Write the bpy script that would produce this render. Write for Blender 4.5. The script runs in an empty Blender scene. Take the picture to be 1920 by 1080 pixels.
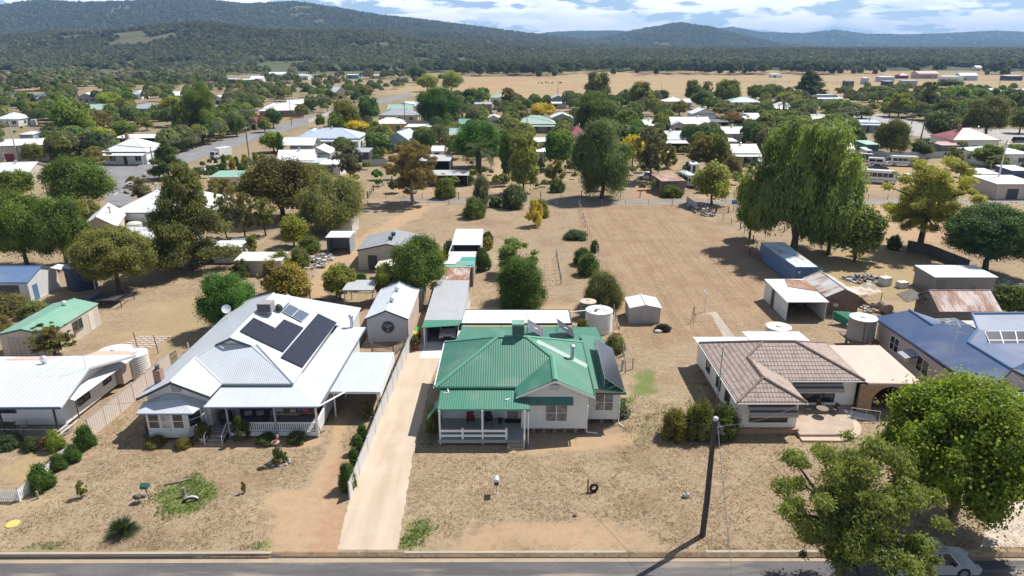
HAZE = 1.0e-4
import bpy, math, random
import numpy as np
from mathutils import Vector
from mathutils.geometry import tessellate_polygon
R = math.radians
S = bpy.context.scene
COL = S.collection
rnd = random.Random(7)
rng = np.random.default_rng(7)

# ---------------------------------------------------------------- measuring
HC, FP = 30.0, 1280.0
PITCH = math.atan(448/1280.)
CP, SP = math.cos(PITCH), math.sin(PITCH)
def G(px, py, z=0.0):
    u, v = (px-960)/FP, (py-540)/FP
    t = (z-HC)/(-SP-v*CP)
    return Vector((u*t, (CP-v*SP)*t, z))
def zat(Y, py):
    v = (540-py)/FP
    return HC + Y*(v*CP-SP)/(CP+v*SP)
def mpp(Y, z=0):
    return (Y*CP+(HC-z)*SP)/FP

# ---------------------------------------------------------------- materials
def rgb(*c): return (c[0], c[1], c[2], 1)
class NT:
    def __init__(s, name):
        s.m = bpy.data.materials.new(name); s.m.use_nodes = True
        s.t = s.m.node_tree; s.n = s.t.nodes; s.n.clear()
        s.out = s.n.new('ShaderNodeOutputMaterial')
    def a(s, typ, **kw):
        n = s.n.new('ShaderNode'+typ)
        for k, v in kw.items():
            if k.startswith('i_'):
                key = k[2:]; key = int(key) if key.isdigit() else key.replace('_', ' ')
                n.inputs[key].default_value = v
            else: setattr(n, k, v)
        return n
    def l(s, a, b): s.t.links.new(a, b)
    def math(s, op, a, b=None, c=None, clamp=False):
        n = s.n.new('ShaderNodeMath'); n.operation = op; n.use_clamp = clamp
        for i, x in enumerate((a, b, c)):
            if x is None: continue
            if isinstance(x, (int, float)): n.inputs[i].default_value = x
            else: s.l(x, n.inputs[i])
        return n.outputs[0]
    def mix(s, f, a, b, bt='MIX'):
        n = s.n.new('ShaderNodeMix'); n.data_type = 'RGBA'; n.blend_type = bt
        for i, x in ((0, f), (6, a), (7, b)):
            if isinstance(x, (int, float)): n.inputs[i].default_value = x
            elif isinstance(x, tuple): n.inputs[i].default_value = x if len(x) == 4 else (*x, 1)
            else: s.l(x, n.inputs[i])
        return n.outputs[2]
    def noise(s, vec, scale, detail=4, rough=.55, dist=0):
        n = s.a('TexNoise'); n.inputs['Scale'].default_value = scale; n.inputs['Detail'].default_value = detail
        n.inputs['Roughness'].default_value = rough; n.inputs['Distortion'].default_value = dist
        if vec is not None: s.l(vec, n.inputs['Vector'])
        return n.outputs['Fac']
    def ramp(s, f, lo, hi, a=0., b=1., smooth=True):
        n = s.n.new('ShaderNodeMapRange'); n.interpolation_type = 'SMOOTHSTEP' if smooth else 'LINEAR'
        s.l(f, n.inputs[0])
        for i, x in ((1, lo), (2, hi), (3, a), (4, b)): n.inputs[i].default_value = x
        return n.outputs[0]
    def attr(s, name, col=False):
        n = s.a('Attribute', attribute_name=name)
        return n.outputs['Color'] if col else n.outputs['Fac']
    def bsdf(s, color, rough=.7, metal=0, bump=None, bstr=.3, bdist=.02, spec=.5):
        b = s.n.new('ShaderNodeBsdfPrincipled')
        if isinstance(color, tuple): b.inputs['Base Color'].default_value = color if len(color) == 4 else (*color, 1)
        else: s.l(color, b.inputs['Base Color'])
        if isinstance(rough, (int, float)): b.inputs['Roughness'].default_value = rough
        else: s.l(rough, b.inputs['Roughness'])
        b.inputs['Metallic'].default_value = metal
        b.inputs['Specular IOR Level'].default_value = spec
        if bump is not None:
            n = s.n.new('ShaderNodeBump'); n.inputs['Strength'].default_value = bstr; n.inputs['Distance'].default_value = bdist
            s.l(bump, n.inputs['Height']); s.l(n.outputs[0], b.inputs['Normal'])
        s.l(b.outputs[0], s.out.inputs[0])
        return b
MC = {}
def cached(fn):
    def w(*a, **k):
        key = (fn.__name__, a, tuple(sorted(k.items())))
        if key not in MC: MC[key] = fn(*a, **k)
        return MC[key]
    return w
def wpos(t): return t.a('NewGeometry').outputs['Position']
def uv(t): return t.a('TexCoord').outputs['UV']
def sep(t, v):
    n = t.n.new('ShaderNodeSeparateXYZ'); t.l(v, n.inputs[0]); return n.outputs
def scl(t, v, x, y, z=1):
    n = t.n.new('ShaderNodeVectorMath'); n.operation = 'MULTIPLY'; t.l(v, n.inputs[0]); n.inputs[1].default_value = (x, y, z); return n.outputs[0]

@cached
def corrugated(c, pitch=.16, dirt=.12, rough=.55, rust=0., streak=.5, depth=1.):
    t = NT('corrugated'); v = uv(t); u = sep(t, v)
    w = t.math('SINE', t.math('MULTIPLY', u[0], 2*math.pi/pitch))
    n = t.noise(scl(t, v, 1.0, .25), 1.2, 5); n2 = t.noise(wpos(t), .35, 3)
    k = t.ramp(n, .3, .75, 0, dirt); 
    col = t.mix(k, c, (c[0]*.45, c[1]*.42, c[2]*.38))
    col = t.mix(t.math('MULTIPLY', t.ramp(n2, .35, .7), .10), col, (.35, .3, .26))
    # sheet joints
    j = t.math('FRACT', t.math('MULTIPLY', u[0], 1/.76)); j = t.ramp(j, 0, .05, 1, 0)
    col = t.mix(t.math('MULTIPLY', j, .16*streak), col, (.1, .1, .1))
    lp = t.math('FRACT', t.math('MULTIPLY', u[1], 1/.9)); col = t.mix(t.ramp(lp, 0, .07, .16*streak, 0), col, (c[0]*.4, c[1]*.4, c[2]*.4))
    sn = t.noise(scl(t, v, 2.2, .22), 1., 5, .65); col = t.mix(t.ramp(sn, .52, .75, 0, .22), col, (c[0]*.5, c[1]*.48, c[2]*.44)); col = t.mix(t.ramp(t.noise(v, .22, 2), .5, .7, 0, .14), col, (.6, .6, .58))
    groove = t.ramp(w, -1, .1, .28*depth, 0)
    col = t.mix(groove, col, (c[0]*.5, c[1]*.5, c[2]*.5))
    if rust:
        r1 = t.noise(scl(t, v, .5, .18), 1.4, 6, .7); r2 = t.noise(scl(t, v, 2.5, .4), 2.2, 5)
        f = t.math('ADD', r1, t.math('MULTIPLY', r2, .35)); f = t.ramp(f, .82-rust*.4, 1.0-rust*.35)
        col = t.mix(f, col, t.mix(r2, (.16, .06, .03), (.36, .17, .1)))
    t.bsdf(col, rough, 0, w, .35, .018)
    return t.m
@cached
def boards(c, pitch=.19, wear=.15, dark=(.12, .1, .09)):
    t = NT('weatherboard'); v = uv(t); u = sep(t, v)
    f = t.math('FRACT', t.math('MULTIPLY', u[1], 1/pitch))
    n = t.noise(scl(t, v, .8, 6), 1.5, 5); n2 = t.noise(v, .6, 3)
    col = t.mix(t.ramp(f, 0., .13, .38, 0), c, (c[0]*.3, c[1]*.3, c[2]*.32))
    col = t.mix(t.math('MULTIPLY', t.ramp(n, .52, .72), wear), col, dark)
    col = t.mix(t.math('MULTIPLY', t.ramp(n2, .4, .7), .1), col, (.4, .36, .3))
    t.bsdf(col, .6, 0, f, .5, .02); return t.m
@cached
def ribbed(c, pitch=.2, wear=.1, rough=.5):
    t = NT('ribbed_sheet'); v = uv(t); u = sep(t, v)
    w = t.math('SINE', t.math('MULTIPLY', u[0], 2*math.pi/pitch))
    n = t.noise(scl(t, v, 1.2, .35), 1.5, 5)
    col = t.mix(t.ramp(w, -1, -.3, .38, 0), c, (c[0]*.45, c[1]*.45, c[2]*.47))
    col = t.mix(t.math('MULTIPLY', t.ramp(n, .45, .75), wear), col, (.2, .16, .12))
    t.bsdf(col, rough, 0, w, .5, .025); return t.m
@cached
def paint(c, rough=.5, wear=.12, metal=0., ns=1.6):
    t = NT('paint'); n = t.noise(wpos(t), ns, 5); n2 = t.noise(wpos(t), ns*9, 3)
    f = t.math('ADD', t.math('MULTIPLY', t.ramp(n, .35, .75), wear), t.math('MULTIPLY', t.ramp(n2, .5, .8), wear*.5))
    col = t.mix(f, c, (c[0]*.4+.02, c[1]*.38+.015, c[2]*.34+.01))
    t.bsdf(col, rough, metal); return t.m
@cached
def carpaint(c):
    t = NT('car_paint'); n = t.noise(wpos(t), 3, 3)
    b = t.bsdf(t.mix(t.math('MULTIPLY', n, .15), c, (.3, .25, .2)), .28, .0)
    b.inputs['Coat Weight'].default_value = .6; return t.m
@cached
def glass_dark(c=(.02, .024, .03)):
    t = NT('window_glass'); n = t.noise(wpos(t), 1.3, 2)
    t.bsdf(t.mix(t.ramp(n, .4, .7), c, (c[0]*2.2+.01, c[1]*2.2+.01, c[2]*2.2+.01)), .08, 0, spec=.6); return t.m
@cached
def brick(c1, c2, mort=(.4, .36, .31), sc=1.0):
    t = NT('brick'); b = t.a('TexBrick'); t.l(uv(t), b.inputs['Vector'])
    b.inputs['Color1'].default_value = (*c1, 1); b.inputs['Color2'].default_value = (*c2, 1); b.inputs['Mortar'].default_value = (*mort, 1)
    b.inputs['Scale'].default_value = sc; b.inputs['Brick Width'].default_value = .36; b.inputs['Row Height'].default_value = .13
    b.inputs['Mortar Size'].default_value = .014; b.inputs['Bias'].default_value = -.1
    n = t.noise(uv(t), 3, 4)
    t.bsdf(t.mix(t.math('MULTIPLY', n, .4), b.outputs[0], (.16, .09, .05)), .85, 0, b.outputs['Fac'], -.3, .02); return t.m
@cached
def tiles(c):
    t = NT('roof_tile'); v = uv(t); u = sep(t, v)
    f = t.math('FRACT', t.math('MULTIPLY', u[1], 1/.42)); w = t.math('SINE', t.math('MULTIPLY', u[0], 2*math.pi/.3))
    n = t.noise(v, 1.3, 5); cell = t.a('TexNoise'); cell.inputs['Scale'].default_value = 7; t.l(v, cell.inputs['Vector'])
    col = t.mix(t.ramp(cell.outputs['Fac'], .3, .7), (c[0]*.8, c[1]*.78, c[2]*.76), (c[0]*1.15, c[1]*1.12, c[2]*1.12))
    col = t.mix(t.ramp(n, .42, .72, 0, .55), col, (c[0]*.45, c[1]*.42, c[2]*.4))
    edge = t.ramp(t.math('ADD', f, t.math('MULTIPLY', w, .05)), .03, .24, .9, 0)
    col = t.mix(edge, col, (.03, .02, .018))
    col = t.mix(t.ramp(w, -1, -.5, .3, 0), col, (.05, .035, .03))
    h = t.math('ADD', t.math('MULTIPLY', f, -.6), t.math('MULTIPLY', w, .4))
    t.bsdf(col, .8, 0, h, .6, .04); return t.m
@cached
def wood(c, wear=.4):
    t = NT('wood'); v = uv(t)
    n = t.noise(scl(t, v, 9, .7), 2, 6, .6, .4); u = sep(t, v)
    f = t.math('FRACT', t.math('MULTIPLY', u[1], 1/.2)); 
    col = t.mix(t.ramp(n, .3, .7), (c[0]*.5, c[1]*.48, c[2]*.46), (c[0]*1.25, c[1]*1.25, c[2]*1.25))
    col = t.mix(t.ramp(f, 0, .1, wear, 0), col, (.02, .018, .015))
    t.bsdf(col, .85, 0, n, .4, .02); return t.m
@cached
def bark(c):
    t = NT('bark'); o = t.a('TexCoord').outputs['Object']
    n = t.noise(scl(t, o, 30, 30, 6), 1.2, 5)
    t.bsdf(t.mix(t.ramp(n, .3, .7), (c[0]*.4, c[1]*.4, c[2]*.4), (c[0]*1.3, c[1]*1.3, c[2]*1.3)), .9, 0, n, .5, .03); return t.m
@cached
def mineral(c, c2, s1=.35, s2=9., grain=.35, rough=.9):
    t = NT('mineral'); p = wpos(t)
    a = t.noise(p, s1, 6, .6); b = t.noise(p, s2, 4, .7)
    col = t.mix(t.ramp(a, .3, .72), c, c2)
    col = t.mix(t.ramp(b, .48, .75, 0, grain), col, (c[0]*.5, c[1]*.48, c[2]*.46))
    t.bsdf(col, rough, 0, b, .25, .02); return t.m
@cached
def solar(c=(.012, .014, .022), line=(.07, .08, .1), cell=.17, frame=(.5, .52, .55)):
    t = NT('solar_cells'); v = uv(t); u = sep(t, v)
    def ln(x, p, w):
        f = t.math('FRACT', t.math('MULTIPLY', x, 1/p)); return t.ramp(t.math('ABSOLUTE', t.math('SUBTRACT', f, .5)), .5-w, .5-w*.4)
    g = t.math('MAXIMUM', ln(u[0], cell, .09), ln(u[1], cell, .09))
    col = t.mix(g, c, line)
    b = t.bsdf(col, .16, 0, spec=.55); return t.m
@cached
def leaves(trans=.48):
    t = NT('leaves')
    oi = t.a('ObjectInfo'); k = t.attr('tint')
    br = t.ramp(k, 0, 1, .6, 1.4, False)
    cc = t.a('VectorMath', operation='SCALE'); t.l(oi.outputs['Color'], cc.inputs[0]); t.l(br, cc.inputs['Scale'])
    warm = t.mix(t.ramp(k, .45, 1., 0, .3), cc.outputs[0], (.20, .19, .04))
    r = t.noise(wpos(t), .5, 2)
    col = t.mix(t.ramp(r, .35, .7, 0, .35), warm, t.mix(1., cc.outputs[0], (.75, .9, .8), 'MULTIPLY'))
    d = t.n.new('ShaderNodeBsdfPrincipled'); d.inputs['Roughness'].default_value = .55; d.inputs['Specular IOR Level'].default_value = .3
    t.l(col, d.inputs['Base Color'])
    tr = t.n.new('ShaderNodeBsdfTranslucent'); t.l(t.mix(1., col, (1.25, 1.2, .6), 'MULTIPLY'), tr.inputs[0])
    mx = t.n.new('ShaderNodeMixShader'); mx.inputs[0].default_value = trans
    t.l(d.outputs[0], mx.inputs[1]); t.l(tr.outputs[0], mx.inputs[2]); t.l(mx.outputs[0], t.out.inputs[0])
    return t.m
@cached
def massleaf():
    t = NT('forest_leaves'); c = t.attr('col', True)
    n = t.noise(wpos(t), .6, 2)
    col = t.mix(t.ramp(n, .4, .7, 0, .3), c, t.mix(1., c, (.6, .62, .6), 'MULTIPLY')); d = t.bsdf(col, .75, spec=.2)
    tr = t.n.new('ShaderNodeBsdfTranslucent'); t.l(t.mix(1., col, (1.15, 1.15, .7), 'MULTIPLY'), tr.inputs[0]); mx = t.n.new('ShaderNodeMixShader'); mx.inputs[0].default_value = .42
    t.l(d.outputs[0], mx.inputs[1]); t.l(tr.outputs[0], mx.inputs[2]); t.l(mx.outputs[0], t.out.inputs[0]); return t.m
@cached
def mesh_wire(c=(.25, .25, .25)): return paint(c, .6, .1)

WHITE = (.78, .79, .80); CREAM = (.62, .56, .46); GALV = (.52, .55, .58)
GREEN = (.05, .205, .14)

# ---------------------------------------------------------------- mesh builder
class MB:
    def __init__(s): s.v = []; s.f = []
    def poly(s, pts):
        n = len(s.v); s.v += [tuple(p) for p in pts]; s.f.append(tuple(range(n, n+len(pts)))); return s
    def slab(s, pts, t=.06, d=(0, 0, -1)):
        pts = [Vector(p) for p in pts]; off = Vector(d)*t; k = len(pts); n = len(s.v)
        # make top face look against d
        nrm = Vector((0, 0, 0))
        for i in range(k): nrm += pts[i].cross(pts[(i+1) % k])
        if nrm.dot(off) > 0: pts.reverse()
        s.v += [tuple(p) for p in pts]+[tuple(p+off) for p in pts]
        s.f.append(tuple(range(n, n+k))); s.f.append(tuple(range(n+2*k-1, n+k-1, -1)))
        for i in range(k):
            j = (i+1) % k; s.f.append((n+j, n+i, n+k+i, n+k+j))
        return s
    def box(s, x0, x1, y0, y1, z0, z1):
        return s.slab([(x0, y0, z1), (x1, y0, z1), (x1, y1, z1), (x0, y1, z1)], z1-z0)
    def obox(s, c, sx, sy, sz, rz=0., tilt=None):
        ca, sa = math.cos(rz), math.sin(rz)
        P = [(c[0]+a*ca-b*sa, c[1]+a*sa+b*ca, c[2]+sz) for a, b in ((-sx/2, -sy/2), (sx/2, -sy/2), (sx/2, sy/2), (-sx/2, sy/2))]
        return s.slab(P, sz)
    def tube(s, p, q, r, r2=None, n=8, cap=True):
        p, q = Vector(p), Vector(q); r2 = r if r2 is None else r2
        d = (q-p).normalized(); a = d.orthogonal().normalized(); b = d.cross(a); k = len(s.v)
        for c, rr in ((p, r), (q, r2)):
            for i in range(n):
                w = 2*math.pi*i/n; s.v.append(tuple(c+(a*math.cos(w)+b*math.sin(w))*rr))
        for i in range(n):
            j = (i+1) % n; s.f.append((k+i, k+j, k+n+j, k+n+i))
        if cap: s.f.append(tuple(range(k+n-1, k-1, -1))); s.f.append(tuple(range(k+n, k+2*n)))
        return s
    def path(s, pts, r, n=6):
        rs = r if isinstance(r, (list, tuple)) else [r]*len(pts)
        for i in range(len(pts)-1): s.tube(pts[i], pts[i+1], rs[i], rs[i+1], n, i in (0, len(pts)-2))
        return s
    def lathe(s, c, prof, n=20):
        k = len(s.v)
        for r, z in prof:
            for i in range(n):
                w = 2*math.pi*i/n; s.v.append((c[0]+r*math.cos(w), c[1]+r*math.sin(w), c[2]+z))
        for m in range(len(prof)-1):
            for i in range(n):
                j = (i+1) % n; s.f.append((k+m*n+i, k+m*n+j, k+(m+1)*n+j, k+(m+1)*n+i))
        s.f.append(tuple(range(k+n-1, k-1, -1))); s.f.append(tuple(range(k+(len(prof)-1)*n, k+len(prof)*n)))
        return s
    def ball(s, c, rx, ry, rz, n=10, m=6):
        prof = [(max(.01, math.sin(math.pi*i/m)), -math.cos(math.pi*i/m)) for i in range(m+1)]
        k = len(s.v); s.lathe((0, 0, 0), prof, n)
        for i in range(k, len(s.v)):
            x, y, z = s.v[i]; s.v[i] = (c[0]+x*rx, c[1]+y*ry, c[2]+z*rz)
        return s
    def gable(s, x0, x1, y0, y1, ze, zr, axis='y', t=.07, ridge=None):
        """two roof planes; axis = direction of the ridge"""
        if axis == 'y':
            xm = ridge if ridge is not None else (x0+x1)/2
            s.slab([(x0, y0, ze), (xm, y0, zr), (xm, y1, zr), (x0, y1, ze)], t)
            s.slab([(xm, y0, zr), (x1, y0, ze), (x1, y1, ze), (xm, y1, zr)], t)
            s.tube((xm, y0, zr+.01), (xm, y1, zr+.01), .07, n=6)
        else:
            ym = ridge if ridge is not None else (y0+y1)/2
            s.slab([(x0, y0, ze), (x1, y0, ze), (x1, ym, zr), (x0, ym, zr)], t)
            s.slab([(x0, ym, zr), (x1, ym, zr), (x1, y1, ze), (x0, y1, ze)], t)
            s.tube((x0, ym, zr+.01), (x1, ym, zr+.01), .07, n=6)
        return s
    def hip(s, x0, x1, y0, y1, ze, zr, t=.07, inset=None):
        w, d = x1-x0, y1-y0; m = min(w, d)/2; i = m if inset is None else inset
        if w >= d: a, b = (x0+i, (y0+y1)/2, zr), (x1-i, (y0+y1)/2, zr)
        else: a, b = ((x0+x1)/2, y0+i, zr), ((x0+x1)/2, y1-i, zr)
        c = [(x0, y0, ze), (x1, y0, ze), (x1, y1, ze), (x0, y1, ze)]
        if w >= d: P = [[c[0], c[1], b, a], [c[1], c[2], b], [c[2], c[3], a, b], [c[3], c[0], a]]
        else: P = [[c[0], c[1], a], [c[1], c[2], b, a], [c[2], c[3], b], [c[3], c[0], a, b]]
        for q in P: s.slab(q, t)
        for q, e in ((0, a), (3, a if w >= d else b), (1, b if w >= d else a), (2, b)): s.tube(c[q], e, .06, n=6)
        if (Vector(a)-Vector(b)).length > .1: s.tube(a, b, .06, n=6)
        return s
    def wallpent(s, x0, x1, y0, y1, z0, zw, zr=None, axis='y', ridge=None):
        """solid walls with gable ends"""
        if zr is None: return s.box(x0, x1, y0, y1, z0, zw)
        if axis == 'y':
            xm = (x0+x1)/2 if ridge is None else ridge
            return s.slab([(x0, y0, z0), (x1, y0, z0), (x1, y0, zw), (xm, y0, zr), (x0, y0, zw)], y1-y0, (0, 1, 0))
        ym = (y0+y1)/2 if ridge is None else ridge
        return s.slab([(x0, y0, z0), (x0, y1, z0), (x0, y1, zw), (x0, ym, zr), (x0, y0, zw)], x1-x0, (1, 0, 0))

def calc_uv(me):
    n = len(me.loops)
    co = np.empty(len(me.vertices)*3, np.float32); me.vertices.foreach_get('co', co); co = co.reshape(-1, 3)
    li = np.empty(n, np.int32); me.loops.foreach_get('vertex_index', li)
    pn = np.empty(len(me.polygons)*3, np.float32); me.polygons.foreach_get('normal', pn); pn = pn.reshape(-1, 3)
    lt = np.empty(len(me.polygons), np.int32); me.polygons.foreach_get('loop_total', lt)
    N = np.repeat(pn, lt, axis=0); P = co[li]
    h = np.stack([-N[:, 1], N[:, 0], np.zeros(n)], 1); L = np.linalg.norm(h, axis=1)
    h[L < .05] = (1, 0, 0); h /= np.linalg.norm(h, axis=1)[:, None]
    v = np.cross(N, h)
    U = np.stack([(P*h).sum(1), (P*v).sum(1)], 1).astype(np.float32)
    lay = me.uv_layers.new(name='UVMap'); lay.data.foreach_set('uv', U.ravel())

def raw(name, verts, faces, mat=None, smooth=False, douv=True):
    me = bpy.data.meshes.new(name); me.from_pydata(verts, [], faces); me.update()
    if mat: me.materials.append(mat)
    if smooth: me.polygons.foreach_set('use_smooth', [True]*len(me.polygons))
    if douv: calc_uv(me)
    return me
def link(name, me, parent=None, loc=(0, 0, 0)):
    o = bpy.data.objects.new(name, me); COL.objects.link(o); o.location = loc
    if parent is not None: o.parent = parent
    return o
def tag(o, label=None, cat=None, group=None, kind=None):
    if label: o['label'] = label
    if cat: o['category'] = cat
    if group: o['group'] = group
    if kind: o['kind'] = kind
    return o
def thing(name, label, cat, loc, rz=0., group=None):
    o = bpy.data.objects.new(name, None); COL.objects.link(o); o.location = loc; o.rotation_euler = (0, 0, rz)
    o.empty_display_size = .2
    return tag(o, label, cat, group)
def part(T, name, mb, mat, label=None, W=True, smooth=False, top=None):
    """child mesh; W: coordinates are in the world, T is unrotated.  top: the thing the offset is measured from when T is a part"""
    base = (top or T).location if W else Vector((0, 0, 0))
    vs = [(v[0]-base[0], v[1]-base[1], v[2]-base[2]) for v in mb.v]
    o = link(name, raw(name, vs, mb.f, mat, smooth), T)
    if label: o['label'] = label
    return o
def solo(name, mb, mat, label, cat, loc, group=None, smooth=False):
    vs = [(v[0]-loc[0], v[1]-loc[1], v[2]-loc[2]) for v in mb.v]
    return tag(link(name, raw(name, vs, mb.f, mat, smooth), None, loc), label, cat, group)
def setting(name, mb, mat):
    return tag(link(name, raw(name, mb.v, mb.f, mat)), kind='structure')
def flat(pts, z):
    """triangulated flat sheet"""
    P = [Vector((p[0], p[1], z)) for p in pts]; m = MB(); m.v = [tuple(p) for p in P]
    for t in tessellate_polygon([P]):
        a, b, c = (P[i] for i in t)
        if (b-a).cross(c-a).z < 0: t = (t[0], t[2], t[1])
        m.f.append(tuple(t))
    return m
def copytree(o, parent=None, **kw):
    c = o.copy(); COL.objects.link(c)
    if parent is not None: c.parent = parent
    for ch in [x for x in o.children]: copytree(ch, c)
    return c
# windows: frame on a wall plane.  p = lower left corner (world), ux = unit along wall, nrm = outward
def window(T, p, w, h, ux=(1, 0, 0), n=(0, -1, 0), fm=None, gm=None, lights=2, rail=True, W=True, depth=.07, label=None):
    p, ux, n = Vector(p), Vector(ux), Vector(n); z = Vector((0, 0, 1)); fw = .07
    f = MB()
    def bar(a0, a1, b0, b1, d=depth):
        f.slab([p+ux*a0+z*b0+n*d, p+ux*a1+z*b0+n*d, p+ux*a1+z*b1+n*d, p+ux*a0+z*b1+n*d], d+.02, -n)
    bar(-fw, w+fw, -fw, 0, depth+.03); bar(-fw, w+fw, h, h+fw); bar(-fw, 0, 0, h); bar(w, w+fw, 0, h)
    for i in range(1, lights): bar(w*i/lights-.035, w*i/lights+.035, 0, h)
    if rail: 
        for i in range(lights): bar(w*i/lights+.036 if i else 0, w*(i+1)/lights-.036 if i < lights-1 else w, h*.5-.02, h*.5+.02, depth-.02)
    o = part(T, 'window', f, fm or paint(WHITE), label, W)
    g = MB().slab([p+n*.025, p+ux*w+n*.025, p+ux*w+z*h+n*.025, p+z*h+n*.025], .02, -n)
    part(o, 'pane', g, gm or glass_dark(), None, W, top=T)
    return o
# ---------------------------------------------------------------- value noise in numpy
def vnoise(x, y, seed=0):
    def h(i, j):
        n = (i*374761393+j*668265263+seed*974711) & 0x7fffffff
        n = ((n ^ (n >> 13))*1274126177) & 0x7fffffff
        return ((n ^ (n >> 16)) & 0xffff)/65535.
    xi, yi = np.floor(x).astype(np.int64), np.floor(y).astype(np.int64); fx, fy = x-xi, y-yi
    fx, fy = fx*fx*(3-2*fx), fy*fy*(3-2*fy)
    a, b, c, d = h(xi, yi), h(xi+1, yi), h(xi, yi+1), h(xi+1, yi+1)
    return (a*(1-fx)+b*fx)*(1-fy)+(c*(1-fx)+d*fx)*fy
def fbm(x, y, s=0, o=4):
    r, a = 0, .5
    for i in range(o): r = r+a*vnoise(x, y, s+i); x, y, a = x*2.03, y*2.03, a*.5
    return r
def seg_d(X, Y, a, b):
    ax, ay, bx, by = a[0], a[1], b[0], b[1]; dx, dy = bx-ax, by-ay
    t = np.clip(((X-ax)*dx+(Y-ay)*dy)/(dx*dx+dy*dy+1e-9), 0, 1)
    return np.hypot(X-ax-t*dx, Y-ay-t*dy)
def line_d(X, Y, P):
    d = np.full(X.shape, 1e9)
    for a, b in zip(P[:-1], P[1:]): d = np.minimum(d, seg_d(X, Y, a, b))
    return d
def poly_sd(X, Y, P):
    d = line_d(X, Y, list(P)+[P[0]]); ins = np.zeros(X.shape, bool)
    for a, b in zip(P, list(P[1:])+[P[0]]):
        c = ((a[1] > Y) != (b[1] > Y)) & (X < (b[0]-a[0])*(Y-a[1])/((b[1]-a[1]) or 1e-9)+a[0]); ins ^= c
    return np.where(ins, -d, d)
def px(*pts): return [G(a, b) for a, b in pts]
def sm(d, w): return np.clip(.5-d/(2*w), 0, 1)

# ---------------------------------------------------------------- ground sheet
def geo(a, b, s, g):
    r = [a]
    while r[-1] < b: r.append(r[-1]+s); s *= g
    return r
KY = 35.12
xs = np.array(sorted([-q for q in geo(70, 9000, 1., 1.06)])+list(np.arange(-69.6, 70, .4))+geo(70, 9000, 1., 1.06))
ys = np.array([-400, -100, 0, 15, 25, 32, KY-.02, KY]+list(np.arange(KY+.2, 100, .4))+list(np.arange(100, 180, .8))+geo(180, 11000, 1.2, 1.03))
X, Y = np.meshgrid(xs, ys); Z = np.where(Y < KY-.01, -.6, 0.)
nx, ny = len(xs), len(ys)
wob = (fbm(X*.6, Y*.6, 3)-.5)
dist = np.hypot(X, Y)
bare = np.zeros(X.shape); green = np.zeros(X.shape); red = np.zeros(X.shape); dark = np.zeros(X.shape); straw = np.zeros(X.shape)
def add(L, m): np.maximum(L, m, out=L)
def P_(L, pts, w, k=1., amp=1.): add(L, k*sm(poly_sd(X, Y, px(*pts))+wob*w*2*amp, w))
def L_(L, pts, r, w, k=1.): add(L, k*sm(line_d(X, Y, px(*pts))-r+wob*w*2, w))
# tracks of house A and verges
L_(bare, [(560, 1035), (580, 960), (600, 900), (625, 840), (650, 770)], .55, .5)
L_(bare, [(600, 1035), (615, 950), (640, 890), (655, 850)], .4, .5, .8)
P_(bare, [(500, 1035), (630, 1035), (645, 960), (600, 900), (560, 915), (500, 925), (525, 970)], .9)
L_(red, [(640, 860), (625, 930), (600, 1035)], .5, .9, .9); P_(red, [(585, 1000), (640, 930), (650, 980), (625, 1030), (580, 1030)], .8)
P_(bare, [(760, 1035), (790, 1005), (1000, 960), (1190, 985), (1250, 1035)], 1.6, .65); P_(red, [(960, 1030), (1080, 985), (1180, 1000), (1240, 1032)], 1.4, .5)
P_(bare, [(960, 845), (1090, 815), (1200, 810), (1190, 835), (1000, 855)], .5, .7)
L_(bare, [(1180, 690), (1165, 740), (1210, 830), (1220, 880)], .3, .8, .35)
P_(bare, [(0, 960), (200, 940), (260, 900), (180, 880), (60, 930)], 1.5, .35)
L_(bare, [(170, 850), (80, 930), (30, 960)], .3, .6, .6)
P_(bare, [(230, 860), (380, 870), (470, 900), (440, 960), (240, 1010)], 1.5, .25)
P_(bare, [(280, 830), (610, 820), (610, 838), (300, 845)], .4, .8)
# green patches
P_(green, [(288, 935), (330, 905), (362, 893), (405, 905), (400, 940), (350, 965), (310, 957)], 1.0, 1.05, 1.6)
P_(bare, [(325, 932), (350, 922), (366, 932), (345, 945)], .4, 1., 1.5)
P_(green, [(745, 1028), (760, 985), (800, 975), (825, 995), (790, 1030)], .9, .95, 1.6); P_(green, [(465, 1030), (490, 1010), (520, 1012), (510, 1032)], .4, .7)
P_(green, [(30, 1038), (60, 1020), (110, 1018), (130, 1034)], .5, .7); P_(green, [(350, 1034), (420, 1022), (500, 1024), (500, 1034)], .4, .3)
P_(green, [(1165, 770), (1180, 700), (1220, 700), (1230, 735), (1195, 755)], 1.3, .95, 1.6)
P_(green, [(1140, 830), (1160, 790), (1260, 740), (1300, 780), (1240, 850), (1160, 870)], 2., .42); P_(green, [(800, 800), (830, 780), (830, 840), (800, 850)], .6, .7)
P_(green, [(1260, 700), (1310, 690), (1350, 780), (1290, 800)], 1.2, .4); P_(green, [(1590, 820), (1650, 805), (1660, 820), (1570, 850)], .6, .6)
P_(green, [(1160, 575), (1260, 590), (1260, 640), (1160, 660)], 1.2, .35)
for q in ((870, 640), (905, 560), (1080, 450), (1065, 525), (1240, 580), (1260, 600), (1400, 640), (1560, 660), (990, 345), (950, 390), (1180, 330)):
    c = G(*q); add(green, .5*sm(np.hypot(X-c.x, (Y-c.y)*.7)-1.2+wob*2, 1.2))
P_(green, [(960, 385), (985, 345), (1060, 335), (1100, 350), (1040, 375)], 2., .45); P_(green, [(1010, 312), (1030, 306), (1040, 318), (1020, 322)], 1, 1.)
P_(green, [(1250, 335), (1275, 315), (1285, 345), (1265, 350)], 1, .9); P_(green, [(690, 325), (720, 312), (740, 318), (720, 345)], 2, .5)
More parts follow.
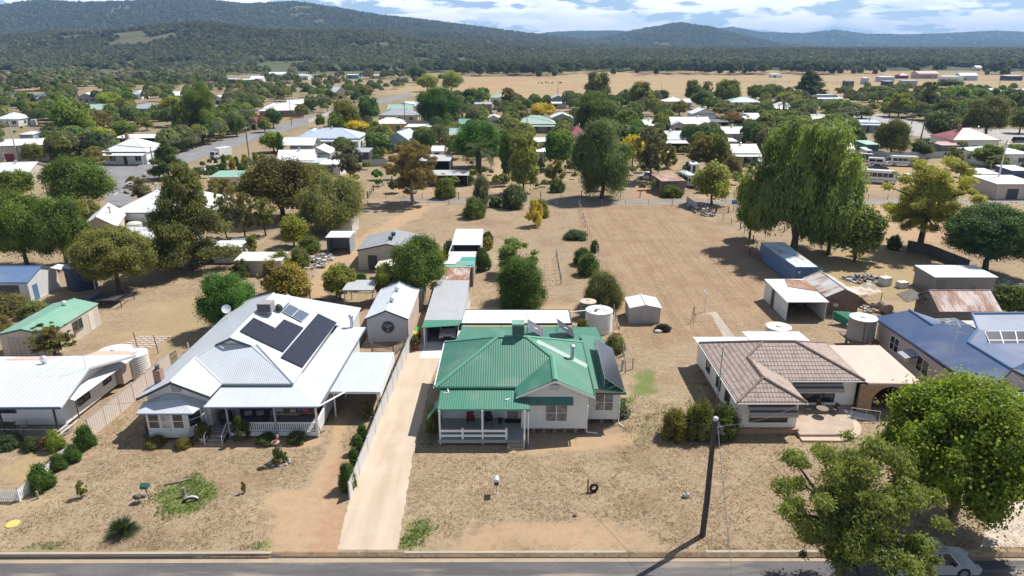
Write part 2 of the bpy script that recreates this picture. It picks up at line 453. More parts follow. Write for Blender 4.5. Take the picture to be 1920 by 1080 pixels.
P_(green, [(500, 245), (560, 232), (570, 240), (520, 252)], 4, .8); P_(green, [(205, 222), (265, 210), (270, 222), (220, 226)], 4, .5)
# back tracks: left of the grey shed and through the yards
L_(bare, [(560, 560), (600, 530), (640, 490), (680, 455), (740, 420), (800, 385)], 2.2, 1.6, .9); L_(bare, [(800, 385), (815, 375)], 3., 1., .8)
L_(bare, [(590, 600), (600, 560), (640, 500)], 1.3, 1.2, .7)
L_(bare, [(940, 360), (930, 330), (950, 300)], 2.2, 1.2, .8); L_(bare, [(1330, 370), (1370, 340), (1420, 325)], 3, 1.5, .9); L_(bare, [(1270, 300), (1255, 330), (1230, 350)], 2, 1.5, .6)
P_(bare, [(1580, 360), (1600, 325), (1650, 300), (1830, 310), (1830, 350)], 3, .8)
P_(bare, [(700, 370), (720, 345), (860, 340), (900, 370)], 2, .5); P_(red, [(1165, 372), (1185, 345), (1250, 335), (1280, 372)], 2, .8)
P_(bare, [(1560, 385), (1920, 378), (1920, 470), (1560, 440)], 3, .8); P_(red, [(1600, 440), (1750, 385), (1920, 385), (1800, 480)], 4, .5)
P_(red, [(690, 640), (650, 600), (640, 570), (700, 560), (720, 600)], 1, .8)
P_(straw, [(1490, 480), (1600, 470), (1720, 500), (1700, 560), (1580, 545)], 1.5, 1.)
L_(bare, [(1560, 520), (1600, 560), (1700, 555)], .6, 1., .5)
P_(straw, [(160, 640), (300, 560), (430, 530), (400, 640), (330, 700)], 3, .5); P_(straw, [(560, 640), (600, 600), (680, 640)], 1.5, .4); P_(straw, [(0, 880), (90, 850), (45, 915)], 1., .9)
P_(bare, [(870, 640), (880, 575), (1080, 570), (1100, 580), (1000, 640)], 1, .8)
# paddock with mowing lines
P_(dark, [(1108, 605), (1085, 385), (1290, 385), (1420, 480), (1440, 600), (1310, 640), (1200, 650)], 1.2, 1.)
# the wide country: race course, red earth, bush floor
P_(straw, [(700, 175), (760, 155), (880, 142), (1200, 130), (1920, 140), (1920, 190), (1300, 190), (1000, 195)], 12, 1.)
P_(straw, [(840, 160), (900, 150), (1100, 155), (1300, 165), (1500, 160), (1480, 180), (1000, 182)], 8, 1.)
L_(red, [(1050, 170), (1100, 158), (1250, 150), (1500, 152), (1750, 150)], 11, 12, 1.); L_(red, [(1060, 172), (1180, 178), (1300, 176)], 5, 7, .9)
L_(red, [(900, 163), (960, 150), (1150, 143), (1500, 140), (1850, 143)], 18, 22, .9); L_(bare, [(890, 172), (940, 158), (1100, 150), (1400, 147)], 7, 9, .8)
P_(red, [(680, 112), (700, 105), (880, 112), (900, 118), (760, 120)], 40, .6); P_(red, [(1380, 140), (1920, 118), (1920, 126), (1500, 146)], 20, .45)
P_(bare, [(140, 150), (260, 130), (290, 150), (160, 170)], 20, .6); P_(bare, [(0, 165), (90, 155), (160, 165), (40, 172)], 10, .7); P_(bare, [(300, 145), (420, 130), (440, 140), (330, 152)], 12, .4)
bush = np.clip((dist-150)/120, 0, 1)*(.35+.65*np.clip((fbm(X/25., Y/40., 91, 3)-.3)*4, 0, 1))*(1-np.clip(straw, 0, 1))*(1-.75*np.clip(bare+red, 0, 1))
P_(bare, [(380, 235), (420, 245), (410, 265), (380, 260)], 4, .7)
P_(bare, [(900, 222), (935, 205), (980, 208), (940, 222)], 4, .9)
v = np.stack([X, Y, Z], -1).reshape(-1, 3)
i = np.arange(nx*ny).reshape(ny, nx); q = np.stack([i[:-1, :-1], i[:-1, 1:], i[1:, 1:], i[1:, :-1]], -1).reshape(-1, 4)
def npmesh(name, v, q, mat, attrs=(), smooth=False):
    me = bpy.data.meshes.new(name); k = q.shape[1]
    me.vertices.add(len(v)); me.vertices.foreach_set('co', v.astype(np.float32).ravel())
    me.loops.add(q.size); me.loops.foreach_set('vertex_index', q.astype(np.int32).ravel())
    me.polygons.add(len(q)); me.polygons.foreach_set('loop_start', np.arange(0, q.size, k, dtype=np.int32)); me.polygons.foreach_set('loop_total', np.full(len(q), k, np.int32))
    if smooth: me.polygons.foreach_set('use_smooth', np.ones(len(q), bool))
    for n, typ, a in attrs:
        at = me.attributes.new(n, typ, 'POINT'); at.data.foreach_set('color' if typ == 'FLOAT_COLOR' else 'value', a.astype(np.float32).ravel())
    me.update(); me.validate(); me.materials.append(mat); return me
def ground_mat():
    t = NT('ground'); p = wpos(t)
    n0 = t.noise(p, .055, 5, .6); n1 = t.noise(p, .28, 6, .62); n2 = t.noise(p, 1.5, 6, .7); n3 = t.noise(p, 6.5, 5, .75); n4 = t.noise(scl(t, p, 1.6, .5), 2.2, 4, .65)
    n5 = t.noise(p, 3.2, 6, .8); n6 = t.noise(p, 12., 3, .8)
    grass = t.mix(t.ramp(n1, .32, .68), (.28, .205, .135), (.355, .27, .182))
    grass = t.mix(t.ramp(n0, .4, .66, 0, .6), grass, (.30, .21, .135))
    grass = t.mix(t.ramp(n2, .42, .70, 0, .75), grass, (.43, .34, .235))
    n7 = t.noise(p, .16, 4, .6, .5); grass = t.mix(t.ramp(n7, .54, .66, 0, .55), grass, (.44, .34, .22)); grass = t.mix(t.ramp(n7, .34, .46, .55, 0), grass, (.24, .165, .10))
    olive = t.math('MULTIPLY', t.ramp(n1, .48, .72), t.ramp(n2, .35, .65)); grass = t.mix(t.math('MULTIPLY', olive, .5), grass, (.19, .16, .055))
    grass = t.mix(t.ramp(n5, .50, .63, 0, .55), grass, (.115, .08, .048))
    grass = t.mix(t.ramp(n6, .50, .64, 0, .5), grass, (.10, .07, .04))
    grass = t.mix(t.ramp(n5, .30, .44, .35, 0), grass, (.50, .40, .28))
    grass = t.mix(t.ramp(n4, .54, .72, 0, .5), grass, (.17, .12, .072))
    # straw
    st = t.mix(t.ramp(n2, .35, .65), (.42, .31, .165), (.33, .235, .125)); st = t.mix(t.ramp(n3, .5, .72, 0, .45), st, (.2, .15, .08))
    st = t.mix(t.math('MULTIPLY', t.ramp(n0, .45, .6), .55), st, (.27, .235, .12))
    def m(name, lo=.3, hi=.62, k=.5):
        a = t.attr(name); return t.ramp(t.math('ADD', a, t.math('MULTIPLY', t.math('SUBTRACT', n2, .5), k)), lo, hi)
    col = t.mix(t.math('MULTIPLY', m('straw'), .75), grass, st)
    # paddock stubble, mown in rows
    mp_ = t.n.new('ShaderNodeMapping'); t.l(p, mp_.inputs[0]); mp_.inputs['Rotation'].default_value = (0, 0, R(-9)); mp_.inputs['Scale'].default_value = (1.15, .045, 1)
    w = t.noise(mp_.outputs[0], 1.0, 4, .6, .15); w = t.ramp(w, .46, .60)
    pd = t.mix(t.ramp(n1, .3, .7), (.285, .195, .125), (.36, .26, .168)); pd = t.mix(t.math('MULTIPLY', w, .27), pd, (.15, .095, .058)); pd = t.mix(t.ramp(n5, .48, .62, 0, .65), pd, (.12, .075, .045)); pd = t.mix(t.ramp(n2, .5, .72, 0, .55), pd, (.38, .275, .175))
    col = t.mix(t.math('MULTIPLY', m('dark', .25, .6), .9), col, pd)
    dirt = t.mix(t.ramp(n2, .35, .7), (.43, .305, .19), (.36, .24, .145)); dirt = t.mix(t.ramp(n3, .55, .75, 0, .4), dirt, (.26, .17, .1))
    col = t.mix(t.math('MULTIPLY', m('bare', .3, .68, .95), .85), col, dirt)
    rd = t.mix(t.ramp(n2, .3, .7), (.40, .255, .16), (.33, .195, .12)); rd = t.mix(t.ramp(n3, .56, .72, 0, .5), rd, (.2, .12, .08))
    col = t.mix(t.math('MULTIPLY', m('red', .3, .75, .9), .7), col, rd)
    gr = t.mix(t.ramp(n3, .35, .65), (.085, .14, .03), (.15, .185, .055)); gr = t.mix(t.ramp(n2, .5, .72, 0, .6), gr, (.27, .22, .09))
    col = t.mix(t.math('MULTIPLY', m('green', .3, .85, 1.1), .85), col, gr)
    bs = t.mix(t.ramp(n1, .35, .65), (.27, .215, .13), (.165, .16, .08))
    col = t.mix(t.math('MULTIPLY', t.attr('bush'), .8), col, bs)
    t.bsdf(col, .95, 0, t.math('ADD', n3, t.math('MULTIPLY', n2, .6)), .5, .06, spec=.15); return t.m
gm_ = npmesh('ground', v, q, ground_mat(), [(n, 'FLOAT', a) for n, a in (('bare', bare), ('green', green), ('red', red), ('dark', dark), ('straw', straw), ('bush', bush))], True)
tag(link('ground', gm_), kind='structure')
def ground_at(L, x, y):
    a = np.clip(np.searchsorted(xs, x), 0, nx-1); b = np.clip(np.searchsorted(ys, y), 0, ny-1); return L[b, a]

# ---------------------------------------------------------------- street, kerb, driveways, lane
def asphalt(c=(.10, .096, .10), dust=(.30, .25, .20)):
    t = NT('asphalt'); p = wpos(t); a = t.noise(scl(t, p, .25, 1), .7, 5, .65); b = t.noise(p, 14, 4, .8); e = t.noise(scl(t, p, .12, .9), 1.3, 4)
    col = t.mix(t.ramp(a, .35, .7), c, (c[0]*1.55, c[1]*1.5, c[2]*1.45)); col = t.mix(t.ramp(b, .4, .7, 0, .5), col, (c[0]*.45, c[1]*.45, c[2]*.45))
    col = t.mix(t.ramp(e, .49, .70, 0, .8), col, dust)
    t.bsdf(col, .85, 0, b, .3, .02, spec=.3); return t.m
ASPH = asphalt(); CONC = mineral((.42, .36, .29), (.34, .29, .235), .5, 9, .4); GUT = mineral((.40, .315, .225), (.32, .245, .18), .6, 8, .4)
ky = lambda x: KY+.004*x
setting('road', flat([(-260, 20), (260, 20), (260, ky(260)-.45), (-260, ky(-260)-.45)], -.31), ASPH)
setting('gutter', flat([(-260, ky(-260)-.46), (260, ky(260)-.46), (260, ky(260)+.02), (-260, ky(-260)+.02)], -.30), GUT)
segs = [(-260, G(508, 1036).x), (G(758, 1036).x, G(1172, 1036).x), (G(1325, 1036).x, G(1835, 1030).x)]
kb = MB()
for a, b in segs:
    kb.slab([(a, ky(a), .012), (b, ky(b), .012), (b, ky(b)+.2, .012), (a, ky(a)+.2, .012)], .07)
    kb.slab([(a, ky(a)+.07, -.059), (b, ky(b)+.07, -.059), (b, ky(b)+.19, -.059), (a, ky(a)+.19, -.059)], .4)  # face set back under an overhanging lip, a shape added to shade it
    for e, s in ((a, -1), (b, 1)):   # tapered ends
        if abs(e) > 200: continue
        kb.slab([(e, ky(e)+.05, .01), (e+s*.7, ky(e)+.05, -.27), (e+s*.7, ky(e)+.2, -.2), (e, ky(e)+.2, .01)], .3)
setting('kerb', kb, CONC)
lb = MB()
for a, b in ((508, 758), (1172, 1325), (1835, 2100)):
    a, b = G(a, 1036).x+.02, G(b, 1036).x-.02
    lb.slab([(a, ky(a)-.02, -.28), (b, ky(b)-.02, -.28), (b, ky(b)+.62, .006), (a, ky(a)+.62, .006)], .1)
setting('kerb_crossing', lb, CONC)
def gravel():
    t = NT('gravel'); p = wpos(t); a = t.noise(scl(t, p, 1, .15), .9, 5); b = t.noise(p, 10, 4, .8); c = t.noise(p, .4, 4)
    col = t.mix(t.ramp(a, .35, .7), (.52, .425, .335), (.44, .35, .265)); col = t.mix(t.ramp(c, .45, .7, 0, .4), col, (.56, .48, .39)); col = t.mix(t.ramp(b, .5, .75, 0, .35), col, (.3, .23, .17))
    t.bsdf(col, .95, 0, b, .3, .02, spec=.1); return t.m
dv = px((634, 1031), (655, 937), (690, 838), (722, 757), (750, 697), (776, 641), (840, 641), (822, 680), (803, 730), (790, 790), (777, 840), (766, 900), (757, 960), (745, 1031))
dd = []
for k in range(len(dv)):
    a, b = dv[k], dv[(k+1) % len(dv)]; n = max(1, int((b-a).length/.3))
    for j in range(n):
        c = a.lerp(b, j/n); jit = .16 if c.y < 60 and c.x > (-11.4+.03*(c.y-40)) else 0
        dd.append((c.x+rnd.uniform(-jit, jit)*.45, c.y, 0))
setting('gravel_driveway', flat(dd, .008), gravel())
setting('concrete_slab', flat(px((786, 672), (826, 672), (838, 641), (797, 641)), .016), mineral((.66, .64, .62), (.56, .54, .51), .5, 8, .2))
setting('carport_floor', flat([(-10, 67.6), (-5.2, 67.9), (-5.2, 81), (-10, 81)], .012), mineral((.42, .42, .42), (.34, .33, .32), .5, 8, .3))
setting('right_driveway', flat(px((1838, 1026), (1850, 985), (1905, 940), (1990, 930), (2050, 1026)), .012), mineral((.55, .47, .39), (.46, .38, .30), .5, 9, .3))
pth = px((1320, 588), (1343, 584), (1380, 635), (1360, 638), (1334, 591)); setting('garden_path', flat(pth, .012), CONC)
LANE = asphalt((.21, .195, .185), (.33, .26, .19))
setting('lane', flat([(-24, 139.2), (30, 137.6), (120, 138.0), (120, 142.2), (30, 142.6), (-24, 143.4)], .012), LANE)
RD = asphalt((.19, .19, .205), (.26, .24, .22))
main = px((190, 420), (238, 402), (243, 380), (262, 352), (300, 330), (345, 308), (440, 275), (560, 238), (640, 214), (705, 196), (775, 179), (768, 174), (700, 188), (620, 206), (545, 228), (480, 247), (430, 258), (380, 274), (330, 290), (275, 303), (150, 305), (60, 307), (60, 322), (196, 326), (203, 345), (200, 372))
setting('main_road', flat(main, .012), RD)
setting('east_road', flat(px((1585, 209), (1660, 215), (1740, 232), (1800, 240), (1960, 244), (1960, 272), (1870, 268), (1800, 264), (1700, 253), (1620, 250), (1620, 240), (1690, 238), (1650, 228), (1585, 222)), .012), asphalt((.30, .295, .29), (.4, .36, .3)))
lm = MB()
for a, b in zip(px((214, 366), (238, 345), (270, 326), (310, 307), (355, 291), (410, 274), (465, 259)), px((222, 360), (246, 339), (278, 322), (322, 303), (368, 287), (422, 270.5), (478, 255))):
    d = (b-a).normalized(); s = Vector((-d.y, d.x, 0))*.09; lm.poly([a-s, b-s, b+s, a+s])
for k in range(len(lm.v)): lm.v[k] = (lm.v[k][0], lm.v[k][1], .018)
setting('road_markings', lm, paint((.75, .75, .72), .7, .25))
mp = MB()   # tan tracks in the race course
# ---------------------------------------------------------------- hills
RIDGES = [  # (front width, back width, D, crest in (azimuth pixel, pixel height))
    (1150, 1500, 3900, [(-900, 70), (-400, 52), (-150, 36), (0, 17), (100, 5), (160, 10), (260, 8), (330, 3), (400, 5), (470, 13), (560, 8), (640, 20), (700, 31), (800, 42), (900, 55), (1000, 68), (1080, 76), (1200, 92), (3000, 95)]),
    (1000, 1300, 4600, [(900, 96), (1040, 88), (1130, 73), (1200, 58), (1270, 46), (1330, 55), (1390, 70), (1450, 83), (1540, 93), (3000, 95)]),
    (1500, 1500, 7200, [(-900, 95), (880, 90), (980, 70), (1030, 63), (1080, 61), (1150, 60), (1250, 66), (1350, 80), (1500, 93), (3000, 95)]),
    (1700, 1800, 8000, [(-900, 96), (1180, 92), (1290, 66), (1340, 56), (1370, 53), (1420, 62), (1500, 65), (1560, 58), (1620, 66), (1700, 67), (1780, 64), (1860, 60), (1920, 63), (2100, 58), (2600, 64), (3000, 70)]),
    (420, 700, 1750, [(-900, 85), (-300, 78), (0, 72), (120, 64), (230, 60), (300, 52), (370, 46), (430, 50), (500, 60), (580, 64), (640, 60), (720, 68), (800, 79), (900, 89), (1050, 97), (3000, 99)]),
    (700, 900, 2700, [(-900, 75), (0, 66), (300, 62), (600, 56), (700, 55), (800, 62), (900, 70), (1000, 80), (1100, 86), (1300, 91), (1500, 93), (3000, 95)]),
    (900, 900, 6200, [(-900, 96), (1650, 93), (1750, 84), (1830, 76), (1920, 82), (2100, 80), (3000, 94)]),
]
def hill_h(x, y):
    az = 960+1280*x/(y*CP+8); h = np.zeros(x.shape)
    sp = fbm(x/420.+5, y/1500., 11, 3)-.45; sp2 = fbm(x/140.+2, y/320., 17, 3)-.45
    for wf, wb, D, C in RIDGES:
        z = np.interp(az, [c[0] for c in C], [max(0., zat(D, c[1])) for c in C])
        t = (y-D)/np.where(y < D, wf, wb); pr = np.exp(-t*t)
        h = np.maximum(h, z*np.clip(pr*(1+(1-pr)*(1.1*sp+.5*sp2)), 0, 1.02))
    return h
az = np.concatenate([np.arange(-800, -80, 40), np.arange(-80, 2000, 9), np.arange(2000, 2800, 40)]); yy = np.array(geo(760, 12500, 16, 1.022))
AZ, YY = np.meshgrid(az, yy); XX = (AZ-960)/1280.*(YY*CP+8); HH = hill_h(XX, YY)
hv = np.stack([XX, YY, HH*1.0-1.2], -1).reshape(-1, 3); hn = len(az); i = np.arange(len(yy)*hn).reshape(len(yy), hn)
hq = np.stack([i[:-1, :-1], i[:-1, 1:], i[1:, 1:], i[1:, :-1]], -1).reshape(-1, 4)
def hill_mat():
    t = NT('bush_floor'); p = wpos(t); a = t.noise(p, .012, 5, .6); b = t.noise(p, .12, 4, .7)
    col = t.mix(t.ramp(a, .35, .65), (.10, .115, .068), (.14, .135, .085)); col = t.mix(t.ramp(b, .5, .7, 0, .7), col, (.08, .09, .055))
    t.bsdf(col, 1., spec=.0); return t.m
tag(link('hills', npmesh('hills', hv, hq, hill_mat(), (), True)), kind='structure')
# ---------------------------------------------------------------- foliage
LEAF = leaves()
def unit(n, g): d = g.normal(size=(n, 3)); return d/np.linalg.norm(d, axis=1)[:, None]
def leafmesh(name, lobes, n, size, g, aspect=1.7, droop=0., shell=.3, rnd_n=.65, curtain=0.):
    L = np.array(lobes, float); wgt = (L[:, 3]*L[:, 5]+L[:, 3]*L[:, 4]); wgt /= wgt.sum()
    k = g.choice(len(L), n, p=wgt); d = unit(n, g)
    r = 1-np.abs(g.normal(size=n))*shell; out = g.uniform(size=n) < .22; r = np.where(out, 1+np.abs(g.normal(size=n))*.28, r); r = np.clip(r, .08, 1.7)
    P = L[k, :3]+d*L[k, 3:6]*r[:, None]
    if curtain: P[:, 2] -= np.abs(g.normal(size=n))*curtain*np.clip(np.hypot(P[:, 0], P[:, 1])*2, .2, 1)
    N = d/np.maximum(L[k, 3:6], 1e-3); N /= np.linalg.norm(N, axis=1)[:, None]; N = N+unit(n, g)*rnd_n; N /= np.linalg.norm(N, axis=1)[:, None]
    A = unit(n, g); A[:, 2] -= droop; A -= N*(A*N).sum(1)[:, None]; A /= np.linalg.norm(A, axis=1)[:, None]; B = np.cross(N, A)
    s = size*g.uniform(.6, 1.35, n)[:, None]; a = A*s*aspect**.5*.75; b = B*s/aspect**.5*.75
    fold = N*s*.18
    V = np.stack([P-a, P+b-fold, P+a, P-b-fold], 1).reshape(-1, 3)
    V[:, 2] = np.maximum(V[:, 2], .004)
    lobt = g.uniform(0, 1, len(L)); tint = np.clip(.3*g.uniform(0, 1, n)+.7*lobt[k], 0, 1)
    return npmesh(name, V, np.arange(n*4).reshape(n, 4), LEAF, [('tint', 'FLOAT', np.repeat(tint, 4))])
def crown_lobes(kind, g):
    L = []
    if kind in ('round', 'maple'):
        for d in unit(130 if kind == 'maple' else 56, g):
            z = .56+d[2]*.31; rr = g.uniform(.05, .16); e = g.uniform(.76, 1.16)
            if kind == 'maple': rr = g.uniform(.045, .105); e = g.uniform(.74, 1.26)
            if d[2] < -.75: continue
            L.append((d[0]*.36*e, d[1]*.36*e, z, rr, rr, rr*g.uniform(.75, 1)))
        L.append((0, 0, .55, .33, .33, .27))
    elif kind == 'gum':
        for i in range(105):
            a, q = g.uniform(0, 6.28), .45*g.uniform(.02, 1)**.6; z = g.uniform(.26, .95); q *= math.sqrt(max(.1, 1-((z-.6)/.42)**2))*1.1
            rr = g.uniform(.025, .075); L.append((math.cos(a)*q, math.sin(a)*q, z, rr, rr, rr*g.uniform(.5, .8)))
        for c_ in ((0, 0, .62, .19), (-.17, .08, .52, .12), (.18, -.06, .56, .12), (.02, .1, .78, .11)): L.append((c_[0], c_[1], c_[2], c_[3], c_[3], c_[3]*.7))
    elif kind == 'willow':
        for d in unit(44, g):
            if d[2] < -.6: continue
            rr = g.uniform(.07, .16); e = g.uniform(.75, 1.12); L.append((d[0]*.37*e, d[1]*.37*e, .58+d[2]*.31, rr, rr, rr*1.15))
        for d in unit(10, g): L.append((d[0]*.33, d[1]*.33, .32+d[2]*.12, .14, .14, .16))
        L.append((0, 0, .5, .30, .30, .34))
    elif kind == 'pepper':
        for bx, by, bz, br in ((-.22, .05, .70, .19), (.16, -.06, .80, .18), (.30, .10, .58, .17), (-.02, .12, .62, .22), (-.33, -.05, .42, .15), (.05, -.18, .48, .2), (.33, -.1, .36, .15), (-.14, -.16, .36, .17), (.02, .2, .35, .2)):
            bx, by = bx+g.normal()*.03, by+g.normal()*.03
            for d in unit(12, g): rr = g.uniform(.03, .075); L.append((bx*1.12+d[0]*br*.9, by+d[1]*br*.9, bz+d[2]*br*.9, rr, rr, rr*1.7))
            L.append((bx*1.12, by, bz, br*.8, br*.8, br*.85))
    elif kind == 'tall':
        for i in range(52):
            z = g.uniform(.22, .93); a = g.uniform(0, 6.28); q = .33*math.sqrt(max(.05, 1-((z-.5)/.5)**2)); rr = g.uniform(.06, .15); q *= g.uniform(.8, 1.15)
            L.append((math.cos(a)*q, math.sin(a)*q, z, rr, rr, rr*.62))
        L.append((0, 0, .55, .27, .27, .35))
    elif kind == 'column':
        for i in range(9):
            z = .08+i*.095; q = .40*math.sqrt(max(.12, 1-abs((z-.38)/.62)**2.2)); L.append((g.normal()*.03, g.normal()*.03, z, q, q, .1))
    elif kind == 'pine':
        for i in range(80):
            z = g.uniform(.14, .95); a = g.uniform(0, 6.28); q = .40*(1-((z-.14)/.86)**1.7)*g.uniform(.55, 1.05)+.02; rr = (.10*(1.15-z)+.02)*g.uniform(.6, 1.2)
            L.append((math.cos(a)*q, math.sin(a)*q, z, rr*1.25, rr*1.25, .05))
        L.append((0, 0, .45, .2, .2, .3))
    elif kind == 'shrub':
        for d in unit(34, g):
            z = abs(d[2]); rr = g.uniform(.07, .18); L.append((d[0]*.34, d[1]*.34, .10+z*.68, rr, rr, rr*1.25))
        L.append((0, 0, .4, .33, .33, .40))
    elif kind == 'loose':
        for i in range(30):
            a, q, z = g.uniform(0, 6.28), g.uniform(.03, .44), g.uniform(.16, .92); rr = g.uniform(.05, .12); q *= math.sqrt(max(.1, 1-((z-.5)/.55)**2))
            L.append((math.cos(a)*q, math.sin(a)*q, z, rr, rr, rr))
    return L
KP = {'pepper': (3.4, 1.6, .5, .7, .03, .9),   # aspect, droop, shell, random normal, curtain, leaf factor
    'round': (1.6, 0, .5, .75, 0, 1), 'maple': (1.35, 0, .5, .8, 0, 1), 'gum': (2.8, .8, 1.0, 1., 0, .85), 'willow': (3.6, 2.0, .4, .6, .055, .95),
    'tall': (1.8, .3, .5, .75, 0, 1), 'column': (2.2, -1, .16, .7, 0, .85), 'pine': (2.6, .2, .7, .8, 0, .9), 'shrub': (1.7, 0, .45, .75, 0, .9), 'loose': (2.2, 0, .5, 1., 0, .8)}
LOD = {'hero': (80000, .0145), 'mid': (15000, .033), 'far': (2400, .082)}
PROTO = {}
BARK = bark((.115, .09, .07)); BARKW = bark((.42, .38, .32))
def proto(kind, lod, var):
    key = (kind, lod, var)
    if key in PROTO: return PROTO[key]
    g = np.random.default_rng(len(kind)*131+ord(kind[0])*7+var*977); L = crown_lobes(kind, g)
    n, s = LOD[lod]
    if kind == 'maple' and lod == 'hero': n, s = 130000, .0112
    if kind == 'gum' and lod == 'hero': n, s = 110000, .0125
    asp, dr, sh, rn, cu, lf = KP[kind]
    if kind in ('gum', 'loose') : n = int(n*(.85 if lod == 'hero' else .62))
    crown = leafmesh(kind+'_crown', L, n, s*lf, g, asp, dr, sh, rn, cu)
    m = MB(); n8 = 8 if lod == 'hero' else 5
    th = {'round': .3, 'maple': .3, 'gum': .34, 'willow': .3, 'pepper': .22, 'tall': .3, 'column': .5, 'pine': .5, 'shrub': .25, 'loose': .22}[kind]
    r0 = {'shrub': .022, 'column': .03, 'loose': .018}.get(kind, .03)
    top = (g.normal()*.02, g.normal()*.02, th); m.path([(0, 0, -.01), (g.normal()*.012, g.normal()*.012, th*.5), top], [r0*1.25, r0, r0*.85], n8)
    tg = sorted(L, key=lambda q: q[2])[(1 if kind == 'gum' and lod == 'hero' else 2)::(2 if kind == 'gum' and lod == 'hero' else 3)][:(46 if kind == 'gum' and lod == 'hero' else 12)] if lod != 'far' else L[:3]
    for q in tg:
        c = Vector(q[:3]); b = Vector(top)+(Vector((0, 0, .12)) if q[2] > .6 else Vector((0, 0, .0))); mid = (b*.5+c*.5)+Vector((g.normal()*.02, g.normal()*.02, .03 if kind != 'willow' else .06))
        m.path([top, mid, c], [r0*.6, r0*.38, r0*.12], 5)
    if kind in ('gum', 'round', 'maple', 'tall', 'willow', 'pine', 'pepper'): m.tube(top, (0, 0, .62), r0*.75, r0*.25, 5)
    PROTO[key] = (crown, raw(kind+'_trunk', m.v, m.f, None, True, False)); return PROTO[key]
NTREE = [0]
def put_tree(kind, base, w, h, col, label, lod, name='tree', cat='tree', group=None, barkm=None, var=None, part_level=True):
    NTREE[0] += 1; var = NTREE[0] % 2 if var is None else var
    crown, trunk = proto(kind, lod, var); rz = rnd.uniform(0, 6.28)
    cj = [c*k*rnd.uniform(1.8, 2.1) for c, k in zip(col, (1.12, 1., .85))]
    if part_level:
        T = thing(name, label, cat, base, rz, group)
        o = link('crown', crown, T); k = link('trunk' if kind not in ('shrub',) else 'stem', trunk, T)
        o.scale = k.scale = (w, w, h)
        k.data = trunk; 
        if not trunk.materials: trunk.materials.append(BARK)
        if barkm: k.material_slots[0].link = 'OBJECT'; k.material_slots[0].material = barkm
    else:
        o = T = tag(link(name, crown, None, base), label, cat, group); o.rotation_euler = (0, 0, rz); o.scale = (w, w, h)
    o.color = (*cj, 1); return T
def tree(kind, x0, x1, yt, yb, col, label, lod=None, **k):
    B = G((x0+x1)/2, yb); wpx = x1-x0; w = wpx*mpp(B.y, 2)
    if kind in ('shrub', 'column', 'loose') : B.y += w*.38
    h = max(.3, zat(B.y, yt)); q = mpp(B.y, h*.62); w = wpx*q; B.x = ((x0+x1)/2-960)*q
    if lod is None: lod = 'hero' if wpx > 105 else 'mid' if wpx > 30 else 'far'
    return put_tree(kind, B, w*.95, h, col, label, lod, **k)
# colours of foliage
cMAPLE = (.098, .165, .022); cGREEN = (.075, .13, .03); cDARK = (.04, .075, .026); cOLIVE = (.115, .13, .045); cGREY = (.105, .12, .08)
cYEL = (.34, .30, .03); cLIME = (.16, .22, .03); cBROWN = (.13, .10, .045); cPEPPER = (.10, .16, .05); cCYP = (.045, .09, .022); cMOSS = (.09, .12, .03)

def mass(name, label, P, W, H, C, nq, group=None, cat='trees', core=True):
    """many far trees as one object of stuff: each tree nq leaf clumps round a small body"""
    n = len(P); d = unit(n*nq, rng).reshape(n, nq, 3)
    d[:, :, 2] = np.abs(d[:, :, 2])*1.1-.15
    c = P[:, None, :]+np.stack([d[..., 0]*W[:, None]*.42, d[..., 1]*W[:, None]*.42, H[:, None]*(.55+d[..., 2]*.40)], -1)*1.
    N = d+unit(n*nq, rng).reshape(n, nq, 3)*.7; N /= np.linalg.norm(N, axis=2)[..., None]
    A = np.cross(N, unit(n*nq, rng).reshape(n, nq, 3)); A /= np.linalg.norm(A, axis=2)[..., None]+1e-6; B = np.cross(N, A)
    s = (W[:, None]*(.9/math.sqrt(nq)+(.08 if nq < 200 else .015))*rng.uniform(.7, 1.3, (n, nq)))[..., None]
    V = np.stack([c-A*s, c+B*s, c+A*s, c-B*s], 2).reshape(-1, 3)
    col = np.ones((n, nq, 4, 4), np.float32); col[..., :3] = (C[:, None, :]*rng.uniform(.8, 1.2, (n, nq, 1)))[:, :, None, :]
    F = np.arange(n*nq*4).reshape(-1, 4)
    me = npmesh(name, V, F, massleaf(), [('col', 'FLOAT_COLOR', col)])
    return tag(link(name, me), label, cat, group, 'stuff')
def scatter_px(n, x0, x1, y0, y1, dens=None):
    """ground points spread evenly over a stretch of country, given by its pixel bounds on the flat"""
    a = rng.uniform(x0, x1, n); b = rng.uniform(y0, y1, n)
    u, v = (a-960)/FP, (b-540)/FP; t = HC/(SP+v*CP); X_, Y_ = u*t, (CP-v*SP)*t
    return X_, Y_, a, b
# wooded hills
def hill_forest():
    n = 175000; a = rng.uniform(-150, 2070, n); lg = rng.uniform(math.log(850), math.log(9500), n); y = np.exp(lg); x = (a-960)/1280.*(y*CP+8)
    h = hill_h(x, y); k = h > 2.5; cl = fbm(x/90., y/160., 31, 3); k &= (cl > .26) & ((cl > .36) | (h > 12))
    x, y, h = x[k], y[k], h[k]; n = len(x)
    W = rng.uniform(6.5, 12, n)*np.clip(y/2400, .85, 1.9); H = rng.uniform(7, 13, n)*np.clip(y/3000, .9, 1.3)
    base = np.array([(.13, .148, .09), (.112, .132, .08), (.145, .155, .098), (.10, .122, .07), (.16, .158, .105)])
    C = base[rng.integers(0, 5, n)]*(.75+.5*fbm(x/200., y/400., 41, 3))[:, None]*1.05
    near = y < 2600
    mass('hill_forest', 'open eucalypt and cypress forest covering the near wooded slopes', np.stack([x, y, h-2.5], 1)[near], W[near], H[near], C[near], 9)
    mass('far_hill_forest', 'distant forest darkening the blue ranges behind', np.stack([x, y, h-2.5], 1)[~near], W[~near], H[~near], C[~near], 7)
hill_forest()
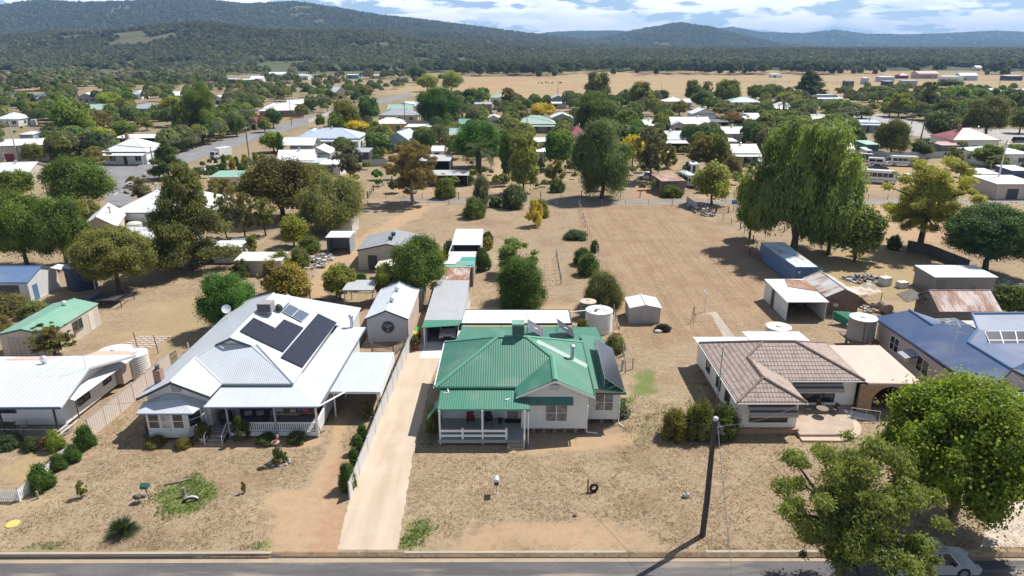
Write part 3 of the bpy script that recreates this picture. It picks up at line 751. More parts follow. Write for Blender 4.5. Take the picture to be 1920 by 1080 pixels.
# ---------------------------------------------------------------- helpers for buildings in world coordinates
def RP(px_, py_, p0, n):
    """where the sight line through a measured point meets a roof plane"""
    c = Vector((0, 0, HC)); d = G(px_, py_, 0)-c; n = Vector(n); p0 = Vector(p0)
    return c+d*((p0-c).dot(n)/d.dot(n))
def post(mb, x, y, z0, z1, s=.1): mb.box(x-s/2, x+s/2, y-s/2, y+s/2, z0, z1)
def panel_array(T, name, P, nu, nv, label=None, gap=.03, fr=(.45, .47, .5), W=True, lift=.05, cellc=(.012, .014, .022), line=(.06, .065, .08)):
    """P = 4 corners a,b,c,d ; nu panels along ab, nv along ad"""
    a, b, c, d = (Vector(p) for p in P); n = (b-a).cross(d-a).normalized()
    if n.z < 0: n = -n
    f = MB().slab([p+n*lift for p in (a, b, c, d)], .04, -n); o = part(T, name, f, paint(fr, .4, .05), label, W)
    g = MB(); q = lambda u, v: a.lerp(b, u).lerp(d.lerp(c, u), v)+n*(lift+.006)
    gu, gv = gap/max(.1, (b-a).length), gap/max(.1, (d-a).length)
    for i in range(nu):
        for j in range(nv):
            u0, u1, v0, v1 = i/nu+gu, (i+1)/nu-gu, j/nv+gv, (j+1)/nv-gv
            g.poly([q(u0, v0), q(u1, v0), q(u1, v1), q(u0, v1)])
            nn = (Vector(g.v[-3])-Vector(g.v[-4])).cross(Vector(g.v[-1])-Vector(g.v[-4]))
            if nn.dot(n) < 0: g.f[-1] = tuple(reversed(g.f[-1]))
    part(o, 'solar_cells', g, solar(cellc, line), None, W, top=T); return o
def pipe_vent(T, x, y, z, h=.6, r=.12, name='flue', m=None):
    p = MB().lathe((x, y, z), [(r, -.3), (r, h), (r*1.5, h), (r*1.5, h+.18), (r*.6, h+.25)], 12); return part(T, name, p, m or paint(GALV, .35, .1, .8))
def whirly(T, x, y, z, r=.28):
    p = MB().lathe((x, y, z), [(r*.6, -.2), (r*.6, .18), (r, .24), (r*1.12, .42), (r*.9, .58), (r*.4, .66)], 14); return part(T, 'roof_ventilator', p, paint((.7, .72, .74), .35, .1, .6), smooth=True)
def gutter(mb, pts, s=.11):
    for a, b in zip(pts[:-1], pts[1:]):
        a, b = Vector(a), Vector(b); mb.tube(a, b, s*.6, n=6)
def quadt(T, name, polys, mat, t=.07, label=None, W=True):
    m = MB()
    for p in polys: m.slab(p, t)
    return part(T, name, m, mat, label, W)
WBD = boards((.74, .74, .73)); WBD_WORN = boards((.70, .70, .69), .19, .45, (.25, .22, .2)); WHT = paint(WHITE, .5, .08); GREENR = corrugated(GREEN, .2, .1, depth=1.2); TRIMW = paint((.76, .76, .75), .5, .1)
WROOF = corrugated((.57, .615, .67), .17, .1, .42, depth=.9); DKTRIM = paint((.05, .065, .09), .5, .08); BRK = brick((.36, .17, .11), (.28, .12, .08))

# ================================================================ A: white weatherboard house
A = thing('weatherboard_house', 'white house with pale metal hip roof covered in black solar panels', 'house', (-24, 55, 0))
zs = lambda x: 6.2-.41*(x+24.6)
quadt(A, 'roof', [
    [(-30.4, 49.2, 3.3), (-27.4, 49.2, 4.8), (-27.4, 53.7, 4.8), (-26.0, 55.0, 5.5), (-24.6, 55.0, 6.2), (-24.6, 66.4, 6.2), (-30.4, 71.7, 3.3)],
    [(-27.4, 49.2, 4.8), (-24.5, 49.35, 3.42), (-24.25, 51.25, 3.6), (-27.4, 53.7, 4.8)],
    [(-24.25, 51.25, 3.6), (-18.3, 51.25, 3.6), (-22.4, 55.0, 5.5), (-26.0, 55.0, 5.5), (-27.4, 53.7, 4.8)],
    [(-24.6, 54.85, 6.2), (-22.9, 54.85, 5.5), (-18.3, 51.25, 3.6), (-18.0, 64.4, 3.49), (-16.7, 64.4, 2.96), (-16.7, 70.6, 2.96), (-24.6, 66.4, 6.2)],
    [(-24.6, 66.4, 6.2), (-16.7, 70.6, 2.96), (-30.4, 71.7, 3.3)]], WROOF)
rc = MB()
for a, b in (((-30.4, 49.15, 3.33), (-27.4, 49.15, 4.85)), ): pass
for a, b in (((-27.4, 49.2, 4.83), (-27.4, 53.7, 4.83)), ((-24.25, 51.25, 3.63), (-27.4, 53.7, 4.83)), ((-18.3, 51.25, 3.63), (-22.4, 55, 5.52)), ((-24.6, 54.8, 6.23), (-24.6, 66.4, 6.23)), ((-24.6, 66.4, 6.2), (-30.4, 71.7, 3.32)), ((-27.4, 53.7, 4.83), (-26.0, 55, 5.53))): rc.tube(a, b, .07, n=6)
part(A, 'ridge_capping', rc, paint((.66, .70, .75), .4, .1))
bg = MB()
for a, b in (((-30.42, 49.18, 3.2), (-27.4, 49.18, 4.72)), ((-27.4, 49.18, 4.72), (-24.5, 49.3, 3.32)), ((-26.05, 54.9, 5.45), (-24.6, 54.78, 6.12)), ((-24.6, 54.78, 6.12), (-22.85, 54.8, 5.4))):
    a, b = Vector(a), Vector(b); bg.slab([a+Vector((0, -.04, -.12)), b+Vector((0, -.04, -.12)), b+Vector((0, -.04, .1)), a+Vector((0, -.04, .1))], .05, (0, 1, 0))
part(A, 'bargeboard', bg, DKTRIM)
gt = MB(); gutter(gt, [(-24.3, 51.2, 3.52), (-18.3, 51.2, 3.52)]); gutter(gt, [(-24.75, 48.42, 2.9), (-15.5, 48.5, 2.9), (-15.1, 65.2, 2.85)]); gutter(gt, [(-30.45, 49.3, 3.24), (-30.45, 71.7, 3.24)]); gutter(gt, [(-29.9, 48.0, 2.55), (-25.5, 48.0, 2.55)])
part(A, 'gutter', gt, paint((.16, .2, .26), .5, .1))
quadt(A, 'verandah_roof', [[(-24.7, 48.45, 2.95), (-15.5, 48.55, 2.95), (-18.3, 51.3, 3.35), (-24.3, 51.3, 3.35)], [(-15.5, 48.55, 2.95), (-15.1, 65.2, 2.9), (-17.8, 64.38, 3.3), (-18.3, 51.3, 3.35)]], WROOF, .06)
quadt(A, 'bay_roof', [[(-29.95, 48.05, 2.6), (-25.45, 48.05, 2.6), (-27.3, 49.85, 3.4), (-28.3, 49.85, 3.4)], [(-25.45, 48.05, 2.6), (-25.0, 49.85, 2.6), (-27.3, 49.85, 3.4)], [(-29.95, 48.05, 2.6), (-28.3, 49.85, 3.4), (-30.3, 49.85, 2.6)]], WROOF, .06)
w = MB(); w.wallpent(-29.95, -24.9, 49.9, 53.8, .3, 3.3, 4.62, 'y', -27.4); w.box(-29.95, -18.4, 53.8, 70.5, .3, 3.25); w.box(-18.45, -18.25, 51.5, 53.8, .3, 3.3); w.box(-24.85, -18.45, 51.5, 53.8, .3, 3.3)
w.slab([(-24.6, 55.15, 5.4), (-23.0, 55.15, 5.4), (-24.6, 55.15, 6.05), (-25.9, 55.15, 5.4)], .1, (0, 1, 0)); w.box(-18.4, -16.9, 64.5, 70.2, .3, 2.8)
part(A, 'wall', w, WBD)
bay = MB().slab([(-29.6, 49.88, 2.52), (-29.4, 48.3, 2.52), (-26.2, 48.3, 2.52), (-25.3, 49.2, 2.52), (-25.3, 49.88, 2.52)], 2.3); part(A, 'bay_wall', bay, WBD_WORN)
for x in (-29.2, -28.2, -27.25): window(A, (x, 48.29, 1.15), .82, 1.2, lights=1, gm=glass_dark((.30, .29, .28) if -28.9 < x < -27.9 else (.055, .05, .05)))
window(A, (-26.08, 48.42, 1.15), .95, 1.2, (.707, .707, 0), (.707, -.707, 0), lights=1)
part(A, 'gable_vent', MB().box(-27.75, -27.05, 49.78, 49.88, 3.6, 4.3), paint((.35, .37, .4), .6))
st = MB().box(-30.1, -24.9, 48.6, 54, 0, .28); st.box(-29.8, -16.2, 54, 70, 0, .28); part(A, 'base', st, paint((.10, .09, .085), .9))
vf = MB().box(-24.9, -15.9, 48.85, 51.5, .3, .46); part(A, 'verandah_floor', vf, wood((.34, .33, .33), .3))
ap = MB().box(-23.1, -15.9, 48.72, 48.83, .12, .5); part(A, 'verandah_apron', ap, WHT)
bl = MB(); bl.box(-23.0, -15.9, 48.74, 48.82, 1.28, 1.36); bl.box(-23.0, -15.9, 48.74, 48.82, .58, .66)
for k in range(41): post(bl, -22.9+k*.172, 48.78, .66, 1.28, .075)
part(A, 'balustrade', bl, WHT)
for x in (-24.75, -23.05, -19.2, -15.85): part(A, 'post', MB().box(x-.07, x+.07, 48.68, 48.82, .0, 2.92), paint((.30, .34, .40) if x < -16 else (.7, .7, .72), .5))
sw = MB().box(-16.0, -15.85, 48.9, 52.3, .2, 1.35); sw.box(-16.0, -15.85, 52.3, 65, .2, 2.85); sw.slab([(-16.0, 51.2, 1.35), (-16, 52.3, 1.35), (-16, 52.3, 2.85)], .15, (1, 0, 0)); part(A, 'side_wall', sw, WBD)
window(A, (-15.85, 58.2, 1.5), .9, .9, (0, 1, 0), (1, 0, 0), lights=1)
stp = MB()
for k in range(3): stp.box(-24.55, -23.25, 47.5+k*.42, 48.82, 0, .14*(k+1))
part(A, 'step', stp, mineral((.34, .29, .24), (.24, .2, .17), 1.5, 9))
hr = MB()
for x in (-24.6, -23.2): hr.path([(x, 47.5, 0), (x, 47.5, .8), (x, 48.7, 1.35)], .03)
part(A, 'handrail', hr, WHT)
part(A, 'door', MB().box(-23.2, -22.3, 51.42, 51.48, .48, 2.5), paint((.07, .06, .06), .6))
window(A, (-21.6, 51.48, 1.0), 1.6, 1.3)
ch = MB().box(-29.75, -29.15, 51.0, 51.6, 3.0, 4.9); ch2 = MB().lathe((-29.45, 51.3, 4.9), [(.2, 0), (.16, .3), (.22, .34)], 10)
co = part(A, 'chimney', ch, BRK); part(co, 'chimney_pot', ch2, paint((.09, .08, .08), .8), top=A)
k_ = MB()
ev = MB().slab([(-24.35, 60.9, 7.05), (-23.05, 60.9, 7.05), (-23.05, 62.1, 7.05), (-24.35, 62.1, 7.05)], .9); ev.box(-24.05, -23.35, 61.2, 61.8, 5.5, 6.2)
eo = part(A, 'evaporative_cooler', ev, paint((.30, .30, .30), .7, .25)); g = MB()
for k in range(8): g.box(-24.3, -23.1, 60.86, 60.9, 6.25+k*.095, 6.29+k*.095)
part(eo, 'grille', g, paint((.05, .05, .05), .8), top=A)
def onA(x, y): return (x, y, zs(x)+.02)
def onR(*P): return [RP(a, b, (-24.6, 60, 6.22), (.41, 0, 1)) for a, b in P]
for P, nu, nv in ((((490, 642), (515, 616), (475, 597), (449, 622)), 2, 1), (((531, 661), (569, 616), (532, 600), (490, 642)), 4, 1), (((567, 690), (631, 606), (596, 589), (526, 671)), 6, 1)):
    panel_array(A, 'solar_panel', onR(*P), nu, nv, gap=.012, fr=(.03, .03, .035), lift=.1, cellc=(.03, .031, .045), line=(.05, .05, .065))
panel_array(A, 'solar_heater_panel', onR((565, 605), (580, 591), (542, 572), (528, 586)), 1, 2, fr=(.6, .62, .64), lift=.14, cellc=(.10, .13, .18), line=(.14, .17, .22))
c0, c1 = onR((524, 584), (541, 566)); u_ = Vector((0, 0, .42)); part(A, 'hot_water_cylinder', MB().tube(c0+u_, c1+u_, .38, n=16), paint((.66, .67, .68), .4, .08)); part(A, 'cylinder_end', MB().tube(c0+u_-(c1-c0).normalized()*.3, c0+u_-(c1-c0).normalized()*.01, .3, .36, n=14), paint((.03, .03, .03), .6))
pipe_vent(A, -16.4, 64.6, 3.0, 1.25, .17)
dm = MB().path([(-28.9, 65.8, 3.9), (-29.3, 65.8, 4.6)], .04); dm.path([(-28.7, 64, 4.0), (-29.2, 65.7, 4.3)], .02); do = part(A, 'dish_mount', dm, paint(GALV))
ds = MB(); c0, nn = Vector((-29.4, 65.6, 4.75)), Vector((.25, -.85, .45)).normalized(); a_ = nn.orthogonal().normalized(); b_ = nn.cross(a_)
rings = [[c0+nn*(r*r*.35)+(a_*math.cos(t)+b_*math.sin(t))*r for t in [2*math.pi*i/16 for i in range(16)]] for r in (.02, .2, .38, .46)]
for r0, r1 in zip(rings[:-1], rings[1:]):
    for i in range(16): j = (i+1) % 16; ds.poly([r0[i], r0[j], r1[j], r1[i]])
part(do, 'satellite_dish', ds, paint((.7, .72, .74), .5), top=A, smooth=True)
part(A, 'downpipe', MB().path([(-15.55, 48.6, 2.9), (-13.9, 51.0, 2.98)], .07, 8), WHT)
# open carport beside A
CA = thing('carport', 'open carport with flat white roof between white house and driveway fence', 'carport', (-13.3, 55.5, 0))
quadt(CA, 'roof', [[(-15.45, 51.7, 2.62), (-11.15, 51.6, 2.62), (-11.2, 59.4, 2.72), (-15.2, 59.4, 2.72)]], WROOF, .1)
for x, y in ((-15.2, 52.0), (-11.5, 52.0), (-15.1, 55.3), (-11.5, 59), (-15.1, 59)): part(CA, 'post', MB().box(x-.05, x+.05, y-.05, y+.05, 0, 2.6), TRIMW)
part(CA, 'beam', MB().box(-15.4, -11.2, 51.68, 51.74, 2.4, 2.6).box(-11.25, -11.2, 51.9, 59.2, 1.9, 2.58), TRIMW)

# ================================================================ B: green roofed cottage
B = thing('weatherboard_cottage', 'white weatherboard cottage with green corrugated roof and front verandah', 'house', (0, 54, 0))
quadt(B, 'roof', [
    [(-6.38, 50.5, 3.7), (-1.27, 55.2, 6.2), (-6.38, 59.7, 3.7)],
    [(-6.38, 50.5, 3.7), (.36, 50.5, 3.7), (3.45, 53.28, 5.18), (1.3, 55.2, 6.2), (-1.27, 55.2, 6.2)],
    [(.36, 48.85, 3.7), (3.45, 48.85, 5.18), (3.45, 53.28, 5.18), (.36, 50.5, 3.7)],
    [(3.45, 48.85, 5.18), (6.6, 48.85, 3.7), (6.65, 59.7, 3.7), (1.3, 55.2, 6.2), (3.45, 53.28, 5.18)],
    [(-6.38, 59.7, 3.7), (-1.27, 55.2, 6.2), (1.3, 55.2, 6.2), (6.65, 59.7, 3.7)]], GREENR)
rc = MB()
for a, b in (((-6.38, 50.5, 3.74), (-1.27, 55.2, 6.24)), ((-1.27, 55.2, 6.24), (1.3, 55.2, 6.24)), ((1.3, 55.2, 6.24), (3.45, 53.28, 5.22)), ((3.45, 53.28, 5.22), (3.45, 48.85, 5.22)), ((-6.38, 59.7, 3.74), (-1.27, 55.2, 6.24)), ((6.65, 59.7, 3.74), (1.3, 55.2, 6.24))):
    a, b = Vector(a), Vector(b); d = (b-a).normalized(); s = d.cross(Vector((0, 0, 1))).normalized()*.2; u = Vector((0, 0, .04))
    rc.slab([a-s-u, b-s-u, b+u, a+u], .03); rc.slab([a+u, b+u, b+s-u, a+s-u], .03)
part(B, 'ridge_capping', rc, paint((.09, .29, .19), .5, .1))
part(B, 'flashing', MB().slab([RP(1003, 641, (6.6, 50, 3.72), (.43, 0, .9)), RP(1010, 637, (6.6, 50, 3.72), (.43, 0, .9)), RP(1102, 683, (6.6, 50, 3.72), (.43, 0, .9)), RP(1100, 690, (6.6, 50, 3.72), (.43, 0, .9))], .03), paint((.33, .44, .40), .5, .1))
bg = MB()
for a, b in (((.3, 48.8, 3.62), (3.45, 48.8, 5.1)), ((3.45, 48.8, 5.1), (6.66, 48.8, 3.62))):
    a, b = Vector(a), Vector(b); bg.slab([a+Vector((0, 0, -.16)), b+Vector((0, 0, -.16)), b, a], .06, (0, 1, 0))
part(B, 'bargeboard', bg, WHT)
gt = MB(); gutter(gt, [(-6.4, 50.42, 3.62), (.3, 50.42, 3.62)]); gutter(gt, [(6.72, 48.9, 3.62), (6.72, 59.7, 3.62)]); gutter(gt, [(-5.9, 47.7, 3.06), (1.45, 47.7, 3.06)]); part(B, 'gutter', gt, paint((.03, .13, .09), .5))
gt = MB(); gutter(gt, [(-6.44, 50.4, 3.62), (-6.44, 59.8, 3.62)]); gt.path([(.32, 50.3, 3.6), (.32, 49.6, 3.2), (-.55, 48.9, 3.35)], .05); gt.path([(-5.3, 50.35, 3.55), (-5.2, 49.9, 3.45), (-5.6, 49.9, 3.42)], .05)
for x, y in ((6.15, 49.35), (1.3, 47.72), (-5.78, 47.72)): gt.path([(x, y, 3.5 if x > 2 else 3.0), (x, y, .12), (x+(.9 if x > 2 else .05), y-.1, .05)], .05)
gt.path([(9.0, 50.75, 3.2), (9.0, 50.75, .15), (9.4, 50.2, .05)], .05); part(B, 'downpipe', gt, WHT)
w = MB(); w.wallpent(.75, 6.1, 49.35, 54, .45, 3.68, 4.95, 'y', 3.45); w.box(-5.9, 6.1, 50.95, 59.4, .45, 3.6); w.box(6.1, 8.95, 50.85, 60.9, .45, 3.25); w.box(-5.5, 8.5, 59.4, 64.4, .45, 2.85)
part(B, 'wall', w, boards((.68, .72, .72)))
st = MB()
for x in np.arange(.9, 6.2, .87): post(st, x, 49.6, 0, .44, .3)
for x in (6.4, 7.6, 8.7): post(st, x, 51.1, 0, .44, .3)
st.box(-5.7, 6, 50.3, 64, 0, .3); st.box(1.0, 5.9, 49.8, 58, 0, .3); st.box(-5.4, 1.0, 47.9, 48.2, 0, .46); part(B, 'stump', st, brick((.25, .13, .09), (.2, .1, .07)))
quadt(B, 'side_roof', [[(6.72, 50.3, 3.62), (9.42, 50.4, 3.25), (8.9, 61.6, 3.25), (6.72, 61.6, 3.62)], [(-5.6, 59.75, 3.45), (8.9, 59.75, 3.45), (8.6, 65.0, 3.0), (-5.1, 65.0, 3.0)]], GREENR, .07)
part(B, 'fascia', MB().box(6.7, 9.45, 50.3, 50.38, 3.05, 3.2).box(-5.3, 6.3, 65.1, 65.6, 2.6, 2.78), paint((.03, .12, .085), .5))
vr = quadt(B, 'verandah_roof', [[(-5.9, 47.75, 3.14), (1.4, 47.75, 3.14), (1.4, 49.3, 3.35), (.6, 49.33, 3.35), (.6, 50.6, 3.5), (-5.9, 50.6, 3.5)]], GREENR, .06)
part(B, 'verandah_floor', MB().box(-5.85, 1.1, 47.55, 50.95, .3, .48).box(-5.9, 1.15, 47.5, 47.56, .22, .5), paint((.34, .36, .36), .7, .2))
for x in (-5.75, -2.35, 1.0): part(B, 'post', MB().box(x-.07, x+.07, 47.62, 47.76, .05, 3.1), WHT)
rl = MB()
for z in (.72, 1.16): rl.box(-5.68, -.48, 47.6, 47.65, z, z+.2)
for x in (-3.95, -.45): rl.box(x-.08, x+.08, 47.58, 47.74, .5, 1.5)
part(B, 'railing', rl, WHT)
sp = MB()
for k in range(3): sp.box(-.38, 1.0, 46.85+k*.28, 47.5, 0, .16*(k+1))
part(B, 'step', sp, mineral((.36, .30, .25), (.28, .23, .19), 1, 9)); part(B, 'handrail', MB().path([(.95, 46.9, 0), (.95, 46.9, .9), (.95, 47.6, 1.4)], .025), WHT)
part(B, 'door', MB().box(-.42, .5, 50.9, 50.96, .5, 2.62), paint((.36, .27, .24), .5)); part(B, 'door_frame', MB().box(-.62, -.43, 50.88, 50.97, .48, 2.8).box(.51, .66, 50.88, 50.97, .48, 2.8).box(-.43, .51, 50.88, 50.97, 2.63, 2.8), WHT)
BL_ = glass_dark((.13, .13, .135)); window(B, (2.75, 49.34, 1.2), 1.75, 1.45, gm=BL_); window(B, (7.0, 50.84, 1.35), 1.45, 1.45, gm=BL_); window(B, (6.1, 49.8, 1.6), .5, 1.2, (0, 1, 0), (1, 0, 0), lights=1)
window(B, (-5.9, 50.2, 1.3), .6, 1.3, (0, 1, 0), (-1, 0, 0), lights=1)
quadt(B, 'awning', [[(1.0, 48.75, 2.95), (4.95, 48.75, 2.95), (4.95, 49.33, 3.38), (1.0, 49.33, 3.38)]], GREENR, .05); quadt(B, 'awning', [[(-6.9, 48.6, 1.7), (-6.9, 50.2, 1.7), (-5.95, 50.2, 2.9), (-5.95, 48.6, 2.9)]], GREENR, .05)
part(B, 'gable_vent', MB().box(3.1, 3.8, 49.26, 49.34, 4.0, 4.5), paint((.5, .52, .52), .6)); part(B, 'meter_box', MB().box(6.1, 6.28, 49.5, 49.9, 1.5, 2.4), paint((.6, .62, .62), .5))
ev = MB().slab([(-.02, 55.0, 7.4), (1.1, 55.0, 7.4), (1.1, 56.1, 7.4), (-.02, 56.1, 7.4)], .16); ev.box(.0, 1.08, 55.03, 56.07, 6.35, 7.24); ev.box(.2, .8, 55.2, 55.8, 5.8, 6.35)
eo = part(B, 'evaporative_cooler', ev, paint((.20, .36, .30), .5, .1)); g = MB()
for k in range(9): g.box(.06, 1.02, 54.99, 55.03, 6.42+k*.09, 6.46+k*.09)
part(eo, 'grille', g, paint((.02, .05, .04), .7), top=B)
pipe_vent(B, 5.25, 54.4, 4.4, 1.1, .16)
part(B, 'antenna', MB().path([(1.25, 55.9, 6.1), (1.25, 55.9, 8.2)], .025).path([(.9, 55.9, 8.1), (1.7, 56.3, 8.1)], .015).path([(1.0, 55.6, 7.9), (1.5, 56.3, 7.9)], .012), paint(GALV))
def rack(T, P, nu, nv):
    o = panel_array(T, 'solar_panel', P, nu, nv, fr=(.5, .52, .55), gap=.012, lift=.04, cellc=(.035, .038, .05), line=(.10, .105, .12)); a, b, c, d = (Vector(p) for p in P)
    m = MB(); n = max(2, nv+1)
    for k in range(n):
        p = a.lerp(d, k/(n-1)); q = b.lerp(c, k/(n-1)); base = RP_z(p); m.tube(p, base, .022, n=5); m.tube(p.lerp(q, .55), base, .018, n=5)
    part(o, 'rack_leg', m, paint(GALV, .4, .1, .6), top=T)
def RP_z(p): return Vector((p.x-.05, p.y, 3.3))
rack(B, [(7.62, 50.55, 4.45), (9.3, 50.2, 3.42), (9.42, 58.7, 3.42), (7.75, 58.6, 4.45)], 1, 8)
rack(B, [(1.55, 60.9, 4.55), (3.1, 61.2, 3.4), (3.15, 63.6, 3.4), (1.55, 63.3, 4.55)], 1, 2)
rack(B, [(4.5, 61.2, 4.6), (6.1, 61.4, 3.35), (6.1, 63.5, 3.35), (4.45, 63.3, 4.6)], 1, 2)
PB = thing('patio_roof', 'flat white panel patio roof behind the green roofed cottage', 'patio roof', (.5, 67.8, 0))
pm = MB(); quad = [(-5.3, 66.2, 2.92), (6.2, 66.2, 2.92), (6.15, 69.8, 3.0), (-5.05, 69.8, 3.0)]; pm.slab(quad, .12)
for k in range(1, 12): x0 = -5.28+k*.957; x1 = -5.03+k*.93; pm.slab([(x0-.02, 66.22, 2.955), (x0+.02, 66.22, 2.955), (x1+.02, 69.78, 3.035), (x1-.02, 69.78, 3.035)], .03)
part(PB, 'roof', pm, paint((.76, .77, .77), .45, .06)); part(PB, 'fascia', MB().box(-5.35, 6.25, 66.1, 66.2, 2.74, 2.96).box(-5.1, 6.2, 69.8, 69.9, 2.8, 3.05).box(6.2, 6.3, 66.2, 69.9, 2.78, 3.03), paint((.03, .1, .075), .5))
for x in (-5.1, -1.2, 2.5, 6.0): part(PB, 'post', MB().box(x-.05, x+.05, 69.6, 69.7, 0, 2.9), WHT)

# ================================================================ C: tiled house with brick carport
TL = tiles((.42, .335, .30))
C_ = thing('tiled_house', 'white house with brown tiled hip roof and striped window awnings', 'house', (24, 55, 0))
quadt(C_, 'roof', [
    [(18.25, 49.1, 3), (20.9, 51.1, 4.25), (20.9, 55.1, 4.25), (22.7, 56.6, 5.1), (18.25, 61, 3)],
    [(18.25, 49.1, 3), (23.9, 49.1, 3), (20.9, 51.1, 4.25)],
    [(23.9, 49.1, 3), (23.9, 53, 3), (20.9, 55.1, 4.25), (20.9, 51.1, 4.25)],
    [(23.9, 53, 3), (30.5, 53, 3), (25.6, 56.6, 5.1), (22.7, 56.6, 5.1), (20.9, 55.1, 4.25)],
    [(30.5, 53, 3), (30.5, 61, 3), (25.6, 56.6, 5.1)], [(18.25, 61, 3), (22.7, 56.6, 5.1), (25.6, 56.6, 5.1), (30.5, 61, 3)]], TL, .1)
rc = MB()
for a, b in (((18.25, 49.1, 3.02), (20.9, 51.1, 4.27)), ((23.9, 49.1, 3.02), (20.9, 51.1, 4.27)), ((20.9, 51.1, 4.27), (20.9, 55.1, 4.27)), ((20.9, 55.1, 4.27), (22.7, 56.6, 5.12)), ((22.7, 56.6, 5.12), (25.6, 56.6, 5.12)), ((25.6, 56.6, 5.12), (30.5, 53, 3.02)), ((25.6, 56.6, 5.1), (30.5, 61, 3.02)), ((22.7, 56.6, 5.12), (18.25, 61, 3.02))): rc.tube(a, b, .11, n=6)
part(C_, 'ridge_capping', rc, mineral((.30, .22, .19), (.2, .14, .12), 2, 9))
gt = MB(); gutter(gt, [(18.17, 61, 2.9), (18.17, 49.02, 2.9), (23.98, 49.02, 2.9)]); gutter(gt, [(23.98, 52.94, 2.9), (30.55, 52.94, 2.9)]); part(C_, 'gutter', gt, paint((.62, .6, .58), .5))
w = MB().box(18.6, 23.45, 49.5, 53.4, .45, 2.95); w.box(18.6, 30.05, 53.4, 60.7, .4, 2.95); w.box(18.6, 29, 60.7, 62.6, .2, 2.7); part(C_, 'wall', w, boards((.76, .765, .77), .22, .08))
bs = MB().box(18.4, 23.6, 49.2, 49.48, 0, .42).box(18.7, 23.3, 49.5, 53, 0, .44).box(18.7, 30, 53, 62, 0, .4).box(17.55, 17.7, 50, 57.5, 0, .3); part(C_, 'plinth', bs, brick((.34, .18, .11), (.42, .25, .15)))
part(C_, 'plinth_ledge', MB().box(18.35, 23.65, 49.15, 49.5, .421, .47), mineral((.45, .24, .16), (.38, .2, .13), 2, 9))
alf = paint((.08, .08, .085), .5)
window(C_, (19.6, 49.49, 1.05), 3.0, 1.1, fm=alf, lights=3, rail=False); window(C_, (24.6, 53.39, .75), 3.6, 1.75, fm=alf, lights=3, rail=False)
for y in (51.9, 54.6, 58.0): window(C_, (18.6, y+1.1, 1.2), 1.1, 1.2, (0, -1, 0), (-1, 0, 0), fm=alf, lights=1)
def awning(T, x0, x1, yw, z0, z1, out):
    m = [MB(), MB()]
    for k in range(4):
        f0, f1 = k/4, (k+1)/4; a = (yw-out+out*f0, z0+(z1-z0)*f0); b = (yw-out+out*f1, z0+(z1-z0)*f1)
        m[k % 2].slab([(x0, a[0], a[1]), (x1, a[0], a[1]), (x1, b[0], b[1]), (x0, b[0], b[1])], .04)
    m[0].slab([(x0, yw-out, z0-.18), (x1, yw-out, z0-.18), (x1, yw-out, z0-.01), (x0, yw-out, z0-.01)], .03, (0, 1, 0))
    o = part(T, 'awning', m[0], paint((.42, .395, .385), .6, .1)); part(o, 'stripe', m[1], paint((.15, .075, .07), .6, .1), top=T)
awning(C_, 19.3, 23.2, 49.48, 2.0, 2.6, .75); awning(C_, 24.5, 28.7, 53.38, 2.15, 2.75, .8)
def arcpts(cx, cy, r, a0, a1, n=14): return [(cx+r*math.cos(R(a0+(a1-a0)*i/n)), cy+r*math.sin(R(a0+(a1-a0)*i/n))) for i in range(n+1)]
pa = [(23.46, 53.38), (23.46, 48.6)]+arcpts(26.3, 51.1, 2.5, -90, 8)+[(28.8, 53.38)]
part(C_, 'patio', MB().slab([(x, y, .34) for x, y in pa], .33), mineral((.46, .36, .28), (.36, .28, .22), .8, 8, .3))
pb = [(23.46, 48.6), (23.46, 48.0)]+arcpts(26.3, 51.0, 3.05, -90, 8)+[(28.8, 51.4)]+arcpts(26.3, 51.1, 2.52, 5, -90)
part(C_, 'step', MB().slab([(x, y, .16) for x, y in pb], .15), mineral((.55, .43, .33), (.48, .37, .28), .8, 8, .25))
rp = MB().slab([(28.85, 51.6, .3), (31.2, 51.3, .05), (31.3, 52.3, .05), (28.85, 52.9, .3)], .2); part(C_, 'ramp', rp, paint((.62, .6, .58), .7, .1))
part(C_, 'handrail', MB().path([(29.0, 51.55, .3), (29.0, 51.55, 1.15), (31.3, 51.25, .95), (31.3, 51.25, 0)], .03).path([(30.2, 51.4, .2), (30.2, 51.4, 1.05)], .025), paint((.55, .57, .6), .4, .05, .6))
quadt(C_, 'rear_roof', [[(18.1, 61.02, 2.95), (23.4, 61.02, 2.95), (23.4, 62.9, 2.8), (18.1, 62.9, 2.8)], [(23.42, 61.02, 2.97), (29.3, 61.02, 2.97), (29.3, 64.3, 2.8), (23.42, 64.3, 2.8)]], corrugated((.66, .69, .72), .2, .12), .07)
ccar = MB(); quadp = [(30.56, 52.65, 2.95), (35.2, 52.5, 2.95), (35.5, 60.4, 3.0), (30.56, 60.4, 3.0)]; ccar.slab(quadp, .1)
part(C_, 'carport_roof', ccar, corrugated((.66, .46, .38), .4, .2, .6, depth=.35)); part(C_, 'carport_fascia', MB().box(30.5, 35.3, 52.42, 52.5, 2.68, 2.96), paint((.3, .24, .22), .5))
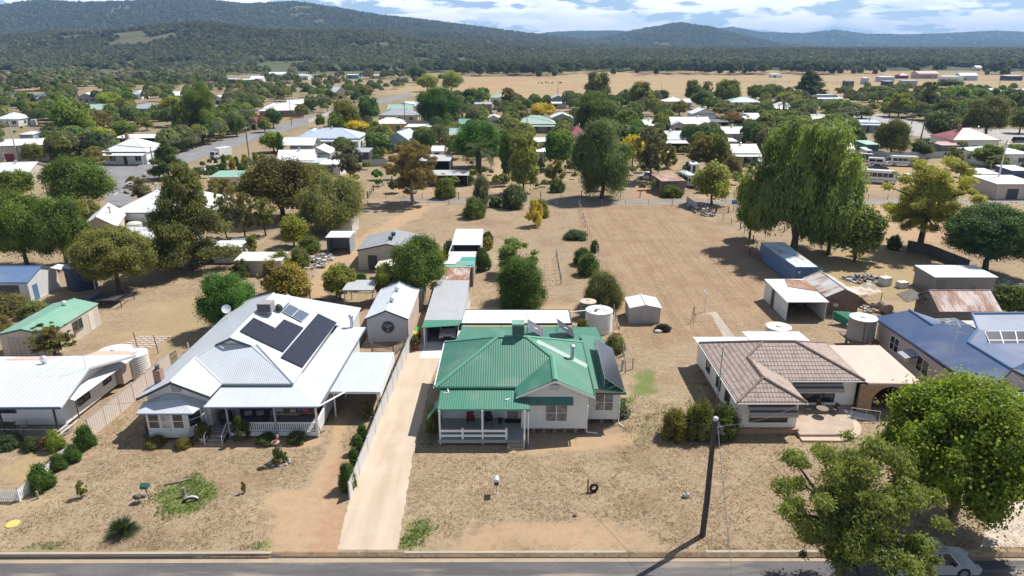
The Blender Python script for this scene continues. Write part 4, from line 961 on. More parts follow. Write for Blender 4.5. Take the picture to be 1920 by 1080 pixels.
# brick front with an arch
ar = MB(); xl, xr, yb = 30.1, 35.2, 52.75; cx, rr, sp_ = 32.75, 1.45, 1.05
prof = [(cx+rr*math.cos(R(a)), sp_+rr*1.0*math.sin(R(a))) for a in np.linspace(180, 0, 17)]
ar.slab([(xl, yb, 0), (cx-rr, yb, 0), (cx-rr, yb, sp_), (xl, yb, sp_)], .24, (0, 1, 0)); ar.slab([(cx+rr, yb, 0), (xr, yb, 0), (xr, yb, sp_), (cx+rr, yb, sp_)], .24, (0, 1, 0))
for (ax, az_), (bx, bz) in zip(prof[:-1], prof[1:]): ar.slab([(ax, yb, az_), (bx, yb, bz), (bx, yb, 2.7), (ax, yb, 2.7)], .24, (0, 1, 0))
ar.slab([(xl, yb, sp_), (cx-rr, yb, sp_), (cx-rr, yb, 2.7), (xl, yb, 2.7)], .24, (0, 1, 0)); ar.slab([(cx+rr, yb, sp_), (xr, yb, sp_), (xr, yb, 2.7), (cx+rr, yb, 2.7)], .24, (0, 1, 0))
part(C_, 'brick_arch', ar, brick((.42, .24, .13), (.30, .16, .085), (.35, .3, .25)))
part(C_, 'carport_side', MB().box(35.05, 35.2, 53, 60.2, 0, 2.8).box(30.1, 35.05, 60.1, 60.25, 0, 2.8), paint((.3, .22, .17), .8))
part(C_, 'mast', MB().path([(18.05, 53.4, .2), (18.05, 53.4, 6.0)], .05), paint((.4, .41, .43), .5, .1, .4))
part(C_, 'garden_box', MB().box(17.6, 18.4, 58.0, 58.2, 0, .2), BRK)

# ================================================================ D: blue roofed house
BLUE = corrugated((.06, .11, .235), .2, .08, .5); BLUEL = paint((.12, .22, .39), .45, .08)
D = thing('blue_roof_house', 'pink-grey house with blue corrugated roof and silver framed solar panels', 'house', (43, 58, 0))
pn, p0 = (-.48, .024, 1.), (38.5, 60, 3.2)
def dl(a, b): return RP(a, b, p0, pn)
LP = [dl(*q) for q in ((1640, 595), (1853, 738), (1897, 692), (1815, 642), (1833, 617), (1800, 600), (1748, 609), (1705, 581))]
fz = LP[2].z
rT = G(1822, 588, LP[4].z+.75); rT2 = rT+Vector((9, .2, 0)); f0 = LP[3]; ax = LP[2]
quadt(D, 'roof', [LP, [f0, ax, (ax.x+2.6, ax.y-.1, ax.z-1.2), (ax.x+4.2, ax.y+2, ax.z-1.2), (f0.x+9.5, f0.y+.4, f0.z-.3), (f0.x+9.5, f0.y+.6, f0.z)],
    [f0, (f0.x+10, f0.y+.2, f0.z), rT2, rT, LP[4]], [rT, rT2, rT2+Vector((0, 5, -2)), rT+Vector((0, 4, -1.6))],
    [LP[7], LP[6], LP[6]+Vector((4, 1.5, -.9)), LP[7]+Vector((3.0, 0, -1.2))]], BLUE, .08)
rc = MB()
for a, b in ((f0, ax), (f0, LP[4]), (LP[7], LP[6]), (rT, rT2), (rT, LP[4])): rc.tube(Vector(a)+Vector((0, 0, .03)), Vector(b)+Vector((0, 0, .03)), .11, n=6)
part(D, 'ridge_capping', rc, BLUEL)
w = MB().slab([(38.75, 66.9, 2.95), (38.75, 51.2, 2.95), (40, 51.0, 2.95), (44.4, 51.2, 2.95), (44.4, 56, 2.95), (52, 56, 2.95), (52, 66.9, 2.95)], 2.7)
w.slab([(39.4, 51.15, 2.96), (44.2, 51.15, 2.96), (ax.x, 51.15, ax.z-.2)], .1, (0, 1, 0)); part(D, 'wall', w, boards((.52, .45, .43), .22, .1))
part(D, 'gutter', MB().tube(LP[0]-Vector((.08, 0, .1)), LP[1]-Vector((.08, 0, .1)), .08, n=6), paint((.02, .03, .06), .5))
part(D, 'bargeboard', MB().slab([LP[1]+Vector((0, -.06, -.2)), ax+Vector((0, -.06, -.2)), ax+Vector((0, -.06, .02)), LP[1]+Vector((0, -.06, .02))], .06, (0, 1, 0)).slab([ax+Vector((0, -.06, -.2)), ax+Vector((2.6, -.16, -1.4)), ax+Vector((2.6, -.16, -1.18)), ax+Vector((0, -.06, .02))], .06, (0, 1, 0)), DKTRIM)
for y, ww in ((62.6, 1.5), (57.4, 1.9)): window(D, (38.74, y+ww, 1.1), ww, 1.4, (0, -1, 0), (-1, 0, 0), lights=2, rail=y > 60)
ac = MB().box(37.95, 38.7, 59.4, 60.5, 1.5, 2.1); ao = part(D, 'air_conditioner', ac, paint((.5, .48, .46), .6, .2)); part(ao, 'hood', MB().slab([(37.5, 59.2, 2.15), (37.5, 60.7, 2.15), (38.75, 60.7, 2.5), (38.75, 59.2, 2.5)], .04), paint((.36, .38, .42), .6), top=D)
n2 = (Vector(rT2)-Vector(f0)).cross(Vector(rT)-Vector(f0)).normalized()
def dr(a, b): return RP(a, b, f0, n2)
panel_array(D, 'solar_panel', [dr(1859, 657), dr(1960, 657), dr(1960, 622), dr(1845, 622)], 4, 2, lift=.12, fr=(.62, .65, .7), cellc=(.045, .05, .075), line=(.13, .14, .17), gap=.04)
panel_array(D, 'solar_panel', [dr(1915, 694), dr(1970, 694), dr(1950, 658), dr(1898, 658)], 2, 2, lift=.12, fr=(.62, .65, .7), cellc=(.045, .05, .075), line=(.13, .14, .17), gap=.04)
panel_array(D, 'solar_panel', [G(1748, 605, 3.6), G(1800, 602, 3.6), G(1790, 597, 3.7), G(1738, 599, 3.7)], 3, 1, fr=(.62, .65, .7), cellc=(.16, .17, .19), line=(.2, .2, .22))
mx, my = 39.8, 56.0
part(D, 'antenna', MB().path([(38.6, 54.6, .2), (38.6, 54.6, 7.6)], .03).path([(37.6, 54.9, 7.5), (39.9, 54.2, 7.7)], .025).path([(38.3, 53.9, 7.55), (38.9, 55.3, 7.6)], .02).path([(37.8, 54.5, 7.55), (38.0, 55.2, 7.5)], .015).path([(39.3, 54.0, 7.65), (39.6, 54.8, 7.65)], .015).path([(38.6, 54.6, 6.9), (39.3, 54.2, 6.8)], .015), paint((.62, .62, .62), .5))
quadt(D, 'porch_roof', [[(40.2, 48.6, 2.5), (46, 48.6, 2.5), (45, 51, 3.1), (41, 51, 3.1)]], BLUE, .06)

# ================================================================ E: long white house at the left edge
ER = corrugated((.62, .66, .70), .35, .1, .45)
E_ = thing('low_white_house', 'low white house with grey ribbed roof and narrow front verandah', 'house', (-42, 54, 0))
quadt(E_, 'roof', [[(-54, 48.2, 3.0), (-36.1, 48.4, 3.0), (-36.6, 53.4, 4.05), (-54, 53.2, 4.05)], [(-54, 53.22, 4.03), (-36.6, 53.42, 4.03), (-34.9, 57.7, 3.25), (-46.6, 57.0, 3.35), (-54, 56.8, 3.35)]], ER, .09)
ef = MB().slab([(-36.12, 48.35, 2.8), (-36.6, 53.4, 3.85), (-36.6, 53.4, 4.02), (-36.12, 48.35, 2.97)], .06, (1, 0, 0)).slab([(-36.6, 53.42, 3.82), (-34.9, 57.7, 3.03), (-34.9, 57.7, 3.22), (-36.6, 53.42, 4.0)], .06, (1, 0, 0)); part(E_, 'bargeboard', ef, paint((.6, .6, .6), .5, .2))
part(E_, 'roof_sheet', MB().slab([(-45.6, 55.9, 3.60), (-42, 55.9, 3.59), (-41.3, 57.2, 3.36), (-45.4, 57.0, 3.37)], .03), paint((.66, .45, .38), .6, .2))
gt = MB(); gutter(gt, [(-54, 48.12, 2.9), (-36.05, 48.32, 2.9)], .14); part(E_, 'gutter', gt, paint((.04, .06, .12), .5))
w = MB().slab([(-37.3, 50.2, .3), (-37.0, 57.4, .3), (-37.0, 57.4, 3.2), (-37.15, 53.4, 3.92), (-37.3, 50.2, 3.2)], 17, (-1, 0, 0)); part(E_, 'wall', w, boards((.78, .78, .78), .3, .05))
part(E_, 'rear_porch', MB().slab([(-36.4, 57.5, .3), (-36.0, 60.2, .3), (-36.0, 60.2, 2.5), (-36.4, 57.5, 2.9)], 4, (-1, 0, 0)), paint((.50, .41, .33), .7, .1)); quadt(E_, 'side_awning', [[(-37.1, 50.4, 2.75), (-36.3, 50.4, 2.45), (-35.7, 58.5, 2.5), (-36.6, 58.5, 2.9)]], paint((.55, .55, .56), .5, .2), .04)
window(E_, (-37.2, 52.0, 1.1), 1.5, 1.25, (.03, 1, 0), (1, -.03, 0), fm=alf); window(E_, (-37.08, 55.6, 1.2), 1.1, 1.0, (.03, 1, 0), (1, -.03, 0), fm=alf)
window(E_, (-44.2, 50.18, 1.5), 2.9, 1.1, fm=alf, lights=3, rail=False)
part(E_, 'porch_floor', MB().box(-54, -36.8, 48.3, 50.2, 0, .3), mineral((.3, .25, .21), (.24, .2, .17), 1, 9))
for x in (-45.6, -41.2, -36.8): part(E_, 'post', MB().box(x-.06, x+.06, 48.4, 48.52, .3, 2.9), paint((.03, .035, .05), .5))
part(E_, 'porch_railing', MB().path([(-54, 48.35, .95), (-37.4, 48.35, .95)], .03).path([(-43, 48.35, .3), (-43, 48.35, .95)], .03).path([(-39.8, 48.35, .3), (-39.8, 48.35, .95)], .03), paint((.55, .5, .47), .5, .1))
part(E_, 'side_railing', MB().path([(-36.9, 47.6, .7), (-36.2, 50, 1.2)], .035).path([(-36.9, 47.6, .35), (-36.2, 50, .8)], .035), WHT)
part(E_, 'downpipe', MB().path([(-37.1, 51.2, 2.7), (-36.85, 51.2, 2.3), (-36.9, 51.3, .3)], .05), paint((.1, .1, .11), .5))
whirly(E_, -41.2, 54.6, 3.9); part(E_, 'antenna', MB().path([(-36.7, 53.2, 3.9), (-36.7, 53.2, 6.6)], .02).path([(-36.7, 53.2, 5.9), (-40.3, 52, 3.8)], .01).path([(-36.7, 53.2, 5.5), (-38.4, 51.5, 3.6)], .01), paint(GALV))
pipe_vent(E_, -48.6, 54.8, 3.8, .5, .08)
# ---------------------------------------------------------------- sheds
def shed(name, label, cat, x0, x1, y0, y1, h, rh, axis, rm, wm, ov=.15, doors=(), wins=(), vents=0, skill=None, open_front=False, group=None, trim=None):
    """rectangular building; rh = ridge height (None: skillion with front height h and back height skill)"""
    T = thing(name, label, cat, ((x0+x1)/2, (y0+y1)/2, 0), 0, group); r = MB(); w = MB()
    if rh is None:
        r.slab([(x0-ov, y0-ov, h), (x1+ov, y0-ov, h), (x1+ov, y1+ov, skill), (x0-ov, y1+ov, skill)], .06)
        if not open_front: w.slab([(x0, y0, 0), (x0, y1, 0), (x0, y1, skill-.07), (x0, y0, h-.07)], x1-x0, (1, 0, 0))
        else:
            for a in (x0, x1-.08): w.slab([(a, y0, 0), (a, y1, 0), (a, y1, skill-.07), (a, y0, h-.07)], .08, (1, 0, 0))
            w.box(x0+.08, x1-.08, y1-.08, y1, 0, skill-.08)
    else:
        r.gable(x0-ov, x1+ov, y0-ov, y1+ov, h, rh, axis)
        if not open_front: w.wallpent(x0, x1, y0, y1, 0, h-.05, rh-.08, axis)
        else:
            w.box(x0, x0+.08, y0, y1, 0, h-.06); w.box(x1-.08, x1, y0, y1, 0, h-.06); w.box(x0+.08, x1-.08, y1-.08, y1, 0, h-.06)
            if axis == 'y': w.slab([(x0, y0, h-.5), (x1, y0, h-.5), (x1, y0, h-.06), ((x0+x1)/2, y0, rh-.08), (x0, y0, h-.06)], .06, (0, 1, 0))
    part(T, 'roof', r, rm); part(T, 'wall', w, wm)
    if trim and rh:
        t = MB()
        if axis == 'y':
            for a, b in (((x0-ov, h), ((x0+x1)/2, rh)), (((x0+x1)/2, rh), (x1+ov, h))): t.slab([(a[0], y0-ov-.04, a[1]-.16), (b[0], y0-ov-.04, b[1]-.16), (b[0], y0-ov-.04, b[1]+.02), (a[0], y0-ov-.04, a[1]+.02)], .05, (0, 1, 0))
        else: t.box(x0-ov, x1+ov, y0-ov-.05, y0-ov, h-.16, h+.0)
        part(T, 'bargeboard', t, trim)
    for (dx, dy, n, ww, hh, m) in doors:
        d = MB()
        if abs(n[1]): d.box(dx, dx+ww, min(dy, dy+n[1]*.04), max(dy, dy+n[1]*.04), .03, hh)
        else: d.box(min(dx, dx+n[0]*.04), max(dx, dx+n[0]*.04), dy, dy+ww, .03, hh)
        part(T, 'door', d, m)
    for a in wins: window(T, *a[:3], **a[3])
    for k in range(vents): whirly(T, (x0+x1)/2+.1, y0+(y1-y0)*(k+.6)/(vents+.3), (rh or h)-.15)
    return T
RD_ = ribbed
BEIGE = ribbed((.56, .50, .43), .25, .08); GALVR = corrugated((.56, .60, .64), .2, .15, .45); DKDOOR = paint((.06, .065, .075), .6); RUSTY = corrugated((.55, .50, .47), .2, .2, .6, .75); OLDW = wood((.22, .19, .165), .6)
WSHEET = ribbed((.68, .69, .69), .25, .15)
t = shed('garage', 'cream garage with pale green low gable roof beside dry back yard', 'garage', -52.4, -47.4, 64.2, 73.0, 2.55, 3.15, 'y', corrugated((.20, .40, .30), .3, .1, .5), BEIGE, .12, doors=((-51.6, 64.2, (0, -1), 2.7, 2.2, ribbed((.42, .38, .35), .5)), (-47.4, 71.0, (1, 0), .9, 2.05, paint((.62, .58, .54), .5))), trim=paint((.04, .12, .09), .5),
    wins=(((-47.38, 68.2, 1.05), 1.5, 1.1, dict(ux=(0, 1, 0), n=(1, 0, 0), fm=paint((.2, .17, .14), .5), rail=False)),)); whirly(t, -49.8, 71.0, 3.0)
t = shed('garage', 'white ribbed shed with bright blue gable roof and dark blue roller door', 'garage', -68.5, -60.2, 80.2, 86.0, 2.75, 3.9, 'x', corrugated((.12, .20, .37), .3, .08, .45), WSHEET, .2, doors=((-65.6, 80.2, (0, -1), 4.2, 2.3, ribbed((.045, .06, .09), .3)), (-60.2, 80.9, (1, 0), .9, 2.05, paint((.10, .2, .36), .5))), trim=paint((.10, .18, .36), .5))
part(t, 'awning', MB().slab([(-60.0, 84.5, 3.2), (-58.6, 84.6, 2.9), (-58.6, 86.4, 2.9), (-60.0, 86.2, 3.2)], .05), WSHEET)
t = shed('studio', 'white boarded studio with two tone metal gable roof and round tree emblem', 'studio', -15.6, -11.3, 68.0, 77.3, 2.75, 3.75, 'y', corrugated((.68, .73, .79), .17, .06, .45), boards((.55, .58, .63), .28, .1), .2, trim=paint((.075, .085, .10), .5))
part(t, 'side_wall', MB().box(-11.29, -11.2, 68.1, 77.2, .1, 2.66), mineral((.62, .52, .46), (.5, .36, .3), 1.1, 8, .2))
em = MB().tube((-13.35, 67.99, 1.75), (-13.35, 67.9, 1.75), .66, n=28); eo = part(t, 'emblem', em, paint((.035, .04, .055), .4)); g = MB()
rr = random.Random(4); c0 = Vector((-13.35, 67.885, 1.75))
def ev_(x, z): return c0+Vector((x, 0, z))
g.tube(ev_(0, -.42), ev_(0, .02), .05, .03, 6)
for a in (-.5, -.28, -.1, .12, .3, .5): g.tube(ev_(0, -.05), ev_(a*.9, .22+.25*(1-abs(a)*1.4)), .016, .01, 5)
for k in range(46):
    q, w_ = rr.uniform(.1, .52), rr.uniform(.0, math.pi); g.obox(ev_(math.cos(w_)*q, math.sin(w_)*q*.95-.0), .045, .01, .045)
for a in (-.32, -.16, .16, .32): g.tube(ev_(0, -.38), ev_(a, -.5), .016, .01, 5)
part(eo, 'tree_motif', g, paint((.45, .48, .54), .5), top=t)
for y in (70.5, 74.0): part(t, 'roof_vent', MB().lathe((-13.2, y, 3.6), [(.16, 0), (.16, .35), (.26, .35), (.26, .6), (.1, .66)], 12), paint((.6, .63, .66), .4, .1, .5))
shed('back_room', 'pale skillion room behind white studio under tall green tree', 'shed', -15.0, -10.9, 77.6, 81.6, 2.5, None, 'y', paint((.70, .68, .64), .5, .15), paint((.55, .49, .42), .6, .15), .1, skill=2.9)
t = shed('long_carport', 'long grey carport with green front flap beside the gravel driveway', 'carport', -9.3, -5.4, 67.9, 80.4, 2.62, None, 'y', corrugated((.42, .44, .47), .2, .1, .5), paint((.6, .6, .6), .6, .2), .1, skill=2.85, open_front=True)
part(t, 'front_flap', MB().slab([(-9.5, 66.4, 2.35), (-5.6, 66.8, 2.45), (-5.3, 67.85, 2.64), (-9.4, 67.8, 2.64)], .05), corrugated((.05, .24, .16), .2)); 
for x, y in ((-9.3, 66.7), (-5.7, 67.0)): part(t, 'post', MB().box(x-.06, x+.06, y-.06, y+.06, 0, 2.4), TRIMW)
shed('lean_to', 'rusty streaked iron roofed shed in row behind the long carport', 'shed', -8.9, -5.6, 80.8, 86.0, 2.55, None, 'y', corrugated((.52, .47, .44), .3, .2, .7, .7), OLDW, .15, skill=2.7)
t = shed('lean_to', 'faded green roofed shed in row behind rusty iron roof', 'shed', -9.2, -5.2, 86.3, 89.2, 2.75, None, 'y', corrugated((.16, .34, .26), .3, .25, .6, .1), OLDW, .15, skill=2.6)
part(t, 'roof_sheet', MB().slab([(-9.6, 87.6, 2.76), (-7.6, 87.6, 2.76), (-7.4, 89.3, 2.68), (-9.2, 89.3, 2.68)], .03), paint((.62, .60, .56), .6, .3)); part(t, 'roof_sheet', MB().slab([(-6.1, 87.0, 2.78), (-5.2, 87.0, 2.78), (-5.1, 89.4, 2.69), (-5.9, 89.4, 2.69)], .03), paint((.12, .36, .36), .6, .2))
t = shed('lean_to', 'white roofed low shed with teal strip between green roof and tall shed', 'shed', -8.8, -5.2, 89.8, 94.4, 2.5, None, 'y', corrugated((.62, .62, .60), .3, .15, .6), paint((.5, .48, .45), .7, .2), .1, skill=2.5)
part(t, 'roof_sheet', MB().slab([(-7.2, 89.9, 2.55), (-5.1, 89.9, 2.55), (-5.1, 91.6, 2.55), (-7.0, 91.6, 2.55)], .03), paint((.06, .3, .28), .6, .2))
t = shed('tall_shed', 'tall pale roofed shed with open dark front beside clipped hedge', 'shed', -8.7, -4.6, 96.0, 104.5, 3.1, None, 'y', corrugated((.66, .70, .75), .2, .06, .45), ribbed((.60, .65, .72), .25), .12, skill=3.25, open_front=True)
part(t, 'lining', MB().box(-8.6, -4.7, 97.6, 97.7, 0, 3.0), paint((.035, .037, .055), .8)); part(t, 'front_rail', MB().box(-8.7, -4.6, 95.93, 95.99, 1.55, 1.63), TRIMW); part(t, 'downpipe', MB().path([(-8.8, 95.9, 3.0), (-9.1, 94, 2.2), (-9.1, 92.5, 0)], .07), WHT)  # near-black sheet across the shed, set back from its open front
t = shed('workshop', 'cream workshop with dark grey gable roof and two black roof vents', 'shed', -22.0, -13.6, 93.6, 101.6, 3.0, 3.9, 'y', corrugated((.30, .32, .345), .25, .08, .5), ribbed((.55, .50, .42), .3, .06), .12, doors=((-20.6, 93.6, (0, -1), 1.3, 2.2, paint((.07, .065, .07), .6)),), trim=paint((.04, .045, .06), .5))
for y in (95.8, 98.2): part(t, 'roof_vent', MB().lathe((-17.6, y, 3.7), [(.25, 0), (.22, .3), (.34, .32), (.36, .62), (.2, .66)], 12), paint((.04, .04, .045), .5))
shed('garden_hut', 'small brown board hut with cream roof in front of workshop', 'shed', -18.4, -15.6, 88.5, 91.0, 2.05, 2.35, 'y', paint((.66, .62, .54), .6, .15), wood((.13, .07, .05)), .2)
t = thing('shelter', 'small open shelter with grey corrugated roof on slim posts', 'shelter', (-18.6, 79.5, 0)); quadt(t, 'roof', [[(-20.6, 78.0, 2.45), (-16.9, 78.0, 2.45), (-16.6, 81.4, 2.6), (-20.5, 81.4, 2.6)]], corrugated((.45, .47, .50), .25, .1), .12)
for x, y in ((-20.4, 78.2), (-17.0, 78.2), (-20.3, 81.2), (-16.8, 81.2)): part(t, 'post', MB().box(x-.05, x+.05, y-.05, y+.05, 0, 2.4), paint((.3, .31, .33), .5))
t = shed('garden_shed', 'small silver sheet garden shed with white gable roof on paddock edge', 'shed', 13.6, 17.1, 73.3, 76.6, 1.95, 2.35, 'y', paint((.72, .75, .77), .45, .1), ribbed((.42, .42, .41), .3, .25), .12)
# right hand lot
t = shed('white_shed', 'open fronted shed with peeling white side boards and patched pale roof', 'shed', 32.0, 36.6, 74.2, 81.6, 2.35, None, 'y', corrugated((.62, .65, .68), .25, .12), boards((.70, .72, .72), .9, .5, (.4, .36, .32)), .15, skill=2.6, open_front=True)
part(t, 'roof_sheet', MB().slab([(33.8, 79.0, 2.57), (36.7, 77.4, 2.52), (36.8, 81.2, 2.63), (34.4, 81.6, 2.645)], .03), corrugated((.42, .30, .25), .25, .2, .7, .8)); part(t, 'side_door', MB().box(31.95, 32.0, 78.2, 79.1, 0, 2.2), DKDOOR); part(t, 'junk', MB().box(33, 34.4, 79.5, 80.5, 0, 1.2).box(35, 36, 78.6, 80, 0, .9), paint((.12, .11, .1), .8))
cont = thing('shipping_container', 'long blue shipping container with rust on its pale roof', 'container', (39.6, 92.5, 0))
def dirbox(m, P, z0, z1): m.slab([(p[0], p[1], z1) for p in P], z1-z0)
cP = [(37.75, 86.6), (40.6, 86.6), (40.75, 98.8), (37.3, 98.8)]
m = MB(); dirbox(m, cP, .1, 2.62); part(cont, 'body', m, ribbed((.10, .20, .36), .3, .2)); m = MB(); dirbox(m, [(37.72, 86.56), (40.63, 86.56), (40.78, 98.84), (37.27, 98.84)], 2.621, 2.68); part(cont, 'roof', m, corrugated((.56, .70, .76), .3, .2, .6, .42))
for x in (37.95, 39.22): o = part(cont, 'door', MB().box(x, x+1.2, 86.52, 86.59, .2, 2.45), paint((.07, .16, .31), .6, .2)); part(o, 'lock_rod', MB().tube((x+.4, 86.49, .25), (x+.4, 86.49, 2.4), .025, n=6).tube((x+.85, 86.49, .25), (x+.85, 86.49, 2.4), .025, n=6), paint((.2, .26, .34), .5), top=cont)
part(cont, 'notice_plate', MB().box(38.1, 38.45, 86.5, 86.515, 1.75, 2.1), paint((.6, .62, .62), .6)); part(cont, 'bin', MB().box(41.0, 42.3, 85.4, 86.8, 0, 1.2), paint((.04, .05, .08), .7))
t = shed('slab_shed', 'old brown timber shed with flaking white iron gable roof', 'shed', 37.3, 41.2, 76.0, 82.6, 2.35, 3.35, 'y', corrugated((.60, .58, .57), .25, .3, .65, .45), wood((.20, .14, .11), .7), .2)
part(t, 'basin', MB().lathe((38.4, 75.8, 1.15), [(.05, 0), (.3, .06), (.32, .4), (.28, .42)], 12), paint((.5, .46, .44), .6, .3)); part(t, 'side_board', MB().box(37.2, 37.28, 76, 82.4, .1, 2.2), wood((.30, .27, .24), .6))
t = shed('slab_shed', 'weathered grey plank shed with rust blotched iron roof beside blue roof', 'shed', 47.7, 54.2, 70.9, 75.6, 2.5, 4.1, 'x', corrugated((.60, .52, .50), .25, .2, .65, .62), wood((.19, .18, .17), .7), .25, wins=(((47.68, 74.0, 2.2), .6, .7, dict(ux=(0, -1, 0), n=(-1, 0, 0), fm=OLDW, lights=1, rail=False)),))
part(t, 'lean_to', MB().slab([(46.0, 74.5, 2.2), (47.7, 74.0, 3.0), (47.7, 77.0, 3.0), (46.2, 77.2, 2.2)], .06), OLDW)
shed('iron_shed', 'dark walled shed with bright white flat roof on back fence line', 'shed', 54.2, 62.0, 82.9, 87.4, 2.5, None, 'y', paint((.76, .77, .78), .45, .06), ribbed((.22, .225, .235), .4, .3), .15, skill=2.62, doors=((54.6, 82.9, (0, -1), 1.2, 2.0, paint((.16, .17, .18), .6)),))
# tanks
def tank(label, x, y, r, h, c, top, z=0, group=None, open_top=False, dome=.18, m2=None):
    T = thing('water_tank', label, 'water tank', (x, y, 0), 0, group); prof = [(r, z)]; n = int(h/.22)
    for k in range(n): prof += [(r*1.012, z+h*(k+.35)/n), (r*1.012, z+h*(k+.65)/n), (r*.992, z+h*(k+.95)/n)]
    part(T, 'wall', MB().lathe((x, y, 0), prof+[(r, z+h)], 32), c, smooth=False)
    part(T, 'lid', MB().lathe((x, y, z+h+.003), [(r*1.02, 0), (r*1.02, .05), (r*.6, dome*.8), (r*.22, dome), (r*.22, dome+.1), (.05, dome+.12)], 32), top)
    return T
PW = paint((.74, .75, .75), .45, .08)
t = tank('large white ribbed water tank with pipes beside green roofed cottage', 9.75, 71.2, 1.5, 2.45, PW, PW); part(t, 'inlet_pipe', MB().path([(6.2, 69.6, 2.85), (9.0, 70.7, 2.7)], .06).path([(9.9, 71.9, 2.85), (10.6, 70.2, 2.75)], .06), WHT); part(t, 'hatch', MB().tube((9.3, 70.6, 2.55), (9.3, 70.6, 2.7), .2, n=12), DKDOOR)
tank('dark green water tank with rust stained pale lid behind white tank', 8.95, 75.2, .95, 2.0, paint((.10, .16, .13), .5), mineral((.62, .56, .48), (.45, .3, .2), 1.2, 6))
tank('white water tank sunk behind the tiled house roof', 28.55, 67.6, 1.3, 1.95, paint((.66, .62, .58), .5), mineral((.74, .72, .68), (.6, .5, .42), .8, 6, .15), dome=.06)
tank('left of the two cream water tanks behind low white house', -38.6, 60.6, 1.55, 2.3, paint((.70, .66, .62), .5), PW); tank('smaller cream water tank near the chimney of the white house', -36.5, 60.0, 1.25, 2.2, paint((.70, .66, .62), .5), PW, .1)
t = tank('rust stained iron water tank on timber stand beside blue roof', 36.9, 66.6, 1.35, 2.3, corrugated((.36, .36, .36), .3, .3, .6, .55), paint((.72, .72, .7), .5, .2), 1.1, dome=.05); s = MB()
for a, b in ((-.9, -.9), (.9, -.9), (-.9, .9), (.9, .9)): s.box(36.9+a-.1, 36.9+a+.1, 66.6+b-.1, 66.6+b+.1, 0, .95)
s.box(35.4, 38.4, 65.1, 68.1, .95, 1.1); part(t, 'stand', s, OLDW); part(t, 'ladder', MB().path([(36.5, 65.2, 0), (36.5, 65.3, 3.4)], .03).path([(37.0, 65.2, 0), (37.0, 65.3, 3.4)], .03), DKDOOR)
t = tank('dark blue corrugated water tank beside blue roofed shed', -57.2, 86.0, 1.75, 3.1, paint((.03, .05, .10), .5), paint((.04, .06, .11), .5)); part(t, 'overflow_pipe', MB().path([(-55.4, 85.6, 3.0), (-55.1, 85.2, 0)], .07), WHT)
tank('dark teal water tank standing next to small white shed', -46.2, 97.6, 1.3, 2.9, paint((.05, .10, .12), .6), paint((.12, .18, .2), .5))
shed('small_shed', 'small white shed beside dark teal water tank', 'shed', -44.2, -40.0, 97.0, 100.0, 2.5, None, 'y', PW, WSHEET, .12, skill=2.6)
shed('small_shed', 'beige walled low shed behind yellow green shrubs', 'shed', -38.6, -32.2, 91.0, 94.2, 2.2, None, 'y', paint((.68, .66, .62), .5, .2), ribbed((.42, .38, .34), .3), .12, skill=2.5)
t = thing('trailer', 'grey box trailer tilted beside small white shed', 'trailer', (-43.2, 103.5, 0)); part(t, 'tray', MB().slab([(-44.6, 102.6, .7), (-42.2, 102.6, .9), (-42.2, 105, 1.7), (-44.6, 105, 1.5)], .5), paint((.25, .28, .33), .6)); part(t, 'wheel', MB().tube((-44.7, 103.8, .35), (-44.9, 103.8, .35), .35, n=14), paint((.03, .03, .03), .9)); part(t, 'drawbar', MB().tube((-42.2, 103.8, .5), (-41.2, 103.2, .4), .06), DKDOOR)
shed('hut', 'plain cream walled shed half hidden under the weeping olive tree', 'shed', -31.5, -27.2, 113, 118, 2.6, 3.2, 'y', paint((.7, .7, .7), .5), paint((.6, .58, .53), .6), .15)
t = shed('open_shed', 'open lean-to of grey sheets beside white scrap heap', 'shed', -28.6, -25.0, 101.6, 105, 2.7, None, 'y', paint((.62, .68, .70), .5, .2), ribbed((.28, .33, .36), .4), .1, skill=2.8, open_front=True)
def heap(name, label, cat, x, y, rx, ry, h, n, cols, seed, lng=1.6):
    g = random.Random(seed); T = thing(name, label, cat, (x, y, 0))
    for ci, c in enumerate(cols):
        m = MB()
        for k in range(n//len(cols)):
            a, q = g.uniform(0, 6.28), math.sqrt(g.random()); cx, cy = x+math.cos(a)*q*rx, y+math.sin(a)*q*ry; cz = g.uniform(0.03, h*(1.05-q))
            if g.random() < .6:
                d = Vector((g.uniform(-1, 1), g.uniform(-1, 1), g.uniform(-.2, .35)))*g.uniform(.4, lng)*.6; m.tube(Vector((cx, cy, cz))-d*.5, Vector((cx, cy, cz))+d*.5, g.uniform(.03, .08), n=5)
            else: m.obox((cx, cy, max(0.01, cz-.1)), g.uniform(.2, .8), g.uniform(.2, .6), g.uniform(.06, .35), g.uniform(0, 3))
        part(T, ('debris', 'sheet_debris', 'rubble')[ci % 3], m, c)
    return T
heap('scrap_heap', 'pale heap of scrap timber and sheet beside open lean-to', 'scrap heap', -28.8, 97.6, 2.0, 4.4, 1.3, 130, [paint((.5, .49, .48), .7, .3), paint((.62, .62, .62), .6, .2), OLDW], 3)
heap('scrap_heap', 'low heap of pipes and dark scrap in the straw yard', 'scrap heap', 48.6, 89.0, 3.0, 1.6, 1.0, 110, [paint((.4, .4, .42), .6, .3), DKDOOR, OLDW], 5, 2.6)
heap('stone_heap', 'grey rubble heap behind white flat roofed shed', 'rubble heap', 65.5, 86.0, 3.5, 3.5, 1.0, 160, [paint((.42, .40, .38), .8, .3), paint((.3, .29, .28), .8)], 6, .6)
heap('scrap_heap', 'tangle of timber and wire mesh by brown timber shed', 'scrap heap', 44.3, 77.4, 1.8, 1.6, .8, 60, [OLDW, paint((.45, .4, .34), .8, .3)], 8)
